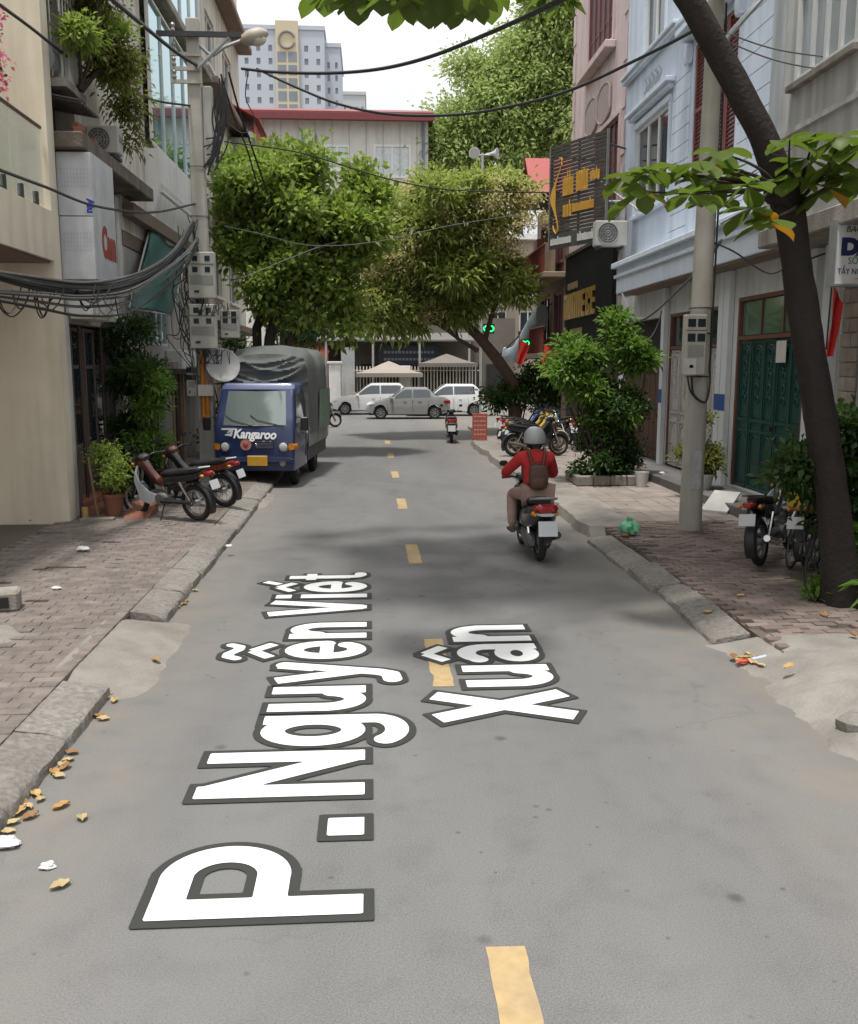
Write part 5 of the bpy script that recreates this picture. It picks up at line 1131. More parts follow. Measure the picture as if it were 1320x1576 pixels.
mb.build('trunk', M('black_brown_bark', (.019, .013, .011), .9, .35, 7, 1., 22, dirt=.3, dcol=(.045, .035, .03)), t4, smooth=True)  # near-black brown base colour for the bark
top = Vector(TP[-1]); brm = MB(); limbs = []
rg = random.Random(4)
for k in range(26):
    q = Vector((1.6 + rg.uniform(-3.6, 3.4), 10.9 + rg.uniform(-2.4, 2.8), rg.uniform(7.6, 9.6))); pts = limb(top - Vector((0, 0, .2)), q, 300 + k, .1); limbs.append(pts); brm.tube(pts, [.07 * (1 - .8 * i / 6) for i in range(7)], 6)
brm.build('branches', BARK, t4, smooth=True)
PAD = foliage('leaf_paddle', (.06, .115, .02), (.15, .20, .04), .45, .45); PADY = foliage('leaf_yellow', (.42, .27, .03), (.45, .2, .04), .5, .3)
def paddle(mat, seed, Lg=.27, Wd=.145):
    rg = random.Random(seed); n = 8; L_, R_, Cm = [], [], []
    for i in range(n + 1):
        u = i / n; wv = Wd / 2 * (math.sin(math.pi * min(1, u ** 1.5 * .93)) ** .8 if 0 < u < 1 else .04); z = -.5 * Lg * (u ** 2) * .35 + .01 * math.sin(u * 6 + seed)
        Cm.append((0, u * Lg, z)); L_.append((-wv, u * Lg, z + wv * .35)); R_.append((wv, u * Lg, z + wv * .35))
    mb = MB(); N_ = n + 1; mb.add(L_ + Cm + R_, [(i, N_ + i, N_ + i + 1, i + 1) for i in range(n)] + [(N_ + i, 2 * N_ + i, 2 * N_ + i + 1, N_ + i + 1) for i in range(n)]); return mb.mesh('leaf', mat, smooth=True)
PM = [paddle(PAD, k, .31 + .03 * (k % 3), .22) for k in range(4)]; PY = paddle(PADY, 9, .3, .19)
def rosette(c, n, seed, out=(0, 0, 0), yellow=0, sc=1.):
    rg = random.Random(seed); c = Vector(c)
    for k in range(n):
        a = 2 * math.pi * k / n + rg.uniform(-.4, .4); tilt = rg.uniform(-.75, .15)
        d = Vector((math.cos(a), math.sin(a), tilt)) + Vector(out) * .6; q = d.to_track_quat('Y', 'Z')
        o = obj('leaf', PY if k < yellow else rg.choice(PM), t4, tuple(c - t4.location), q.to_euler(), (sc * rg.uniform(.8, 1.15),) * 3)
def spray(pix, Y, anchor, n, seed, yel=(), sc=1.):
    rgx = random.Random(seed)
    for k, (x, y) in enumerate(pix):
        c = Vector(aty(x, y, Y + rgx.uniform(-.35, .35))); MB().tube(limb(anchor, c, seed + k, .08), [.022 - .0026 * i for i in range(7)], 6).build('twig', BARK, t4, smooth=True)
        rosette(c, n, seed * 31 + k, yellow=1 if k in yel else 0, sc=sc)
anL = Vector(aty(1195, 290, YD - .05)); anR = Vector(aty(1225, 315, YD - .05))
spray([(968, 272), (1000, 262), (1040, 255), (1075, 250), (1105, 235), (1130, 262), (1065, 300), (985, 295), (1085, 275), (1150, 285), (1160, 320), (1095, 310)], 8.3, anL, 6, 50, yel=(7, 10, 3), sc=.86)
spray([(1215, 215), (1255, 205), (1295, 210), (1240, 245), (1285, 250), (1320, 225), (1275, 290), (1225, 275), (1300, 275), (1330, 260), (1180, 340)], 8.3, anR, 6, 60, yel=(6, 10), sc=.86)
topan = Vector((2.2, 8.4, 7.3))
spray([(510, -22), (545, -10), (570, -18), (600, -12), (632, -2), (660, -8), (690, -12), (720, -2), (745, -25), (500, -40), (655, -30), (610, -40), (700, -40)], 7.2, Vector((.6, 7.6, 6.0)), 7, 70, yel=(2,), sc=.85)
MB().tube(limb(topan, (.6, 7.6, 6.0), 5, .05), .045, 7).build('branch', BARK, t4, smooth=True)
rngc = np.random.default_rng(77); Pc = []; Ac = []
tips = [p for l in limbs for p in (l[-1], l[-2], l[-3], l[4])]
for tpnt in tips:
    for r_ in range(5):
        c = np.array(tpnt) + rngc.normal(size=3) * np.array([.5, .5, .3])
        for k in range(8): a = rngc.uniform(0, 6.283); Pc.append(c); Ac.append((math.cos(a), math.sin(a), rngc.uniform(-.4, .4)))
o = obj('crown', leaves_mesh('crown', np.array(Pc) - np.array(t4.location), np.array(Ac), .30, .16, PAD, rngc, .2), t4)
# --- shrubs
def shrub(name, label, base, ells, ncl, per, Lg, Wd, mat, seed, spread, cat='shrub', stems=4, droop=.2, lo=.4, bark=BARK):
    t = thing(name, label, cat, base); o, C = crown('foliage', t, ells, ncl, per, Lg, Wd, mat, seed, spread, lo=lo, droop=droop); mb = MB(); rg = random.Random(seed)
    for k in range(stems): mb.tube(limb((base[0] + rg.uniform(-.08, .08), base[1] + rg.uniform(-.06, .06), base[2]), C[rg.randrange(len(C))], seed + k, .08), [.035, .032, .028, .024, .02, .014, .008], 6)
    mb.build('stem', bark, t, smooth=True); return t
YE = 18.9
shrub('leafy_bush', 'bright leafy bush growing in the stone planter on the right', (4.75, 18.75, .3), [E_(905, 575, 72, 52, YE), E_(958, 545, 45, 35, YE), E_(865, 590, 35, 30, YE), E_(930, 610, 55, 40, YE), E_(985, 560, 22, 25, YE), E_(955, 503, 24, 20, YE), E_(895, 655, 30, 25, YE), E_(880, 540, 40, 25, YE)], 330, 24, .155, .062, LF4, 51, .2, stems=10)
shrub('ivy_hedge', 'dark ivy tangle beneath the leafy bush in the planter', (4.6, 18.7, .3), [E_(920, 690, 50, 45, YE), E_(945, 640, 45, 50, YE), E_(905, 715, 40, 20, YE), E_(960, 700, 18, 25, YE)], 300, 24, .10, .06, LF5, 52, .2, stems=12)
shrub('corner_hedge', 'dark rounded hedge at the foot of the flowering tree', (5.3, 33, .12), [E_(790, 605, 45, 28, YB), E_(760, 612, 25, 20, YB), E_(830, 600, 30, 30, YB)], 220, 26, .14, .08, LF5, 53, .3)
shrub('climbing_shrub', 'tall dark climbing shrub beside the brown folding doors', (-4.2, 17.6, .14), [((-4.28, 17.5, z), (.30, .42, .48)) for z in (.6, 1.2, 1.8, 2.4, 2.9)] + [((-4.1, 17.0, 2.45), (.3, .35, .3)), ((-4.2, 17.0, .6), (.35, .35, .45))], 380, 26, .13, .05, LF5, 54, .22, stems=8)
shrub('pale_green_shrub', 'lighter green sprig of climbing shrub reaching over the motorbikes', (-3.95, 17.3, .14), [((-4.0, 17.0, 1.1), (.2, .25, .45)), ((-3.9, 17.0, 2.3), (.25, .25, .2)), ((-4.05, 16.9, 1.7), (.2, .2, .3))], 120, 22, .14, .05, LF4, 57, .2)  # leaves in the lighter shrub green
shrub('hanging_vine', 'yellowish vine tumbling over the caged balcony at upper left', (-4.5, 15.6, 6.72), [((-4.4, 15.3, 9.6), (.25, .4, .8)), ((-4.35, 15.6, 8.6), (.3, .5, .7)), ((-4.2, 16.0, 8.0), (.35, .5, .6)), ((-4.1, 16.5, 7.6), (.35, .5, .55)), ((-4.05, 17.0, 7.3), (.3, .4, .5)), ((-4.15, 16.1, 7.1), (.25, .4, .5)), ((-4.1, 17.3, 6.75), (.2, .3, .45))], 420, 20, .11, .045, LF6, 55, .24, cat='vine', droop=.5, lo=.2)
shrub('green_vine', 'fresh green clump of vine on the cage corner at upper left', (-4.5, 15.7, 6.72), [((-4.1, 16.2, 7.4), (.28, .35, .4)), ((-4.3, 15.3, 7.5), (.2, .4, .3))], 90, 20, .12, .055, LF1, 56, .2, cat='vine')
shrub('trunk_ivy', 'dark shrub crowding round the leaning trunk on the right', (4.95, 9.3, .14), [((4.75, 9.25, 1.35), (.42, .4, .32)), ((5.05, 9.2, 1.6), (.45, .35, .35)), ((5.2, 9.4, 1.1), (.4, .4, .4)), ((4.98, 9.1, 2.0), (.16, .16, .35)), ((5.2, 9.5, .8), (.35, .3, .5))], 300, 22, .10, .06, LF5, 58, .2, stems=8)
shrub('spiky_plant', 'green strap-leaved plant at the right edge by the trunk', (4.85, 8.75, .14), [((4.86, 8.7, .45), (.14, .16, .2)), ((4.92, 8.75, .75), (.14, .15, .12))], 20, 16, .26, .045, LF4, 59, .08, cat='plant', stems=3, droop=.35)
shrub('weed_tuft', 'small weed tuft at the foot of the leaning trunk', (4.5, 9.0, .14), [((4.48, 9.0, .22), (.12, .1, .08))], 20, 10, .10, .045, LF4, 60, .08, cat='plant', stems=3)
shrub('alley_shrub', 'dark shrub in shade between the left pole and the truck', (-3.75, 25.0, .14), [((-3.75, 25, 2.0), (.5, .5, .8)), ((-3.6, 25, 3.0), (.4, .4, .6)), ((-3.8, 25, 1.0), (.45, .5, .7))], 160, 22, .14, .06, LF5, 61, .25)
# bougainvillea on the balcony
BOU = foliage('bougainvillea', (.55, .12, .2), (.65, .25, .33), .6)
t = shrub('bougainvillea', 'pink bougainvillea on the glass balcony at the left edge', (-4.85, 12.2, 4.75), [((-4.7, 12.25, 6.0), (.22, .45, .35)), ((-4.75, 12.0, 6.4), (.25, .4, .3))], 90, 18, .07, .04, LF5, 62, .15, cat='plant', stems=4)
crown('flowers', t, [((-4.65, 12.25, 6.05), (.25, .5, .35)), ((-4.7, 12.1, 6.45), (.25, .4, .3))], 60, 16, .06, .05, BOU, 63, .12)
# planter, pots
t = thing('stone_planter', 'low pale stone planter under the leafy bush', 'planter', (4.75, 18.5, .14))
for k in range(4): MB().box(4.08 + k * .34, 4.41 + k * .34, 18.2, 18.34, .14, .34).build('stone_block', CONC, t, bevel=.02)
for k in range(3):
    MB().box(4.08, 4.2, 18.36 + k * .34, 18.69 + k * .34, .14, .34).build('stone_block', CONC, t, bevel=.02); MB().box(5.3, 5.42, 18.36 + k * .34, 18.69 + k * .34, .14, .34).build('stone_block', CONC, t, bevel=.02)
MB().box(4.2, 5.3, 18.34, 19.4, .14, .31).build('soil', BASE, t)
def pot(label, loc, r, hgt, mat, ells, leafm, seed, Lg=.12, Wd=.05, ncl=60):
    t = thing('potted_plant', label, 'potted plant', loc, 'potted plants'); MB().lathe([(r * .7, 0), (r * .95, hgt * .85), (r * 1.08, hgt * .86), (r * 1.08, hgt), (r * .92, hgt), (r * .9, hgt * .9)], loc, 20).build('pot', mat, t, smooth=True)
    MB().lathe([(.005, hgt * .88), (r * .9, hgt * .88), (r * .9, hgt * .9), (.005, hgt * .9)], loc, 16).build('soil', BASE, t)
    o, C = crown('foliage', t, ells, ncl, 22, Lg, Wd, leafm, seed, .16, lo=.3); mb = MB(); rg = random.Random(seed)
    for k in range(5): mb.tube(limb((loc[0], loc[1], loc[2] + hgt * .85), C[rg.randrange(len(C))], seed + k, .08), .012, 5)
    mb.build('stem', BARK, t); return t
pl = tuple(map(float, gnd(176, 794, PZ)))
pot('bright potted shrub in a terracotta pot by the cream wall', pl, .17, .36, TERRA, [((pl[0], pl[1], .85), (.2, .2, .26)), ((pl[0] - .02, pl[1], 1.12), (.17, .17, .22)), ((pl[0] + .06, pl[1], .65), (.16, .16, .18))], LF1, 71, .07, .035, 90)
pq = tuple(map(float, gnd(1098, 748, PZ))); pot('potted shrub between the grey and green gates', (5.98, 16.45, .30), .2, .28, M('pot_white', (.5, .48, .44), .7), [((5.98, 16.45, .95), (.28, .28, .28)), ((6.0, 16.5, 1.35), (.2, .2, .35)), ((5.95, 16.4, .75), (.25, .25, .15))], LF6, 72, .1, .05, 90)
single('white_bucket', MB().lathe([(.1, 0), (.14, .3), (.13, .3), (.095, .02), (.001, .02)], (5.32, 18.0, PZ), 18), M('bucket_white', (.55, .54, .5), .5, .06), 'small off-white bucket beside the stone planter', 'bucket', loc=(5.32, 18.0, PZ), smooth=True)
# ================================================================== POLES, METERS, WIRES
PCON = M('pole_concrete', (.46, .435, .385), .9, .12, 4, .4, 50, streak=.4, dcol=(.2, .19, .17)); CABLE = M('black_cable', (.018, .018, .02), .6, .2, 20); CABG = M('grey_cable', (.13, .125, .12), .6, .2, 20)
METER = M('meter_box', (.47, .455, .40), .6, .08, 6, streak=.35, dcol=(.27, .25, .2)); METG = M('meter_grey', (.28, .275, .25), .6)
def spline(P, n=8):
    P = [np.array(p, float) for p in P]; Q = [2 * P[0] - P[1]] + P + [2 * P[-1] - P[-2]]; out = []
    for i in range(1, len(Q) - 2):
        for k in range(n):
            t = k / n; a, b, c, d = Q[i - 1], Q[i], Q[i + 1], Q[i + 2]
            out.append(.5 * ((2 * b) + (c - a) * t + (2 * a - 5 * b + 4 * c - d) * t * t + (3 * b - a - 3 * c + d) * t ** 3))
    return out + [P[-1]]
def pixpath(pts, Ya, Yb):
    if not isinstance(Ya, (int, float)): return spline([aty(x, y, d + Yb) for (x, y), d in zip(pts, Ya)])
    n = len(pts); xs = [p[0] for p in pts]; L = [0]
    for a, b in zip(pts[:-1], pts[1:]): L.append(L[-1] + math.hypot(b[0] - a[0], b[1] - a[1]))
    return spline([aty(x, y, Ya + (Yb - Ya) * l / L[-1]) for (x, y), l in zip(pts, L)])
def wire(pts, Ya, Yb, r, label, mat=None, group='overhead cables'):
    P = pixpath(pts, Ya, Yb); return single('overhead_cable', MB().tube(P, r, 6), mat or CABLE, label, 'cable', group, loc=tuple(P[-1]), smooth=True)
PX, PY_ = -3.55, 20.74
t = thing('utility_pole', 'square concrete utility pole with street lamp on the left pavement', 'utility pole', (PX, PY_, PZ), 'utility poles')
def sq(z, a): return [(PX - a, PY_ - a, z), (PX + a, PY_ - a, z), (PX + a, PY_ + a, z), (PX - a, PY_ + a, z)]
MB().loft([sq(PZ, .17), sq(4, .155), sq(9.5, .13)]).build('shaft', PCON, t, bevel=.02)
for z in (8.25, 8.5, 8.78, 9.15): MB().box(PX - .45, PX + .17, PY_ - .19, PY_ - .135, z - .035, z + .035).build('bracket_arm', PCON, t); MB().lathe([(.03, 0), (.05, .05), (.03, .1), (.05, .15), (.02, .2)], (PX - .38, PY_ - .165, z + .036), 10).build('insulator', M('insulator', (.3, .28, .26), .3), t, smooth=True)
MB().box(PX - .7, PX + 1.0, PY_ - .25, PY_ - .195, 9.1, 9.2).build('crossarm', DARKM, t)
MB().tube([(PX + .1, PY_ - .2, 8.5), (PX + .75, PY_ - .22, 9.1)], .035, 6).build('brace', STEEL, t)
lampp = [(PX + .1, PY_ - .1, 9.0), aty(326, 85, PY_), aty(345, 73, PY_), aty(378, 60, PY_)]; MB().tube(spline(lampp, 5), .035, 8).build('lamp_arm', STEEL, t, smooth=True)
a_, b_ = Vector(aty(374, 62, PY_)), Vector(aty(412, 50, PY_)); d_ = (b_ - a_); MB().tube([a_ - d_ * .1, a_, a_ + d_ * .3, a_ + d_ * .7, b_], [.05, .1, .16, .15, .05], 14).build('lamp_head', M('lamp_shell', (.42, .36, .29), .5), t, smooth=True)
MB().ball(tuple(a_ + d_ * .55 - Vector((0, 0, .06))), (.2, .13, .14), 14, 8).build('lamp_bowl', M('lamp_bowl', (.62, .55, .45), .3), t, smooth=True)
for z in (1.2, 3.2, 5.6, 6.6): MB().tube([*sq(z, .158), sq(z, .158)[0]], .008, 5).build('strap', DARKM, t)
MB().box(PX + .14, PX + .36, PY_ - .1, PY_ + .05, 6.6, 8.2).build('cable_cover', M('cover_pale', (.47, .46, .42), .7, streak=.4), t, bevel=.03)
for k, (dx, top_, bot) in enumerate(((-.03, 2.75, 1.3), (.06, 2.2, 1.25))): MB().tube([(PX + dx, PY_ - .21, bot), (PX + dx, PY_ - .21, top_)], .05, 10).build('orange_conduit', M('orange_pipe', (.55, .20, .025), .6), t, smooth=True)
MB().box(PX - .12, PX + .2, PY_ - .3, PY_ - .262, 1.86, 2.1).build('paper_notice', M('paper', (.6, .56, .52), .8), t)
def meter_box(label, c, w_, z0, z1, d=.2):
    t = thing('meter_box', label, 'meter box', (c[0], c[1], z0), 'electricity meter boxes'); x0, x1 = c[0] - w_ / 2, c[0] + w_ / 2; y = c[1]; H_ = z1 - z0
    MB().box(x0, x1, y, y + d, z0, z1).build('casing', METER, t, bevel=.015)
    for j, zz in enumerate((.86, .62)):
        for i in (.27, .73): MB().box(x0 + w_ * i - .055, x0 + w_ * i + .055, y - .006, y - .001, z0 + H_ * zz - .055, z0 + H_ * zz + .055).build('dial_window', GLS, t)
    MB().box(x0 + .04, x1 - .04, y - .006, y - .001, z0 + H_ * .3, z0 + H_ * .5).build('cover_plate', METG, t)
    MB().box(x0, x1, y - .008, y - .001, z0 + H_ * .735, z0 + H_ * .745).build('lid_edge', DARKM, t); MB().box(x0 + w_ * .22, x0 + w_ * .4, y - .012, y - .001, z0 + H_ * .12, z0 + H_ * .17).build('latch', DARKM, t)
meter_box('upper meter box on the left concrete pole', (PX + .06, PY_ - .42), .56, 3.9, 4.84); meter_box('lower meter box on the left concrete pole', (PX + .05, PY_ - .42), .56, 2.86, 3.78)
meter_box('rear meter box behind the left concrete pole', (PX + .5, PY_ + .35), .4, 3.1, 3.7); meter_box('small pale box low on the left concrete pole', (PX - .27, PY_ - .2), .22, 1.85, 2.5, .12)
t = thing('satellite_dish', 'grey satellite dish beside the left concrete pole', 'satellite dish', (PX + .3, PY_ - .25, 2.1)); nrm_ = Vector((.35, -.9, .25)).normalized(); c = Vector(aty(343, 562, PY_ - .25)); u_ = nrm_.orthogonal().normalized(); v_ = nrm_.cross(u_)
MB().loft([[c + (u_ * math.cos(2 * math.pi * k / 24) + v_ * math.sin(2 * math.pi * k / 24)) * r_ + nrm_ * z for k in range(24)] for r_, z in ((.02, -.1), (.15, -.085), (.28, -.05), (.37, 0), (.36, .01), (.27, -.03), (.14, -.07), (.01, -.085))]).build('reflector', M('dish_grey', (.42, .41, .39), .6, .08, 5, dirt=.3), t, smooth=True)
MB().tube([c - nrm_ * .05 - v_ * .3, c + nrm_ * .35 - v_ * .15], .012, 6).build('feed_arm', DARKM, t); MB().tube([c - nrm_ * .1, c - nrm_ * .25, (PX + .12, PY_ - .05, c.z - .1)], .03, 8).build('stand', STEEL, t)
# round pole on the right
QX, QY = 4.64, 13.2
t = thing('utility_pole', 'round concrete utility pole with meter box on the right pavement', 'utility pole', (QX, QY, PZ), 'utility poles')
MB().tube([(QX, QY, PZ - .02), (QX + .02, QY, 3), (QX + .05, QY, 7.6)], [.165, .145, .11], 20).build('shaft', PCON, t, smooth=True)
MB().box(QX - .15, QX + .95, QY - .2, QY - .14, 7.32, 7.4).build('crossarm', STEEL, t); MB().tube([(QX + .05, QY - .12, 6.7), (QX + .6, QY - .17, 7.32)], .04, 6).build('brace', STEEL, t)
for z in (2.35, 2.95, 3.3): MB().torus((QX + .015, QY, z), .155, .01, 'z', 20, 5).build('strap', DARKM, t)
for k, dx in enumerate((.13, .17)): MB().tube([(QX + dx, QY - .05, 2.4), (QX + dx + .02, QY - .05, 5), (QX + dx, QY - .05, 7.3)], .014, 6).build('pole_cable', CABLE, t)
MB().tube(spline([(QX - .14, QY - .2, 2.36), (QX - .1, QY - .2, 2.1), (QX + .08, QY - .2, 2.0), (QX + .16, QY - .1, 2.3), (QX + .15, QY - .05, 2.6)]), .016, 6).build('pole_cable', CABLE, t, smooth=True); MB().tube(spline([(QX - .2, QY - .2, 2.36), (QX - .15, QY - .2, 2.15), (QX - .05, QY - .2, 2.03)]), .012, 6).build('pole_cable', CABLE, t, smooth=True)
MB().box(QX - .07, QX + .07, QY - .166, QY - .158, .75, 1.3).build('torn_poster', M('paper2', (.42, .42, .42), .8, .2, 14), t)
meter_box('tall meter box on the right concrete pole', (QX - .13, QY - .3), .30, 2.37, 3.2, .16)
single('paper_notice', MB().box(QX - .3, QX - .12, QY - .312, QY - .308, 2.38, 2.6), M('paper'), 'white paper notice stuck to the right meter box', 'notice', loc=(QX - .2, QY - .31, 2.38)); 
single('paper_notice', MB().box(XR + .015, XR + .02, *sorted((yz(1195, 500, XR)[0], yz(1210, 500, XR)[0])), 2.55, 2.9), M('paper'), 'white paper notice on the green gate', 'notice', loc=(XR, 15.1, 2.5))
# cables
wire([(150, -20), (215, 35), (270, 80), (303, 101)], 13, 20.6, .035, 'thick cable running from upper left to the left pole')
wire([(0, 8), (50, 45), (110, 92), (170, 128), (235, 154), (292, 163)], 12, 20.6, .022, 'cable sagging past the vines to the left pole')
wire([(0, 262), (70, 288), (150, 318), (235, 327), (300, 314)], (10.5, 12, 14.4, 17.8, 20.6), 0, .02, 'cable sagging in front of the clad box signboard')
wire([(372, 106), (420, 111), (500, 113), (580, 107), (660, 88), (760, 48), (875, -5)], 20.6, 9.5, .028, 'thick cable rising to the top right across the sky')
wire([(395, 106), (450, 132), (520, 160), (600, 176), (700, 177), (790, 163), (880, 138), (980, 92), (1066, 48), (1110, 18)], 20.6, 13.1, .025, 'thick cable sagging across the sky between the two poles')
wire([(345, 218), (460, 235), (570, 268), (640, 285), (720, 294), (870, 297)], 22, 27, .016, 'thin cable crossing in front of the flowering tree')
wire([(345, 430), (380, 425), (440, 400), (520, 372), (640, 350)], 20.7, 29, .012, 'pale drop wire looping through the left tree', CABG); wire([(345, 348), (400, 360), (480, 378), (580, 372), (690, 348), (800, 330)], 20.7, 28, .011, 'pale drop wire sagging through both trees', CABG)
wire([(352, 112), (368, 170), (392, 240), (412, 300)], 20.6, 25, .024, 'nearer of two cables dropping from the crossarm into the left tree'); wire([(340, 115), (358, 175), (380, 230), (400, 300)], 20.6, 25, .02, 'farther of two cables dropping from the crossarm into the left tree')
wire([(382, 108), (378, 150), (392, 185), (375, 205), (350, 190)], 20.5, 20.5, .012, 'thin cable loop hanging under the crossarm')
for k, (ya, yb) in enumerate(((48, 95), (60, 118), (300, 165), (318, 205), (345, 236))): wire([(1108, ya), (1200, (ya + yb) / 2 + 6), (1335, yb)], 13.1, 12.2, .010, '%s of the thin drop wires from right pole to grey house' % ['uppermost', 'second from top', 'middle', 'second from bottom', 'lowest'][k], CABG)
wire([(957, 452), (968, 478), (985, 492), (1008, 480), (1035, 455), (1085, 405), (1110, 370)], 20.5, 13.2, .022, 'grey cable hanging from the blue house balcony to the pole', CABG); wire([(965, 470), (962, 500), (975, 522), (998, 522), (1012, 500), (1018, 478)], 20.3, 20.0, .014, 'grey cable loop hanging under the blue house balcony', CABG)
wire([(1090, 370), (1130, 388), (1180, 420), (1215, 410), (1270, 390)], 13.2, 12.6, .012, 'black cable looping under the grey house balcony'); wire([(985, 325), (935, 288), (905, 262)], 23, 25.6, .02, 'pale stay rod running up to the slatted sign', M('stay_pale', (.45, .44, .42), .6))
def bundle(label, base_pts, Ya, Yb, n, sp, r, seed):
    rg = random.Random(seed); t = thing('cable_bundle', label, 'cable bundle', tuple(map(float, aty(*base_pts[-1], Ya[-1]))), 'bundles of street cables')
    for k in range(n):
        o = rg.uniform(-sp, sp); pts = [(x + rg.uniform(-2, 2), y + o * (.35 + .65 * math.sin(math.pi * i / (len(base_pts) - 1))) + rg.uniform(-1.2, 1.2)) for i, (x, y) in enumerate(base_pts)]
        MB().tube(pixpath(pts, Ya, rg.uniform(-.15, .15)), r * rg.uniform(.6, 1.25), 6).build('cable', rg.choice((CABLE, CABLE, CABG)), t, smooth=True)
bundle('thick bundle of black cables sagging across the shopfronts', [(-30, 418), (50, 435), (120, 446), (180, 444), (230, 425), (268, 392), (298, 345)], (10.5, 12, 13.5, 14.7, 16.8, 18.8, 20.5), 0, 20, 16, .020, 1)
bundle('looser tangle of cables below the thick bundle', [(-30, 452), (60, 462), (130, 470), (200, 462), (250, 430), (285, 400), (304, 372)], (10.5, 12, 13.5, 14.9, 16.8, 18.8, 20.5), 0, 11, 20, .011, 2)
rg = random.Random(6); t = thing('cable_tangle', 'snarl of loose cable ends and loops on the left pole', 'cable tangle', (PX, PY_, 3.0), 'bundles of street cables')
for k in range(34):
    x = rg.uniform(262, 312); y = rg.uniform(330, 470); MB().tube(pixpath([(x, y), (x + rg.uniform(-14, 16), y + rg.uniform(20, 50)), (x + rg.uniform(-20, 22), y + rg.uniform(50, 110)), (304 + rg.uniform(-8, 8), y + rg.uniform(60, 150))], PY_ - .25, PY_ - .2), rg.uniform(.006, .014), 5).build('cable', rg.choice((CABLE, CABG, M('tan_cable', (.25, .2, .14), .7))), t, smooth=True)
for k in range(14):
    x = rg.uniform(332, 350); y = rg.uniform(118, 150); MB().tube(pixpath([(x, y), (x + rg.uniform(-6, 6), y + 40), (x + rg.uniform(-14, 4), y + 85), (x - rg.uniform(8, 22), y + rg.uniform(90, 130))], PY_ - .2, PY_ - .2), rg.uniform(.012, .024), 5).build('cable', CABLE, t, smooth=True)
for k in range(10):
    x = rg.uniform(306, 350); MB().tube(pixpath([(x, 466), (x + rg.uniform(-8, 8), 485), (x + rg.uniform(-6, 12), 470)], PY_ - .5, PY_ - .4), .008, 5).build('cable', CABLE, t, smooth=True); MB().tube(pixpath([(x, 538), (x + rg.uniform(-8, 8), 560), (x + rg.uniform(-12, 12), 552), (x + 5, 538)], PY_ - .5, PY_ - .4), .008, 5).build('cable', CABLE, t, smooth=True)

t = thing('cable_loops', 'slack black cable loops drooping below the sagging bundle', 'cable loops', (-4.0, 14.2, 3.0), 'bundles of street cables'); rg = random.Random(16)
for k in range(13):
    x = rg.uniform(-10, 185); Yk = float(np.interp(x, [0, 100, 190], [11.3, 13.1, 14.6])); wv = rg.uniform(18, 60); dp = rg.uniform(14, 52); y0 = 448 + rg.uniform(-8, 8)
    MB().tube(pixpath([(x, y0), (x + wv * .2, y0 + dp * .7), (x + wv * .5, y0 + dp), (x + wv * .8, y0 + dp * .6), (x + wv, y0 - 3)], (Yk, Yk + .1, Yk + .2, Yk + .3, Yk + .4), 0), rg.uniform(.006, .013), 5).build('cable', CABLE, t, smooth=True)
# ================================================================== VEHICLES
RUB = M('tyre_rubber', (.018, .018, .018), .85, .2, 20); ALU = M('alloy', (.42, .42, .43), .35, .08, 10, metal=.8); CHR = M('chrome', (.6, .6, .6), .18, .04, 10, metal=1.); BLKP = M('black_plastic', (.016, .016, .018), .45, .15, 12); SEATM = M('vinyl_seat', (.014, .014, .015), .55, .15, 20)
TAIL = M('red_lens', (.28, .01, .012), .2, .05); AMB = M('amber_lens', (.6, .22, .02), .25, .05); CLENS = M('clear_lens', (.55, .57, .58), .15, .05); PLATE = M('blank_plate', (.55, .56, .58), .6, .03); ENG = M('engine_cast', (.16, .155, .15), .55, .2, 12, metal=.5)
def wheel(t, y, rad, tw, rim, name, spokes=True, z=None, x=0.):
    z = rad if z is None else z; w_ = MB().torus((x, y, z), rad - tw, tw, 'x', 28, 8, sq=.85).build(name, RUB, t, smooth=True)
    m = MB(); m.torus((x, y, z), rad - 2 * tw, tw * .38, 'x', 28, 6, sq=1.6); m.tube([(x - .05, y, z), (x + .05, y, z)], .045, 12)
    n = 12 if spokes else 5
    for k in range(n):
        a = 2 * math.pi * k / n; p = Vector((x, y + math.cos(a) * .04, z + math.sin(a) * .04)); q = Vector((x, y + math.cos(a + .25) * (rad - 2 * tw), z + math.sin(a + .25) * (rad - 2 * tw)))
        m.tube([p + Vector(((-1) ** k * .03, 0, 0)), q], .0035 if spokes else .016, 4)
    m.build('rim', rim, w_, smooth=True); return w_
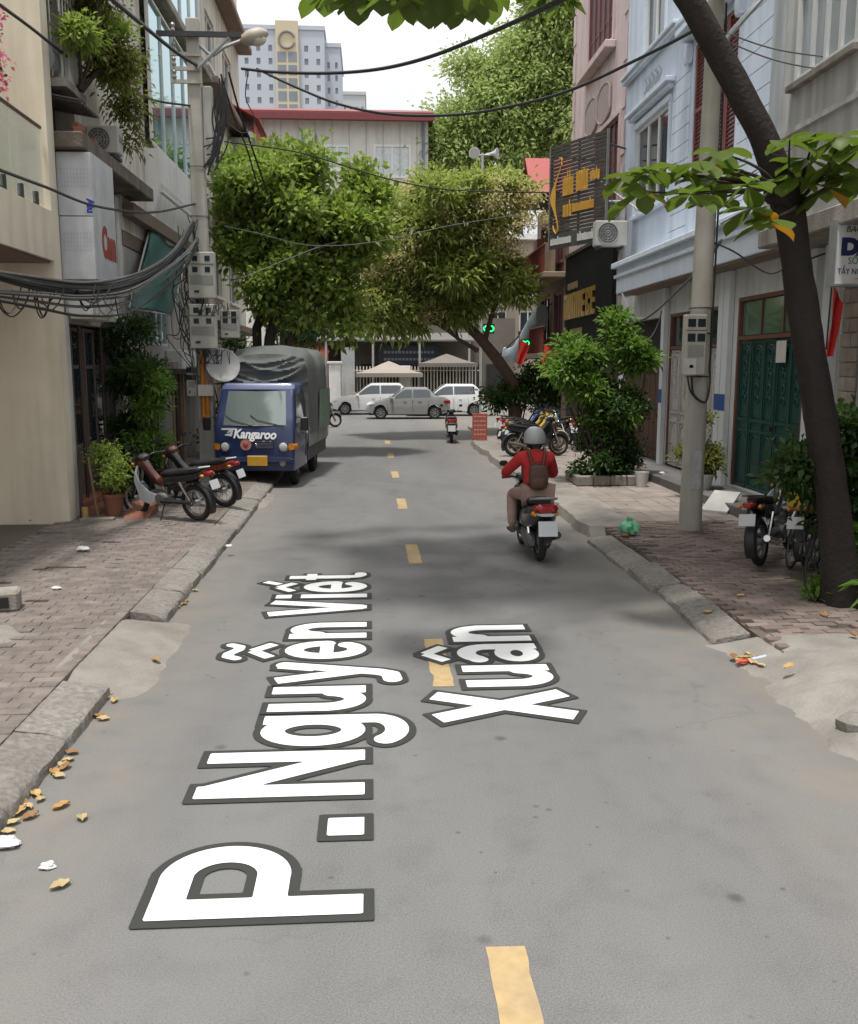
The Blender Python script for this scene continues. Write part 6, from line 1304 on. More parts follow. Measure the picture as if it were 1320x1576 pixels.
def motorbike(label, loc, rz, col, col2, group, lean=.11, rim=None, plate=True, mirrors=True, seatm=None, tail=None):
    t = thing('motorbike', label, 'motorbike', (0, 0, 0), group); P1 = M('bike_' + col[0], col[1], .3, .06, 8, coat=.5); P2 = M('bike_' + col2[0], col2[1], .35, .06, 8, coat=.3); rim = rim or ALU; P3 = M('bike_' + tail[0], tail[1], .3, .06, 8, coat=.5) if tail else P1
    wheel(t, .63, .285, .042, rim, 'front_wheel'); wheel(t, -.60, .29, .048, rim, 'rear_wheel')
    for s in (-1, 1):
        MB().tube([(s * .075, .63, .285), (s * .075, .52, .60), (s * .07, .44, .86)], [.02, .024, .022], 8).build('fork', BLKP if s < 0 else ALU, t, smooth=True)
        MB().tube([(s * .10, -.60, .29), (s * .115, -.40, .62)], [.026, .02], 8).build('shock_absorber', CHR, t, smooth=True)
        MB().tube([(s * .09, -.6, .29), (s * .08, -.05, .34)], .02, 6).build('swing_arm', BLKP, t)
    def fender(y, z, R0, a0, a1, wd, mat, nm):
        m = MB(); n = 12; rg_ = []
        for i in range(n + 1):
            a = R(a0 + (a1 - a0) * i / n); c = Vector((0, y + R0 * math.cos(a), z + R0 * math.sin(a))); nn = Vector((0, math.cos(a), math.sin(a)))
            rg_.append([c + Vector((-wd, 0, 0)) - nn * .03, c + Vector((-wd * .6, 0, 0)), c + Vector((wd * .6, 0, 0)), c + Vector((wd, 0, 0)) - nn * .03, c + Vector((wd * .55, 0, 0)) - nn * .008, c + Vector((-wd * .55, 0, 0)) - nn * .008])
        m.loft(rg_).build(nm, mat, t, smooth=True)
    fender(.63, .285, .325, 25, 155, .065, P3, 'front_mudguard'); fender(-.6, .29, .345, 70, 205, .075, BLKP, 'rear_mudguard')
    # leg shield: curved panels either side of the frame
    for s in (-1, 1):
        m = MB(); rr_ = []
        for y, z, xo, hgt in ((.43, .78, .10, .06), (.40, .62, .19, .13), (.33, .46, .21, .15), (.20, .36, .17, .10), (.08, .34, .10, .05)):
            rr_.append([(s * xo, y, z + hgt), (s * (xo + .015), y + .02, z), (s * xo, y + .0, z - hgt), (s * (xo - .02), y - .02, z - hgt * .9), (s * (xo - .01), y - .02, z), (s * (xo - .02), y - .02, z + hgt * .9)])
        m.loft(rr_).build('leg_shield', P2, t, smooth=True)
    MB().secs([(.50, .84, .03, .03), (.46, .86, .085, .075), (.38, .87, .10, .09), (.30, .82, .07, .09), (.22, .70, .06, .08), (.08, .58, .065, .07), (-.06, .60, .08, .08)]).build('front_cowl', P1, t, smooth=True)
    MB().secs([(.0, .60, .06, .06), (-.15, .63, .10, .09), (-.35, .66, .115, .085), (-.60, .70, .105, .075), (-.80, .75, .075, .055), (-.90, .775, .04, .03)]).build('tail_cover', P3, t, smooth=True)
    st = MB().secs([(.02, .70, .05, .03), (-.08, .735, .10, .045), (-.25, .745, .125, .05), (-.42, .775, .12, .05), (-.66, .80, .10, .045), (-.78, .815, .06, .025)]).build('seat', seatm or SEATM, t, smooth=True)
    MB().tube([(-.09, -.55, .83), (-.10, -.80, .86), (0, -.92, .87), (.10, -.80, .86), (.09, -.55, .83)], .014, 6).build('grab_rail', CHR, t, smooth=True)
    tl = MB().secs([(-.84, .765, .07, .035), (-.93, .765, .065, .04), (-.955, .76, .04, .025)]).build('tail_light', TAIL, t, smooth=True)
    for s in (-1, 1):
        MB().ball((s * .12, -.86, .74), (.028, .04, .025)).build('indicator', AMB, t, smooth=True); MB().ball((s * .13, .47, .86), (.03, .03, .025)).build('indicator', AMB, t, smooth=True)
    if plate: MB().obox((0, -.99, .60), (.19, .008, .14), Matrix.Rotation(-.35, 3, 'X')).build('licence_plate', PLATE, t); 
    MB().tube([(0, -.92, .72), (0, -.98, .58)], .02, 6).build('plate_bracket', BLKP, t)
    e = MB(); e.tube([(0, .10, .34), (0, .28, .37)], [.075, .06], 12); e.ball((0, .02, .33), (.11, .14, .11), 14, 8); e.tube([(-.13, .02, .33), (.13, .02, .33)], .085, 14)
    for k in range(5): e.box(-.075, .075, .12 + k * .03, .13 + k * .03, .28, .44)
    e.build('engine', ENG, t, smooth=True)
    MB().tube([(.06, .2, .27), (.10, .05, .20), (.12, -.25, .23), (.14, -.35, .26), (.15, -.78, .36)], [.018, .018, .022, .045, .04], 10).build('exhaust', CHR if col2[0] != 'black' else ENG, t, smooth=True)
    MB().tube([(-.11, .0, .3), (-.11, -.6, .31)], .035, 6).build('chain_cover', BLKP, t, smooth=True)
    fr = MB(); fr.tube([(0, .42, .82), (0, .2, .56), (0, -.1, .52), (0, -.5, .62)], .03, 8); fr.tube([(0, -.1, .52), (0, -.05, .32)], .03, 8); fr.build('frame', BLKP, t, smooth=True)
    MB().tube([(-.22, .04, .25), (.22, .04, .25)], .012, 6).build('foot_peg', RUB, t); MB().tube([(-.07, -.02, .24), (-.24, -.06, .015)], .012, 6).build('side_stand', BLKP, t)
    # steering group
    hb = MB().tube(spline([(-.33, .27, .98), (-.20, .34, .985), (-.08, .40, .93), (.08, .40, .93), (.20, .34, .985), (.33, .27, .98)], 4), .012, 6).build('handlebar', BLKP, t, smooth=True)
    for s in (-1, 1): MB().tube([(s * .23, .325, .985), (s * .35, .255, .98)], .019, 8).build('grip', RUB, hb, smooth=True); MB().tube([(s * .24, .34, .99), (s * .35, .31, .985)], .007, 5).build('lever', CHR, hb)
    hd = MB().secs([(.30, .94, .06, .03), (.36, .96, .12, .055), (.44, .945, .13, .075), (.52, .915, .10, .065), (.55, .90, .06, .04)]).build('headlight_cowl', P3, t, smooth=True); MB().secs([(.53, .91, .075, .045), (.575, .90, .06, .035)]).build('headlight', CLENS, hd, smooth=True)
    if mirrors:
        for s in (-1, 1): a = MB().tube([(s * .2, .34, .99), (s * .27, .38, 1.12), (s * .30, .36, 1.15)], .006, 5).build('mirror_stem', BLKP, hb); MB().secs([(.335, 1.16, .055, .035, s * .31), (.36, 1.16, .05, .032, s * .31)]).build('mirror', BLKP, a, smooth=True)
    t.location = loc; t.rotation_euler = (0, -lean, rz); return t
RED = ('dark_red', (.09, .018, .012)); ORG = ('rust_orange', (.30, .075, .02)); SIL = ('silver', (.40, .41, .42)); BLA = ('black', (.012, .012, .013)); YLW = ('yellow', (.45, .30, .04)); WHT = ('white', (.55, .55, .54)); BLU = ('blue', (.03, .05, .2)); GRN = ('dark_green', (.02, .07, .05))
def ground_pose(rear, front):      # rear and front wheel contact pixels -> middle and heading
    a = Vector(gnd(*rear, PZ)); b = Vector(gnd(*front, PZ)); d = b - a; return (a + b) / 2, math.atan2(-d.x, d.y)
c_, h_ = ground_pose((308, 803), (212, 794)); motorbike('black motorbike with silver leg shield beside the potted shrub', (c_.x, c_.y, PZ + .01), h_, RED, SIL, 'motorbikes on the left pavement', lean=.10, rim=ALU, tail=('black', (.016, .016, .018)))
motorbike('red-tailed motorbike parked behind the silver-shielded one', (-2.98, 16.05, PZ + .01), math.radians(62), BLA, BLA, 'motorbikes on the left pavement', lean=.12, tail=('rust', (.14, .035, .018)))
row = [(4.35, 24.4, 80, BLA, BLA, 'black motorbike nearest the leafy bush in the row'), (4.6, 25.2, 70, SIL, BLA, 'silver-tailed motorbike with pale wheel in the row'), (4.7, 26.3, 75, YLW, BLA, 'yellow-sided motorbike in the middle of the row'), (4.75, 27.3, 74, YLW, SIL, 'yellow and silver motorbike second from the red board'), (4.75, 28.3, 78, BLU, BLA, 'dark blue motorbike beside the red board'), (6.0, 26.4, 20, BLA, BLA, 'black motorbike against the wall behind the row'), (5.9, 28.6, -10, GRN, BLA, 'dark motorbike under the corner hedge')]
for x, y, a, c1, c2, lab in row: motorbike(lab, (x, y, PZ + .012), -math.radians(a), c1, c2, 'motorbikes parked in a row on the right', lean=.1, rim=M('tan_rim', (.34, .28, .19), .5, metal=.3))
cR = Vector(gnd(1172, 872, PZ)); motorbike('black motorbike with red tail light beside the leaning tree', (cR.x + .36, cR.y + .45, PZ + .01), -math.radians(40), BLA, SIL, 'motorbikes on the right pavement', lean=.1, rim=M('dull_rim', (.2, .2, .2), .5, metal=.5))
motorbike('dark motorbike pushed in behind the leaning trunk', (5.55, 10.75, PZ + .01), -math.radians(48), BLA, BLA, 'motorbikes on the right pavement', lean=.1, rim=M('dull_rim'), mirrors=False)
motorbike('dark motorbike half hidden behind the truck at the junction', (-2.05, 38.6, .005), math.radians(-75), BLA, BLA, 'motorbikes at the junction')
# --- scooter
def scooter(label, loc, rz, col, group, lean=0.):
    t = thing('scooter', label, 'scooter', (0, 0, 0), group); P1 = M('scoot_' + col[0], col[1], .28, .06, 8, coat=.6)
    wheel(t, .60, .25, .05, ALU, 'front_wheel', False); wheel(t, -.58, .26, .06, ALU, 'rear_wheel', False)
    MB().secs([(-.02, .40, .12, .06), (-.10, .50, .18, .15), (-.30, .55, .205, .175), (-.50, .57, .205, .17), (-.70, .62, .185, .14), (-.86, .67, .14, .095), (-.95, .70, .09, .05)], 16).build('body', P1, t, smooth=True)
    MB().secs([(.45, .30, .13, .03), (.2, .27, .17, .035), (-.05, .28, .17, .04), (-.15, .33, .15, .05)]).build('floorboard', BLKP, t, smooth=True)
    MB().secs([(.32, .62, .20, .28), (.40, .62, .21, .30), (.50, .64, .17, .28), (.57, .66, .10, .22), (.60, .66, .04, .12)], 16).build('front_apron', P1, t, smooth=True)
    MB().secs([(.42, .50, .03, .02), (.55, .54, .07, .035), (.72, .50, .06, .03), (.84, .40, .04, .02)]).build('front_mudguard', P1, t, smooth=True)
    MB().secs([(.0, .70, .08, .04), (-.12, .735, .14, .055), (-.35, .75, .155, .06), (-.55, .785, .14, .055), (-.74, .80, .10, .04)], 14).build('seat', SEATM, t, smooth=True)
    MB().tube(spline([(-.13, -.55, .80), (-.155, -.78, .84), (-.10, -.93, .865), (.10, -.93, .865), (.155, -.78, .84), (.13, -.55, .80)], 4), .016, 8).build('grab_rail', M('grey_rail', (.22, .225, .23), .4), t, smooth=True)
    tl = MB().secs([(-.86, .735, .165, .055), (-.94, .735, .15, .06), (-.975, .73, .10, .04)]).build('tail_light', TAIL, t, smooth=True)
    MB().secs([(-.90, .665, .135, .025), (-.955, .66, .10, .02)]).build('lower_lens', CLENS, tl, smooth=True)
    for s in (-1, 1): MB().secs([(-.86, .665, .03, .03, s * .15), (-.93, .66, .02, .02, s * .14)]).build('indicator', AMB, t, smooth=True)
    MB().secs([(-.80, .56, .08, .05), (-.95, .48, .09, .10), (-1.0, .40, .07, .12), (-.98, .30, .05, .06)]).build('rear_mudguard', BLKP, t, smooth=True)
    MB().obox((0, -1.045, .50), (.24, .01, .19), Matrix.Rotation(-.18, 3, 'X')).build('licence_plate', PLATE, t)
    e = MB(); e.secs([(-.05, .30, .07, .08, -.08), (-.30, .30, .09, .10, -.10), (-.58, .27, .08, .10, -.12), (-.70, .27, .03, .05, -.12)]); e.build('engine', ENG, t, smooth=True)
    MB().tube([(.13, -.1, .24), (.15, -.3, .26), (.165, -.42, .29), (.175, -.82, .38)], [.02, .025, .06, .05], 12).build('exhaust', BLKP, t, smooth=True)
    for s in (-1, 1): MB().tube([(s * .13, -.58, .27), (s * .14, -.46, .50)], .026, 8).build('shock_absorber', CHR, t, smooth=True); MB().tube([(s * .07, .60, .25), (s * .06, .48, .55)], .022, 8).build('fork', BLKP, t, smooth=True)
    hb = MB().tube(spline([(-.33, .26, 1.0), (-.2, .33, 1.0), (-.07, .37, .97), (.07, .37, .97), (.2, .33, 1.0), (.33, .26, 1.0)], 4), .013, 6).build('handlebar', BLKP, t, smooth=True)
    for s in (-1, 1): MB().tube([(s * .22, .325, 1.0), (s * .35, .25, 1.0)], .02, 8).build('grip', RUB, hb, smooth=True)
    hd = MB().secs([(.28, .98, .07, .04), (.36, 1.0, .15, .06), (.45, .98, .14, .07), (.53, .94, .08, .05)]).build('headlight_cowl', P1, t, smooth=True)
    for s in (-1, 1): a = MB().tube([(s * .2, .34, 1.02), (s * .30, .36, 1.15)], .006, 5).build('mirror_stem', BLKP, hb); MB().secs([(.345, 1.18, .06, .04, s * .32), (.37, 1.18, .055, .035, s * .32)]).build('mirror', BLKP, a, smooth=True)
    t.location = loc; t.rotation_euler = (0, -lean, rz); return t
RSX, RSY, RSH = 2.15, 12.36, math.radians(2)
scooter('dark scooter being ridden up the road by the person in red', (RSX, RSY, .0), RSH, ('charcoal', (.028, .030, .034)), 'scooters')
sf = gnd(697, 682); scooter('black scooter standing at the kerb beside the red board', (float(sf[0]), float(sf[1]) + .7, .0), math.radians(-4), ('black', (.016, .016, .018)), 'scooters')
# --- bicycle leaning by the tree
t = thing('bicycle', 'dark bicycle with a yellow box leaning by the tree', 'bicycle', (0, 0, 0))
for y, nm in ((.52, 'front_wheel'), (-.52, 'rear_wheel')):
    w_ = MB().torus((0, y, .33), .315, .016, 'x', 36, 6).build(nm, RUB, t, smooth=True); m = MB(); m.torus((0, y, .33), .292, .009, 'x', 36, 5); m.tube([(-.04, y, .33), (.04, y, .33)], .02, 8)
    for k in range(20): a = 2 * math.pi * k / 20; m.tube([(.02 * (-1) ** k, y, .33), (0, y + .29 * math.cos(a), .33 + .29 * math.sin(a))], .0022, 3)
    m.build('rim', M('dull_steel', (.16, .16, .165), .4, metal=.7), w_); n = 14; MB().tube([(0, y + .36 * math.cos(R(a)), .33 + .36 * math.sin(R(a))) for a in np.linspace(30, 190, n)], .02, 6).build('mudguard', BLKP, w_, smooth=True)
fr = MB(); J = {'bb': (0, -.10, .29), 'st': (0, -.28, .78), 'hd': (0, .36, .82), 'hl': (0, .38, .64), 'fa': (0, .52, .33)}
for a, b in (('bb', 'st'), ('bb', 'hl'), ('st', 'hd'), ('hd', 'hl')): fr.tube([J[a], J[b]], .016, 8)
for s in (-1, 1): fr.tube([(s * .02, -.10, .29), (s * .05, -.52, .33)], .010, 6); fr.tube([(0, -.27, .74), (s * .05, -.52, .33)], .009, 6); fr.tube([(s * .03, .39, .62), (s * .05, .52, .33)], .012, 6)
fr.build('frame', M('bike_frame', (.05, .055, .065), .3, .1, 10, coat=.5), t, smooth=True); MB().tube(spline([(-.28, .18, .98), (-.2, .32, 1.0), (0, .34, .93), (.2, .32, 1.0), (.28, .18, .98)], 4), .011, 6).build('handlebar', CHR, t, smooth=True)
MB().secs([(-.12, .85, .02, .015), (-.25, .86, .06, .025), (-.40, .87, .10, .03), (-.44, .87, .07, .02)]).build('saddle', SEATM, t, smooth=True); m = MB(); m.torus((.05, -.10, .29), .09, .008, 'x', 20, 5); m.tube([(.06, -.10, .29), (.08, -.02, .14)], .009, 5); m.tube([(-.06, -.10, .29), (-.08, -.18, .44)], .009, 5); m.box(.08, .16, -.05, .02, .12, .14); m.box(-.16, -.08, -.21, -.14, .43, .45); m.build('crankset', CHR, t)
m = MB(); m.box(-.07, .07, -.82, -.30, .70, .715); m.tube([(-.05, -.52, .33), (-.05, -.6, .7)], .007, 5); m.tube([(.05, -.52, .33), (.05, -.6, .7)], .007, 5); m.build('luggage_rack', BLKP, t)
cB = Vector(gnd(1256, 903, PZ)); t.location = (cB.x - .02, cB.y + .42, PZ); t.rotation_euler = (0, .17, -math.radians(14))
bx = Vector(t.location) + Vector((-.02, -.1, .9)); single('yellow_box', MB().obox(tuple(bx), (.26, .3, .2), .3), M('faded_yellow', (.42, .27, .04), .7, .15, 6), 'faded yellow box sitting on the bicycle beside the tree', 'box', loc=tuple(bx - Vector((0, 0, .1))), bevel=.03)
# --- cars
def car(label, center, rz, col, L=4.0, Wd=1.68, Hh=1.48, kind='sedan'):
    t = thing('parked_car' if kind != 'sedan' else 'car', label, 'car', (0, 0, 0), 'cars at the junction'); P = M('car_' + col[0], col[1], .25, .04, 2, coat=.8); h2 = L / 2
    if kind == 'sedan': bl = [(-h2, .72), (-h2 + .1, .95), (-h2 + .55, 1.0), (.95, .93), (h2 - .5, .82), (h2 - .08, .66), (h2, .5)]; rf = [(-h2 + .45, 0), (-h2 + 1.15, 1), (.05, 1), (.95, 0)]
    else: bl = [(-h2, .75), (-h2 + .06, .98), (-h2 + .5, 1.05), (1.0, .99), (h2 - .5, .88), (h2 - .08, .70), (h2, .52)]; rf = [(-h2 + .12, 0), (-h2 + .85, 1), (.0, 1), (1.05, 0)]
    def ip(T, y): return float(np.interp(y, [p[0] for p in T], [p[1] for p in T]))
    yw = (-L * .315, L * .325)
    def sec(y):
        be = ip(bl, y); k = ip(rf, y); k = k * k * (3 - 2 * k) if 0 < k < 1 else k; ro = be + .02 + (Hh - be - .02) * k; e = min(1, (h2 - abs(y)) / .45); wl = Wd / 2 * (.86 + .14 * e ** .5); wb = wl * .985; wr = wb * (1 - .22 * k) - .01
        zb = .22 + .12 * (1 - e)
        for w0 in yw:
            if abs(y - w0) < .355: zb = max(zb, .31 + math.sqrt(.355 ** 2 - (y - w0) ** 2))
        return be, ro, wl, wb, wr, zb
    ys = sorted(set(np.round(np.concatenate([np.linspace(-h2, h2, 46)] + [w0 + np.linspace(-.355, .355, 13) for w0 in yw]), 4))); rings = []
    for y in ys:
        be, ro, wl, wb, wr, zb = sec(y); zm = max(zb + .02, .55); hp = [(0, zb), (wl * .9, zb), (wl, zb + .015), (wl + .012, zm), (wb, be), (wr, ro - .05 * (ro > be + .1)), (wr * .82, ro), (0, ro + .02)]
        rings.append([(x, y, z) for x, z in hp] + [(-x, y, z) for x, z in hp[-2:0:-1]])
    body = MB().loft(rings).build('body', P, t, smooth=True)
    def side(y, u): be, ro, wl, wb, wr, zb = sec(y); return (wb + (wr - wb) * u + .006, y, be + (ro - .05 - be) * u)
    spans = [(-h2 + .95, -h2 + 1.75), (-h2 + 1.82, .62)] if kind == 'sedan' else [(-h2 + .75, -h2 + 1.78), (-h2 + 1.84, .7)]
    for s in (-1, 1):
        for a, b in spans:
            n = 10; m = MB(); yy = np.linspace(a, b, n); lo_ = [side(y, .10) for y in yy]; hi_ = [side(y, .90) for y in yy]; m.add([(s * p[0], p[1], p[2]) for p in lo_ + hi_], [(i, i + 1, n + i + 1, n + i) for i in range(n - 1)]); m.build('side_window', GLS, t)
        MB().secs([(.72, .98, .05, .05, s * (Wd / 2 + .07)), (.82, .98, .09, .06, s * (Wd / 2 + .06)), (.86, .98, .03, .03, s * (Wd / 2 + .05))]).build('wing_mirror', P, t, smooth=True)
        for y in (spans[-1][0] - .45, spans[-1][0] + .25): MB().box(s * (Wd / 2 + .006), s * (Wd / 2 + .022), y, y + .16, .84, .87).build('door_handle', P, t)
        for y in (spans[-1][0] - .035, .72): MB().box(s * (Wd / 2 + .008), s * (Wd / 2 + .0135), y - .006, y + .006, .35, .92).build('door_seam', BLKP, t)
        MB().secs([(-h2 - .005, .80, .14, .09, s * (Wd / 2 - .2)), (-h2 + .12, .82, .16, .10, s * (Wd / 2 - .16)), (-h2 + .3, .84, .05, .06, s * (Wd / 2 - .02))]).build('tail_light', TAIL, t, smooth=True)
        MB().secs([(h2 - .42, .74, .05, .05, s * (Wd / 2 - .05)), (h2 - .2, .70, .16, .07, s * (Wd / 2 - .17)), (h2 - .04, .64, .14, .05, s * (Wd / 2 - .26))]).build('headlight', CLENS, t, smooth=True)
        for y in yw:
            w_ = MB().torus((s * (Wd / 2 - .10), y, .31), .245, .065, 'x', 28, 8, sq=1.3).build('wheel', RUB, t, smooth=True); m = MB(); m.tube([(s * (Wd / 2 - .10), y, .31), (s * (Wd / 2 - .06), y, .31)], .19, 24); m.build('rim_disc', M('rim_dark', (.1, .1, .1), .5, metal=.6), w_)
            m = MB(); m.torus((s * (Wd / 2 - .05), y, .31), .19, .015, 'x', 24, 5)
            for k in range(7): a = 2 * math.pi * k / 7; m.obox((s * (Wd / 2 - .05), y + .095 * math.cos(a), .31 + .095 * math.sin(a)), (.02, .17, .035), Matrix.Rotation(a, 3, 'X'))
            m.build('rim', ALU, w_)
    for a, b, nm in ((ip(rf, 0) and rf[2][0] + .12, rf[3][0] - .06, 'windscreen'), (rf[0][0] + .06, rf[1][0] - .12, 'rear_window')):
        yy = np.linspace(a, b, 8); m = MB(); n = 8; m.add([(s * sec(y)[4] * .86, y, sec(y)[1] + .012) for s in (-1, 1) for y in yy], [(i, i + 1, n + i + 1, n + i) for i in range(n - 1)]); m.build(nm, GLS, t)
    MB().box(-Wd / 2 + .12, Wd / 2 - .12, -h2 + .1, h2 - .15, .19, .34).build('underbody', BLKP, t); MB().box(-.25, .25, -h2 - .02, -h2 + .01, .6, .72).build('licence_plate', PLATE, t)
    t.location = center; t.rotation_euler = (0, 0, rz); return t
def ctr(px, Y, dx): return (float(aty(px, 645, Y)[0]) + dx, Y + .85, 0.)
car('silver grey sedan crossing the junction', ctr(628, 44.4, 0), math.pi / 2, ('silver_grey', (.25, .25, .245)), 4.0)
car('white crossover behind the sedan, its nose beside the truck', ctr(508, 48.6, 2.2), math.pi / 2, ('pearl_white', (.62, .62, .61)), 4.4, 1.75, 1.6, 'suv')
car('white hatchback parked at the right behind the sedan', ctr(753, 47.0, -2.1), math.pi / 2, ('bright_white', (.72, .72, .71)), 4.2, 1.72, 1.58, 'hatch')
# --- blue canvas-backed truck
t = thing('small_truck', 'small blue truck with grey canvas cover parked at the left kerb', 'truck', (0, 0, 0)); NB = M('truck_navy', (.014, .028, .095), .35, .08, 3, coat=.5, dirt=.25, dcol=(.1, .1, .12)); NB2 = M('truck_roof_blue', (.07, .09, .19), .4, .08, 3, coat=.3)
# local: front at y=0 facing -Y, x right as seen by somebody in front
HWt = .83
def cabsec(z):   # half width and front y and back y at height z
    hw = float(np.interp(z, [.36, .8, 1.25, 2.1], [HWt - .02, HWt, HWt, HWt - .075])); fy = float(np.interp(z, [.36, .5, .95, 1.26, 2.02, 2.09], [.05, .0, .02, .07, .46, .62])); by = 1.62; return hw, fy, by
rings = []
for z in (.36, .45, .6, .8, .95, 1.1, 1.26, 1.45, 1.65, 1.85, 2.02, 2.08):
    hw, fy, by = cabsec(z); r_ = .065; g = []
    for cx, cy, a0 in ((-hw + r_, fy + r_, 180), (hw - r_, fy + r_, 270)):
        for k in range(5): a = R(a0 + 90 * k / 4); g.append((cx + r_ * math.cos(a), cy + r_ * math.sin(a), z))
    g += [(hw, by, z), (-hw, by, z)]; rings.append(g)
rings.append([(x * .94, .85 + (y - .85) * .9, 2.125) for x, y, z in rings[-1]])
MB().loft(rings).build('cab', NB, t, smooth=True)
MB().loft([[(x * 1.004, 1.1 + (y - 1.1) * 1.004, z) for x, y, z in rings[-3]], [(x * 1.006, 1.1 + (y - 1.1) * 1.006, z + .01) for x, y, z in rings[-2]], [(x, y, z + .012) for x, y, z in rings[-1]]]).build('roof', NB2, t, smooth=True)
def fr_pt(x, z, d=.012): hw, fy, by = cabsec(z); k = abs(x) / hw; return (x, fy - d + .09 * max(0, k - .8) ** 2 / .04, z)
m = MB(); n = 9; zs = np.linspace(1.30, 1.98, 7); P = [fr_pt(x * (.75 - .05 * (z - 1.3) / .68) / .75, z) for z in zs for x in np.linspace(-.75, .75, n)]
m.add(P, [(j * n + i, j * n + i + 1, (j + 1) * n + i + 1, (j + 1) * n + i) for j in range(6) for i in range(n - 1)]); wsn = m.build('windscreen', glass('windscreen_glass', (.22, .26, .25), .05, 1., .35), t)
MB().tube([fr_pt(-.77, 1.285, .016), fr_pt(0, 1.28, .02), fr_pt(.77, 1.285, .016), fr_pt(.72, 1.995, .016), fr_pt(0, 2.0, .016), fr_pt(-.72, 1.995, .016), fr_pt(-.77, 1.285, .016)], .016, 6).build('seal', BLKP, wsn)
for x0_, x1_ in ((-.30, -.62), (.32, -.1)): MB().tube([fr_pt(x0_ + .3, 1.27, .03), fr_pt(x1_ + .15, 1.40, .035), fr_pt(x1_, 1.50, .03)], .008, 5).build('wiper', BLKP, wsn)
m = MB(); m.torus((-.33, .55, 1.33), .17, .012, 'y', 20, 5); m.build('steering_wheel', BLKP, t); 
for s in (-1, 1):
    m = MB(); q = [(s * (cabsec(z)[0] + .004), y, z) for y, z in ((.32, 1.32), (1.35, 1.32), (1.35, 1.92), (.60, 1.92))]; m.add(q, [(0, 1, 2, 3)]); m.build('side_window', GLS, t)
    MB().box(s * (HWt + .002), s * (HWt + .01), 1.0, 1.16, 1.05, 1.09).build('door_handle', BLKP, t); MB().box(s * (HWt - .012), s * (HWt + .004), 1.45, 1.458, .55, 1.8).build('door_seam', BLKP, t)
    MB().tube([(s * .80, .3, 1.45), (s * 1.0, .2, 1.45), (s * 1.0, .2, 1.2)], .012, 6).build('mirror_arm', BLKP, t); MB().box(s * .93, s * 1.09, .17, .22, 1.18, 1.46).build('wing_mirror', BLKP, t, bevel=.02)
    hl = MB().tube([(s * .60, .03, .86), (s * .60, -.012, .86)], .105, 20).build('headlight', CHR, t, smooth=True); MB().ball((s * .60, -.01, .86), (.085, .02, .085), 16, 8).build('lens', CLENS, hl, smooth=True)
    MB().secs([(.0, .86, .06, .07, s * .76), (.14, .86, .05, .06, s * .83)]).build('indicator', AMB, t, smooth=True); MB().tube([(s * .58, .0, .52), (s * .58, -.028, .52)], .06, 14).build('fog_lamp', M('fog_olive', (.28, .28, .15), .3), t)
m = MB().secs([(-.03, .60, .80, .05), (-.05, .60, .80, .05), (.1, .60, .82, .05)]); m.build('bumper', NB2, t, smooth=True); MB().box(-.80, .80, .0, .12, .36, .545).build('bumper_valance', NB, t, bevel=.02)
MB().box(.02, .40, -.008, .01, .82, .98).build('grille', BLKP, t, bevel=.01)
for k in range(5): MB().box(.03, .39, -.014, -.009, .835 + k * .03, .847 + k * .03).build('grille_bar', M('grille_grey2', (.12, .13, .17), .5), t)
MB().box(-.14, .28, -.075, -.055, .47, .68).build('number_plate', M('plate_yellow', (.55, .30, .03), .5, .1, 12), t, bevel=.01)
em = MB().tube([(-.17, .01, .90), (-.17, -.022, .90)], .115, 20).build('round_emblem', M('emblem_rose', (.42, .20, .17), .5, .2, 20), t); MB().ball((-.17, -.024, .90), (.055, .012, .055)).build('emblem_boss', M('emblem_red', (.4, .06, .05), .5), em, smooth=True)
MB().ball((.0 + .06 - .02, -.012, .90), (.03, .012, .03)).build('badge', CHR, t, smooth=True)
LW = M('vehicle_white', (.72, .72, .71), .5); tm = text_obj('bonnet_lettering', 'Kangaroo', .26, LW, t, (-.43, -.012, 1.045), (1, 0, -.03), (0, .22, 1), sx=.86, shear=.25, ext=.006, bold=.009)
m = MB(); m.prism([(-.60, 1.09), (-.46, 1.07), (-.42, 1.2), (-.47, 1.2), (-.49, 1.13), (-.60, 1.11)], 'y', .0, .012); m.prism([(-.56, 1.135), (-.50, 1.15), (-.46, 1.21), (-.5, 1.21)], 'y', .0, .012); m.build('arrow_mark', LW, t)
MB().box(-.68, -.38, .06, .075, 1.19, 1.235).build('white_sticker', LW, t)
# chassis, load bed, canvas
MB().box(-.35, .35, .3, 4.7, .45, .62).build('chassis', BLKP, t); MB().box(-.84, .84, 1.72, 4.85, .66, .80).build('bed_floor', BLKP, t)
for s in (-1, 1):
    for k in range(3): MB().box(s * .845, s * .875, 1.74 + k * 1.04, 2.76 + k * 1.04, .72, 1.16).build('drop_side', M('side_grey', (.26, .27, .27), .6, .1, 4, streak=.4), t, bevel=.01)
    MB().box(s * .80, s * .82, 1.75, 4.8, .40, .66).build('side_guard', DARKM, t)
    for y in (.72, 3.25):
        w_ = MB().torus((s * .70, y, .30), .225, .075, 'x', 26, 8, sq=1.2).build('wheel', RUB, t, smooth=True); m = MB(); m.tube([(s * .66, y, .30), (s * .735, y, .30)], .165, 20); m.tube([(s * .73, y, .30), (s * .775, y, .30)], .06, 14); m.build('rim', M('rim_grey', (.2, .2, .2), .5, metal=.5), w_)
CANV = M('canvas_grey', (.115, .125, .115), .85, .18, 2.5, .4, 25, dirt=.4, dcol=(.19, .19, .17)); CANG = M('canvas_green', (.17, .24, .17), .85, .2, 2, .3, 25, dirt=.4)
rgc = random.Random(2); rings = []; NY = 34
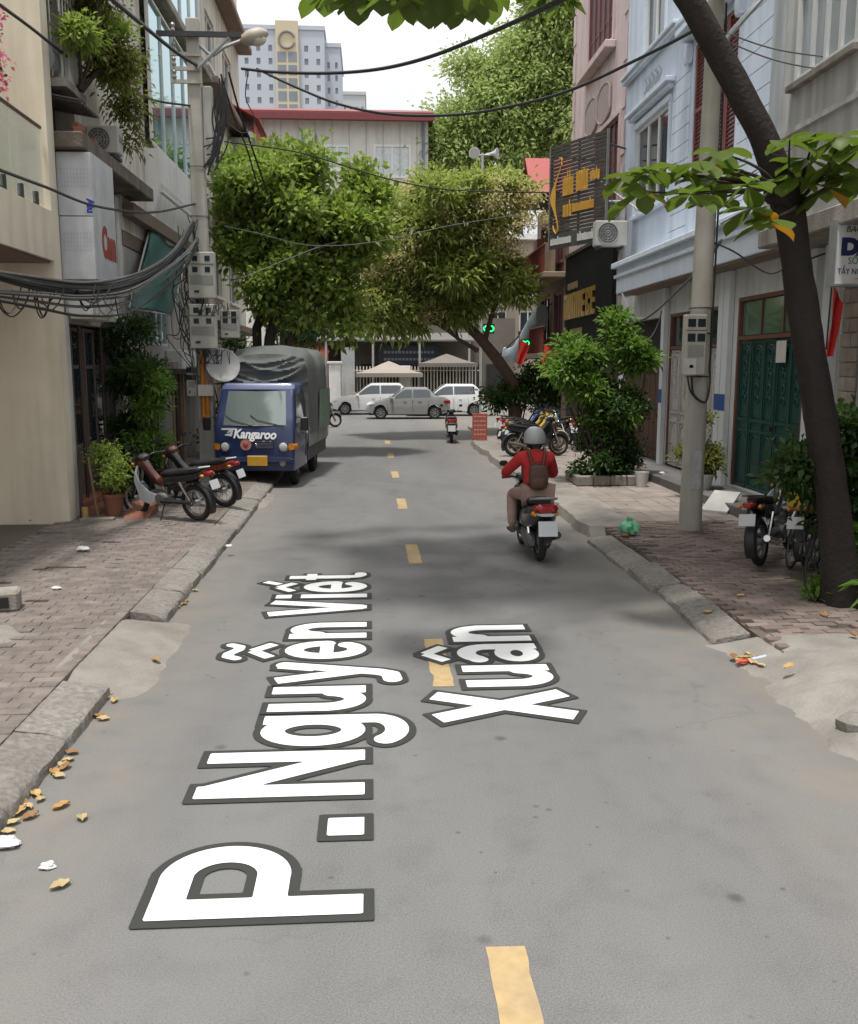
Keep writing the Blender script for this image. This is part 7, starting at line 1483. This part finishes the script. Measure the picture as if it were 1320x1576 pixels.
for j in range(NY + 1):
    v = j / NY; y = 1.66 + 3.25 * v; e = min(1, min(v, 1 - v) * 9); top_ = 2.86 + .05 * math.sin(v * 9) + .03 * fb(0, y, 2, 1); hw = .90; g = []; prof = [(1, 1.0), (1.015, 1.35), (1.0, 1.7), (1.01, 2.1), (.99, 2.45), (.93, 2.7), (.80, 2.82), (.5, 2.87), (.2, 2.9)]
    hp = [(a * hw * (.94 + .06 * e), (z if z < 2.5 else z - .17 * (1 - e) ** 1.5) + (top_ - 2.86) * (z > 2.6)) for a, z in prof]
    full = [(x + .02 * fb(y * 1.5, z * 2, 1, 2), z + .02 * fb(y * 2, x, 1, 6)) for x, z in hp] + [(-x + .02 * fb(y * 1.5, z * 2, 1, 5), z + .02 * fb(y * 2, x, 1, 7)) for x, z in hp[::-1]]
    rings.append([(x, y + .0, z) for x, z in full])
m = MB().loft(rings, cap=False, closed=False)
n = 30; k2 = 48; P = []                                  # front sheet with deep sagging folds
for j in range(k2 + 1):
    for i in range(n + 1):
        u, v = i / n, j / k2; x = (u - .5) * 1.76 * (1 - .10 * max(0, v - .75) * 4); z = 1.1 + 1.66 * v - (.1 * (2 * u - 1) ** 2 if v > .9 else 0)
        sag = sum(a0 * math.exp(-((v - (v0 - .16 * (1 - (2 * (u + sh0) - 1) ** 2) * s0)) / .024) ** 2) for v0, s0, a0, sh0 in ((1.02, .9, .06, .1), (.95, 1.1, .075, -.1), (.90, .8, .05, .2), (.83, 1.2, .07, 0), (.76, .9, .06, .15), (.69, .8, .05, -.1)))
        P.append((x, 1.655 - sag - .07 * (1 - (2 * u - 1) ** 4) * v + .012 * fb(x, z, 4, 3) + (.10 * max(0, v - .9) * 10 * .5), z))
m.add(P, [(j * (n + 1) + i, j * (n + 1) + i + 1, (j + 1) * (n + 1) + i + 1, (j + 1) * (n + 1) + i) for j in range(k2) for i in range(n)])
cv = m.build('canvas_cover', CANV, t, smooth=True)
m = MB(); q = [(.925, y, z) for y in np.linspace(3.0, 4.88, 8) for z in np.linspace(1.0, 1.95, 5)]; m.add([(x + .014 * math.sin(y * 7 + z * 3), y, z) for x, y, z in q], [(j * 5 + i, j * 5 + i + 1, (j + 1) * 5 + i + 1, (j + 1) * 5 + i) for j in range(7) for i in range(4)]); m.build('green_patch', CANG, cv, smooth=True)
MB().box(.915, .925, 4.3, 4.7, 2.25, 2.55).build('stencil_mark', M('stencil', (.45, .46, .44), .8), cv)
for k in range(6): MB().tube([(.93, 1.9 + k * .55, 1.02), (.90, 1.95 + k * .55, .78)], .006, 4).build('tie_rope', M('rope', (.4, .36, .28), .9), cv)
t.location = (-2.38, 19.35, .0); t.rotation_euler = (0, 0, math.radians(-5))
# ================================================================== THE RIDER
def skin_mesh(name, nodes_, edges, mat, sub=2, off=None, scale=1.):
    me = bpy.data.meshes.new(name); me.from_pydata([n_[0] for n_ in nodes_], edges, []); o = bpy.data.objects.new(name, me); COL.objects.link(o)
    sk = o.modifiers.new('s', 'SKIN'); sk.use_smooth_shade = True
    for i, n_ in enumerate(nodes_):
        r_ = n_[1]; me.skin_vertices[0].data[i].radius = r_ if isinstance(r_, tuple) else (r_, r_)
    me.skin_vertices[0].data[0].use_root = True
    ss = o.modifiers.new('d', 'SUBSURF'); ss.levels = sub; ss.render_levels = sub
    dg = bpy.context.evaluated_depsgraph_get(); m2 = bpy.data.meshes.new_from_object(o.evaluated_get(dg)); bpy.data.objects.remove(o); m2.materials.clear(); m2.materials.append(mat); m2.name = name
    m2.polygons.foreach_set('use_smooth', [True] * len(m2.polygons)); return m2
# local frame: the scooter's, y forward
SKIN = M('skin', (.34, .19, .13), .6, .05); REDJ = M('red_jacket', (.42, .022, .022), .85, .16, 9, .5, 35); TROU = M('beige_trousers', (.34, .225, .19), .9, .14, 9, .5, 30); BPK = M('brown_bag', (.085, .035, .022), .6, .15, 12, .2, 60)
J = dict(pel=(0, -.28, .86), wai=(0, -.27, 1.0), che=(0, -.23, 1.18), sho=(0, -.21, 1.33), nec=(0, -.19, 1.42), hea=(0, -.165, 1.53), top=(0, -.155, 1.64),
         sl=(-.19, -.21, 1.31), sr=(.19, -.21, 1.31), el=(-.36, -.03, 1.10), er=(.29, -.05, 1.08), wl=(-.31, .20, 1.03), wr=(.31, .20, 1.03), hl=(-.30, .27, 1.02), hr=(.30, .27, 1.02),
         pl=(-.10, -.26, .84), pr=(.10, -.26, .84), kl=(-.24, .13, .80), kr=(.19, .16, .76), al=(-.25, .02, .36), ar=(.17, .13, .36), fl=(-.25, .17, .315), fr=(.17, .28, .315))
keys = list(J); K = {k: i for i, k in enumerate(keys)}
rad = dict(pel=(.12, .09), wai=(.10, .075), che=(.11, .075), sho=(.09, .06), nec=.05, hea=.085, top=.07, sl=.045, sr=.045, el=.038, er=.038, wl=.03, wr=.03, hl=.035, hr=.035, pl=.07, pr=.07, kl=.05, kr=.06, al=.04, ar=.04, fl=.035, fr=.035)
ed = [('pel', 'wai'), ('wai', 'che'), ('che', 'sho'), ('sho', 'nec'), ('nec', 'hea'), ('hea', 'top'), ('sho', 'sl'), ('sho', 'sr'), ('sl', 'el'), ('sr', 'er'), ('el', 'wl'), ('er', 'wr'), ('wl', 'hl'), ('wr', 'hr'), ('pel', 'pl'), ('pel', 'pr'), ('pl', 'kl'), ('pr', 'kr'), ('kl', 'al'), ('kr', 'ar'), ('al', 'fl'), ('ar', 'fr')]
pers = thing('person', 'rider in red jacket and grey helmet, seen from behind on the scooter', 'person', (0, 0, 0))
body = skin_mesh('body', [(J[k], rad[k] if isinstance(rad[k], tuple) else rad[k]) for k in keys], [(K[a], K[b]) for a, b in ed], SKIN); obj('body', body, pers)
def garment(nm, ks, rr_, mat, extra=()):
    kk = {k: i for i, k in enumerate(ks)}; nod = [(J[k] if k in J else extra[k], rr_[k]) for k in ks]; return nod, kk
jr = dict(pel=(.185, .15), wai=(.17, .135), che=(.185, .14), sho=(.15, .105), nec=.07, sl=.088, sr=.088, el=.072, er=.072, wl=.05, wr=.05); ks = list(jr); kk = {k: i for i, k in enumerate(ks)}
obj('jacket', skin_mesh('jacket', [(J[k] if k != 'pel' else (0, -.29, .88), jr[k]) for k in ks], [(kk[a], kk[b]) for a, b in ed if a in kk and b in kk], REDJ), pers)
tr = dict(pel=(.19, .145), pl=.115, pr=.115, kl=.082, kr=.082, al=.062, ar=.062); ks = list(tr); kk2 = {k: i for i, k in enumerate(ks)}
obj('trousers', skin_mesh('trousers', [(J[k] if k != 'pel' else (0, -.30, .85), tr[k]) for k in ks], [(kk2[a], kk2[b]) for a, b in ed if a in kk2 and b in kk2], TROU), pers)
for s, a, f in ((-1, 'al', 'fl'), (1, 'ar', 'fr')): MB().secs([(J[a][1] - .07, .315, .035, .03, J[a][0]), (J[a][1], .325, .045, .045, J[a][0]), (J[f][1] - .05, .315, .05, .035, J[f][0]), (J[f][1] + .06, .305, .04, .022, J[f][0])]).build('shoe', M('sandal', (.10, .075, .06), .7), pers, smooth=True)
HELM = M('helmet_grey', (.33, .33, .34), .3, .05, 8, coat=.4); hc = J['top']
m = MB(); m.lathe([(.001, .155), (.06, .147), (.105, .115), (.135, .06), (.143, 0), (.140, -.05), (.132, -.075), (.122, -.07), (.12, 0), (.001, .02)], (0, -.155, 1.56), 24); hel = m.build('helmet', HELM, pers, smooth=True)
MB().secs([(-.04, 1.56, .11, .012), (.04, 1.555, .08, .008)]).build('visor', BLKP, hel, smooth=True); MB().torus((0, -.155, 1.488), .135, .01, 'z', 24, 6).build('helmet_trim', BLKP, hel, smooth=True)
for s in (-1, 1): MB().tube([(s * .11, -.15, 1.5), (s * .075, -.11, 1.42)], .007, 5).build('chin_strap', BLKP, hel)
MB().secs([(-.255, 1.46, .05, .03), (-.22, 1.46, .085, .05), (-.14, 1.47, .09, .06)]).build('hair', M('black_hair', (.012, .010, .009), .6), pers, smooth=True)
for s in (-1, 1):      # hands with five fingers closed round the grips
    w0 = Vector(J['hl' if s < 0 else 'hr']); pal = MB().secs([(w0.y - .05, w0.z + .005, .032, .02, w0.x), (w0.y + .0, w0.z + .01, .042, .02, w0.x), (w0.y + .03, w0.z + .008, .040, .018, w0.x)]).build('palm', SKIN, pers, smooth=True)
    for k in range(4):
        x = w0.x + s * (-.033 + .022 * k); L_ = (.9, 1., .95, .8)[k]; b = Vector((x, w0.y + .03, w0.z + .012)); MB().tube([b, b + Vector((0, .028 * L_, -.004)), b + Vector((0, .034 * L_, -.03)), b + Vector((0, .012, -.05 * L_))], [.0095, .009, .0085, .007], 7).build('finger', SKIN, pers, smooth=True)
    b = w0 + Vector((-s * .035, -.005, 0)); MB().tube([b, b + Vector((-s * .02, .02, -.012)), b + Vector((-s * .008, .045, -.028))], [.011, .0105, .008], 7).build('thumb', SKIN, pers, smooth=True)
pers.location = (RSX, RSY, 0); pers.rotation_euler = (0, 0, RSH)
bg_ = thing('backpack', 'small brown leather backpack worn over the red jacket', 'backpack', (0, 0, 0))
MB().secs([(-.385, 1.08, .10, .13), (-.40, 1.08, .125, .16), (-.45, 1.075, .13, .165), (-.485, 1.07, .115, .145), (-.50, 1.065, .07, .09)], 18, 3.2).build('body', BPK, bg_, smooth=True)
MB().secs([(-.475, 1.0, .085, .07), (-.505, 1.0, .09, .075), (-.52, 1.0, .06, .05)], 14, 3.5).build('front_pocket', BPK, bg_, smooth=True)
MB().tube(spline([(-.12, -.44, 1.12), (-.11, -.45, 1.2), (0, -.45, 1.245), (.11, -.45, 1.2), (.12, -.44, 1.12)], 4), .007, 5).build('zip', DARKM, bg_)
MB().torus((0, -.40, 1.245), .03, .008, 'y', 12, 5).build('top_handle', BPK, bg_)
for s in (-1, 1): MB().tube(spline([(s * .07, -.38, 1.22), (s * .10, -.33, 1.36), (s * .115, -.22, 1.435), (s * .12, -.10, 1.35), (s * .14, -.08, 1.2), (s * .15, -.2, 1.02), (s * .11, -.38, .98)], 5), .018, 6).build('strap', BPK, bg_, smooth=True)
bg_.location = pers.location; bg_.rotation_euler = pers.rotation_euler
# ================================================================== SMALL THINGS
t = thing('red_notice_board', 'red standing notice board with pale lines beside the bike row', 'notice board', tuple(map(float, gnd(738, 678, PZ)))); p0_ = gnd(738, 678, PZ); X0 = float(p0_[0]); Y0_ = float(p0_[1])
MB().box(X0 - .24, X0 + .24, Y0_, Y0_ + .03, PZ + .02, PZ + .86).build('panel', M('board_red', (.42, .10, .075), .6, .12, 8), t, bevel=.005)
for k in range(5):
    for i in range(4): MB().box(X0 - .19 + i * .1, X0 - .12 + i * .1 + .012 * ((k + i) % 2), Y0_ - .003, Y0_ - .001, PZ + .74 - k * .14, PZ + .78 - k * .14).build('printed_line', M('pale_pink_print', (.58, .36, .3), .7), t)
for s in (-1, 1): MB().tube([(X0 + s * .2, Y0_ + .02, PZ), (X0 + s * .2, Y0_ + .25, PZ + .0), (X0 + s * .2, Y0_ + .02, PZ + .7)], .012, 5).build('leg', DARKM, t)
# green rubbish bag
p0_ = Vector(gnd(967, 824, PZ)); m = MB(); rb = random.Random(3); n, mm = 16, 10; V = []
for i in range(mm + 1):
    a = math.pi * i / mm
    for k in range(n): b = 2 * math.pi * k / n; r_ = .12 * (1 + .22 * math.sin(b * 5 + i) * math.sin(a) + rb.uniform(-.08, .08)); V.append((p0_.x + r_ * math.sin(a) * math.cos(b) * 1.1, p0_.y + r_ * math.sin(a) * math.sin(b), PZ + .105 + r_ * .9 * math.cos(a) + (.03 if i == 0 else 0)))
m.add(V, [(i * n + k, (i + 1) * n + k, (i + 1) * n + (k + 1) % n, i * n + (k + 1) % n) for i in range(mm) for k in range(n)]); m.tube([(p0_.x, p0_.y, PZ + .19), (p0_.x + .01, p0_.y, PZ + .25)], [.03, .05], 8)
single('rubbish_bag', m, M('green_film', (.16, .48, .28), .35, .2, 12), 'small knotted green rubbish bag on the right kerb', 'rubbish bag', loc=tuple(p0_), smooth=True)
single('brown_husk', MB().ball((p0_.x - .08, p0_.y - .12, PZ + .025), (.06, .04, .03)), M('husk', (.22, .1, .05), .9), 'brown husk lying beside the green rubbish bag', 'husk', loc=(p0_.x - .08, p0_.y - .12, PZ), smooth=True)
# white plank leaning to the step
a_ = Vector(gnd(1098, 790, PZ)); b_ = Vector((5.9, 15.05, .40)); d_ = (b_ - a_); sd = Vector((d_.y, -d_.x, 0)).normalized() * .22
m = MB(); up_ = Vector((0, 0, .035)); q = [a_ - sd, a_ + sd, b_ + sd, b_ - sd]; m.add([p + Vector((0, 0, .01)) for p in q] + [p + up_ + Vector((0, 0, .01)) for p in q], [(3, 2, 1, 0), (4, 5, 6, 7), (0, 1, 5, 4), (1, 2, 6, 5), (2, 3, 7, 6), (3, 0, 4, 7)])
single('ramp_plank', m, M('plank_pale', (.48, .47, .44), .7, .1, 5, dirt=.3), 'pale plank ramp leaning on the step by the green gate', 'plank', loc=tuple(a_))
single('red_sandal', MB().secs([(20.2, .33, .04, .03, 5.95), (20.32, .335, .06, .035, 5.95), (20.46, .325, .04, .025, 5.95)]), M('sandal_red', (.45, .03, .04), .6), 'red sandal on the step by the plank gate', 'sandal', loc=(5.95, 20.3, .3), smooth=True)
single('white_sandal', MB().secs([(18.6, .325, .035, .025, 5.95), (18.72, .33, .05, .03, 5.95), (18.86, .32, .035, .02, 5.95)]), LW, 'white sandal on the step by the pale gate', 'sandal', loc=(5.95, 18.7, .3), smooth=True)
# left clutter
p0_ = Vector(gnd(9, 944, PZ)); m = MB(); m.obox((p0_.x - .1, p0_.y + .15, PZ + .10), (.36, .28, .2), .25); t = thing('concrete_block', 'broken hollow concrete block at the left edge of the pavement', 'concrete block', tuple(p0_)); m.build('block', GREYC, t, bevel=.025); MB().obox((p0_.x - .02 + .0, p0_.y + .012, PZ + .10), (.09, .02, .1), .25).build('hollow', SHADE_BLK, t)  # the hole is a dark slab, its shade painted as colour
def f5(x, y, u, v):
    r_ = math.hypot(u - .5, v - .5) * 2; return (x + .05 * fb(x, y, 3), y + .05 * fb(x, y, 3, 4), PZ - .03 + .07 * max(0, 1 - r_ ** 3) + .008 * fb(x, y, 8, 2))
o = lump('mortar_spill', CONC, f5, -3.75, -3.05, 7.4, 8.7, 14, 18); tag(o, 'flat pale mortar spill by the concrete block', 'mortar')
for k, (x, y, z1_, lab) in enumerate([(-4.52, 14.86, 1.05, 'dark timber stake leaning at the cream wall corner'), (-4.38, 14.84, .95, 'thin brown stick leaning beside the timber stake')]): single('timber_stake', MB().tube([(x + .12 * k, y - .1, PZ), (x - .02, y + .02, PZ + z1_)], .03 - .012 * k, 6), BROWND if k == 0 else M('stick', (.2, .13, .08), .8), lab, 'stake', 'stakes by the cream wall', loc=(x, y, PZ))
single('yellow_bamboo', MB().tube([(-4.42, 14.62, PZ), (-4.42, 14.62, PZ + .2)], .05, 10), M('bamboo', (.38, .24, .08), .7), 'short yellow bamboo stub at the cream wall corner', 'bamboo', loc=(-4.42, 14.62, PZ), smooth=True)
m = MB(); m.prism([(14.55, PZ), (15.3, PZ), (15.3, PZ + .22)], 'x', -3.85, -3.45); single('tile_ramp', m, TERRA, 'red tile ramp beside the potted shrub', 'ramp', loc=(-3.65, 14.9, PZ), bevel=.006)
single('pale_slab', MB().obox((-4.2, 14.5, PZ + .025), (.5, .18, .05), .05), CONC, 'pale slab lying under the potted shrub', 'slab', loc=(-4.2, 14.5, PZ), bevel=.008)
# fallen leaves and litter
LFD = [M('dry_leaf_%d' % k, c, .8, .15, 30) for k, c in enumerate([(.38, .22, .075), (.46, .30, .12), (.26, .135, .055), (.42, .33, .17)])]
def dry_leaf(seed):
    rg_ = random.Random(seed); n = 6; L_, R_, C_ = [], [], []; Lg = .15 + .04 * rg_.random()
    for i in range(n + 1):
        u = i / n; wv = Lg * .30 * math.sin(math.pi * min(.97, .08 + u * .9)) ** .8; z = .012 + .035 * abs(u - .5) * rg_.uniform(.6, 1.4); C_.append((rg_.uniform(-.004, .004), (u - .5) * Lg, z * .4)); L_.append((-wv, (u - .5) * Lg, z + wv * rg_.uniform(.3, .7))); R_.append((wv, (u - .5) * Lg, z + wv * rg_.uniform(.2, .7)))
    m = MB(); N_ = n + 1; m.add(L_ + C_ + R_, [(i, N_ + i, N_ + i + 1, i + 1) for i in range(n)] + [(N_ + i, 2 * N_ + i, 2 * N_ + i + 1, N_ + i + 1) for i in range(n)]); return m.mesh('fallen_leaf', LFD[seed % 4], smooth=True)
DL = [dry_leaf(k) for k in range(8)]; rl = random.Random(12)
def leaf_at(px, py, z, label, group, sc=1.):
    p = gnd(px, py, z); o = obj('fallen_leaf', rl.choice(DL), None, (float(p[0]), float(p[1]), z + .002), (rl.uniform(-.15, .15), rl.uniform(-.15, .15), rl.uniform(0, 6.28)), (sc * rl.uniform(.85, 1.15),) * 3); tag(o, label, 'leaf', group)
gl = [(20, 1268), (30, 1252), (42, 1243), (36, 1238), (55, 1224), (62, 1232), (48, 1258), (84, 1190), (96, 1178), (104, 1172), (110, 1160), (100, 1183), (90, 1196), (170, 1070), (176, 1080), (163, 1076), (150, 1104), (158, 1108), (278, 932), (288, 926), (272, 936), (300, 910), (284, 930), (12, 1282)]
for px, py in gl: leaf_at(px, py, .004, 'dry brown leaf in the drift along the left gutter', 'dry leaves in the left gutter', .52)
ones = [((95, 1243), 0, 'curled leaf on the asphalt just out from the left gutter drift'), ((126, 1261), 0, 'lone tan leaf on the asphalt left of the large letter P'), ((240, 1018), .03, 'brown leaf lying at the foot of the mortar ramp'), ((92, 1366), 0, 'small leaf scrap on the asphalt near the lower left'), ((50, 803), PZ, 'leaf on the bricks at the foot of the cream wall'), ((1140, 918), PZ, 'pale leaf on the red bricks under the motorbike'), ((1088, 944), .1, 'pale leaf lying on the right kerb'), ((1124, 984), .03, 'tan leaf just above the right gutter drift'), ((1055, 922), .02, 'rust leaf against the right kerb stones'), ((1213, 1028), .12, 'orange leaf on the concrete apron'), ((1312, 978), .18, 'yellow leaf on the apron at the right edge'), ((1268, 948), PZ, 'brown curled leaf by the tree foot')]
for (px, py), z, lab in ones: leaf_at(px, py, z, lab, None, .6)
for px, py in ((1135, 1018), (1150, 1008), (1158, 1022), (1170, 1026), (1180, 1020), (1145, 1014), (1163, 1012), (1185, 1000), (1128, 1012)): leaf_at(px, py, .03, 'dry leaf in the drift at the end of the right kerb', 'dry leaves by the right kerb', .58)
def crumple(nm, label, cat, px, py, z, r_, mat, seed):
    p = Vector(gnd(px, py, z)); m = MB(); rg_ = random.Random(seed); n, mm = 10, 6; V = []
    for i in range(mm + 1):
        a = math.pi * i / mm
        for k in range(n): b = 2 * math.pi * k / n; q = r_ * rg_.uniform(.6, 1.2); V.append((p.x + q * math.sin(a) * math.cos(b) * 1.3, p.y + q * math.sin(a) * math.sin(b), z + r_ * .45 + q * .5 * math.cos(a)))
    m.add(V, [(i * n + k, (i + 1) * n + k, (i + 1) * n + (k + 1) % n, i * n + (k + 1) % n) for i in range(mm) for k in range(n)]); single(nm, m, mat, label, cat, 'litter on the street', loc=tuple(p))
WLI = M('white_litter', (.62, .62, .62), .6, .08, 20)
crumple('crumpled_wrapper', 'crumpled white wrapper on the asphalt at lower left', 'wrapper', 73, 1336, 0, .035, WLI, 1); crumple('crumpled_wrapper', 'white plastic wrapper in the left gutter', 'wrapper', 12, 1302, 0, .06, WLI, 2); crumple('crumpled_wrapper', 'red sweet wrapper among leaves at the right kerb', 'wrapper', 1142, 1021, .03, .04, M('red_litter', (.5, .08, .05), .6), 3)
crumple('crumpled_wrapper', 'flattened white paper on the left bricks', 'wrapper', 128, 848, PZ, .07, WLI, 4); crumple('crumpled_wrapper', 'white scrap farther down the left bricks', 'wrapper', 86, 907, PZ, .04, WLI, 5); crumple('crumpled_wrapper', 'white scrap on the far kerb near the motorbikes', 'wrapper', 352, 842, .12, .04, WLI, 6)
p0_ = Vector(gnd(1170, 1016, .04)); single('drink_straw_carton', MB().obox(tuple(p0_ + Vector((0, 0, .02))), (.20, .035, .03), .45), M('carton', (.5, .52, .62), .6), 'pale drink carton among leaves at the right kerb', 'carton', loc=tuple(p0_), bevel=.006)
p0_ = Vector(gnd(1306, 1118, .05)); m = MB(); rg_ = random.Random(5); V = []
for i in range(7):
    for k in range(12): a = math.pi * i / 6; b = 2 * math.pi * k / 12; q = .17 * rg_.uniform(.8, 1.15); V.append((p0_.x + .1 + q * math.sin(a) * math.cos(b) * 1.2, p0_.y + q * math.sin(a) * math.sin(b), .05 + q * .6 * math.cos(a)))
m.add(V, [(i * 12 + k, (i + 1) * 12 + k, (i + 1) * 12 + (k + 1) % 12, i * 12 + (k + 1) % 12) for i in range(6) for k in range(12)]); single('broken_concrete', m, CONC2, 'dark-sided broken concrete lump at the right edge of the road', 'concrete', loc=tuple(p0_), smooth=True)
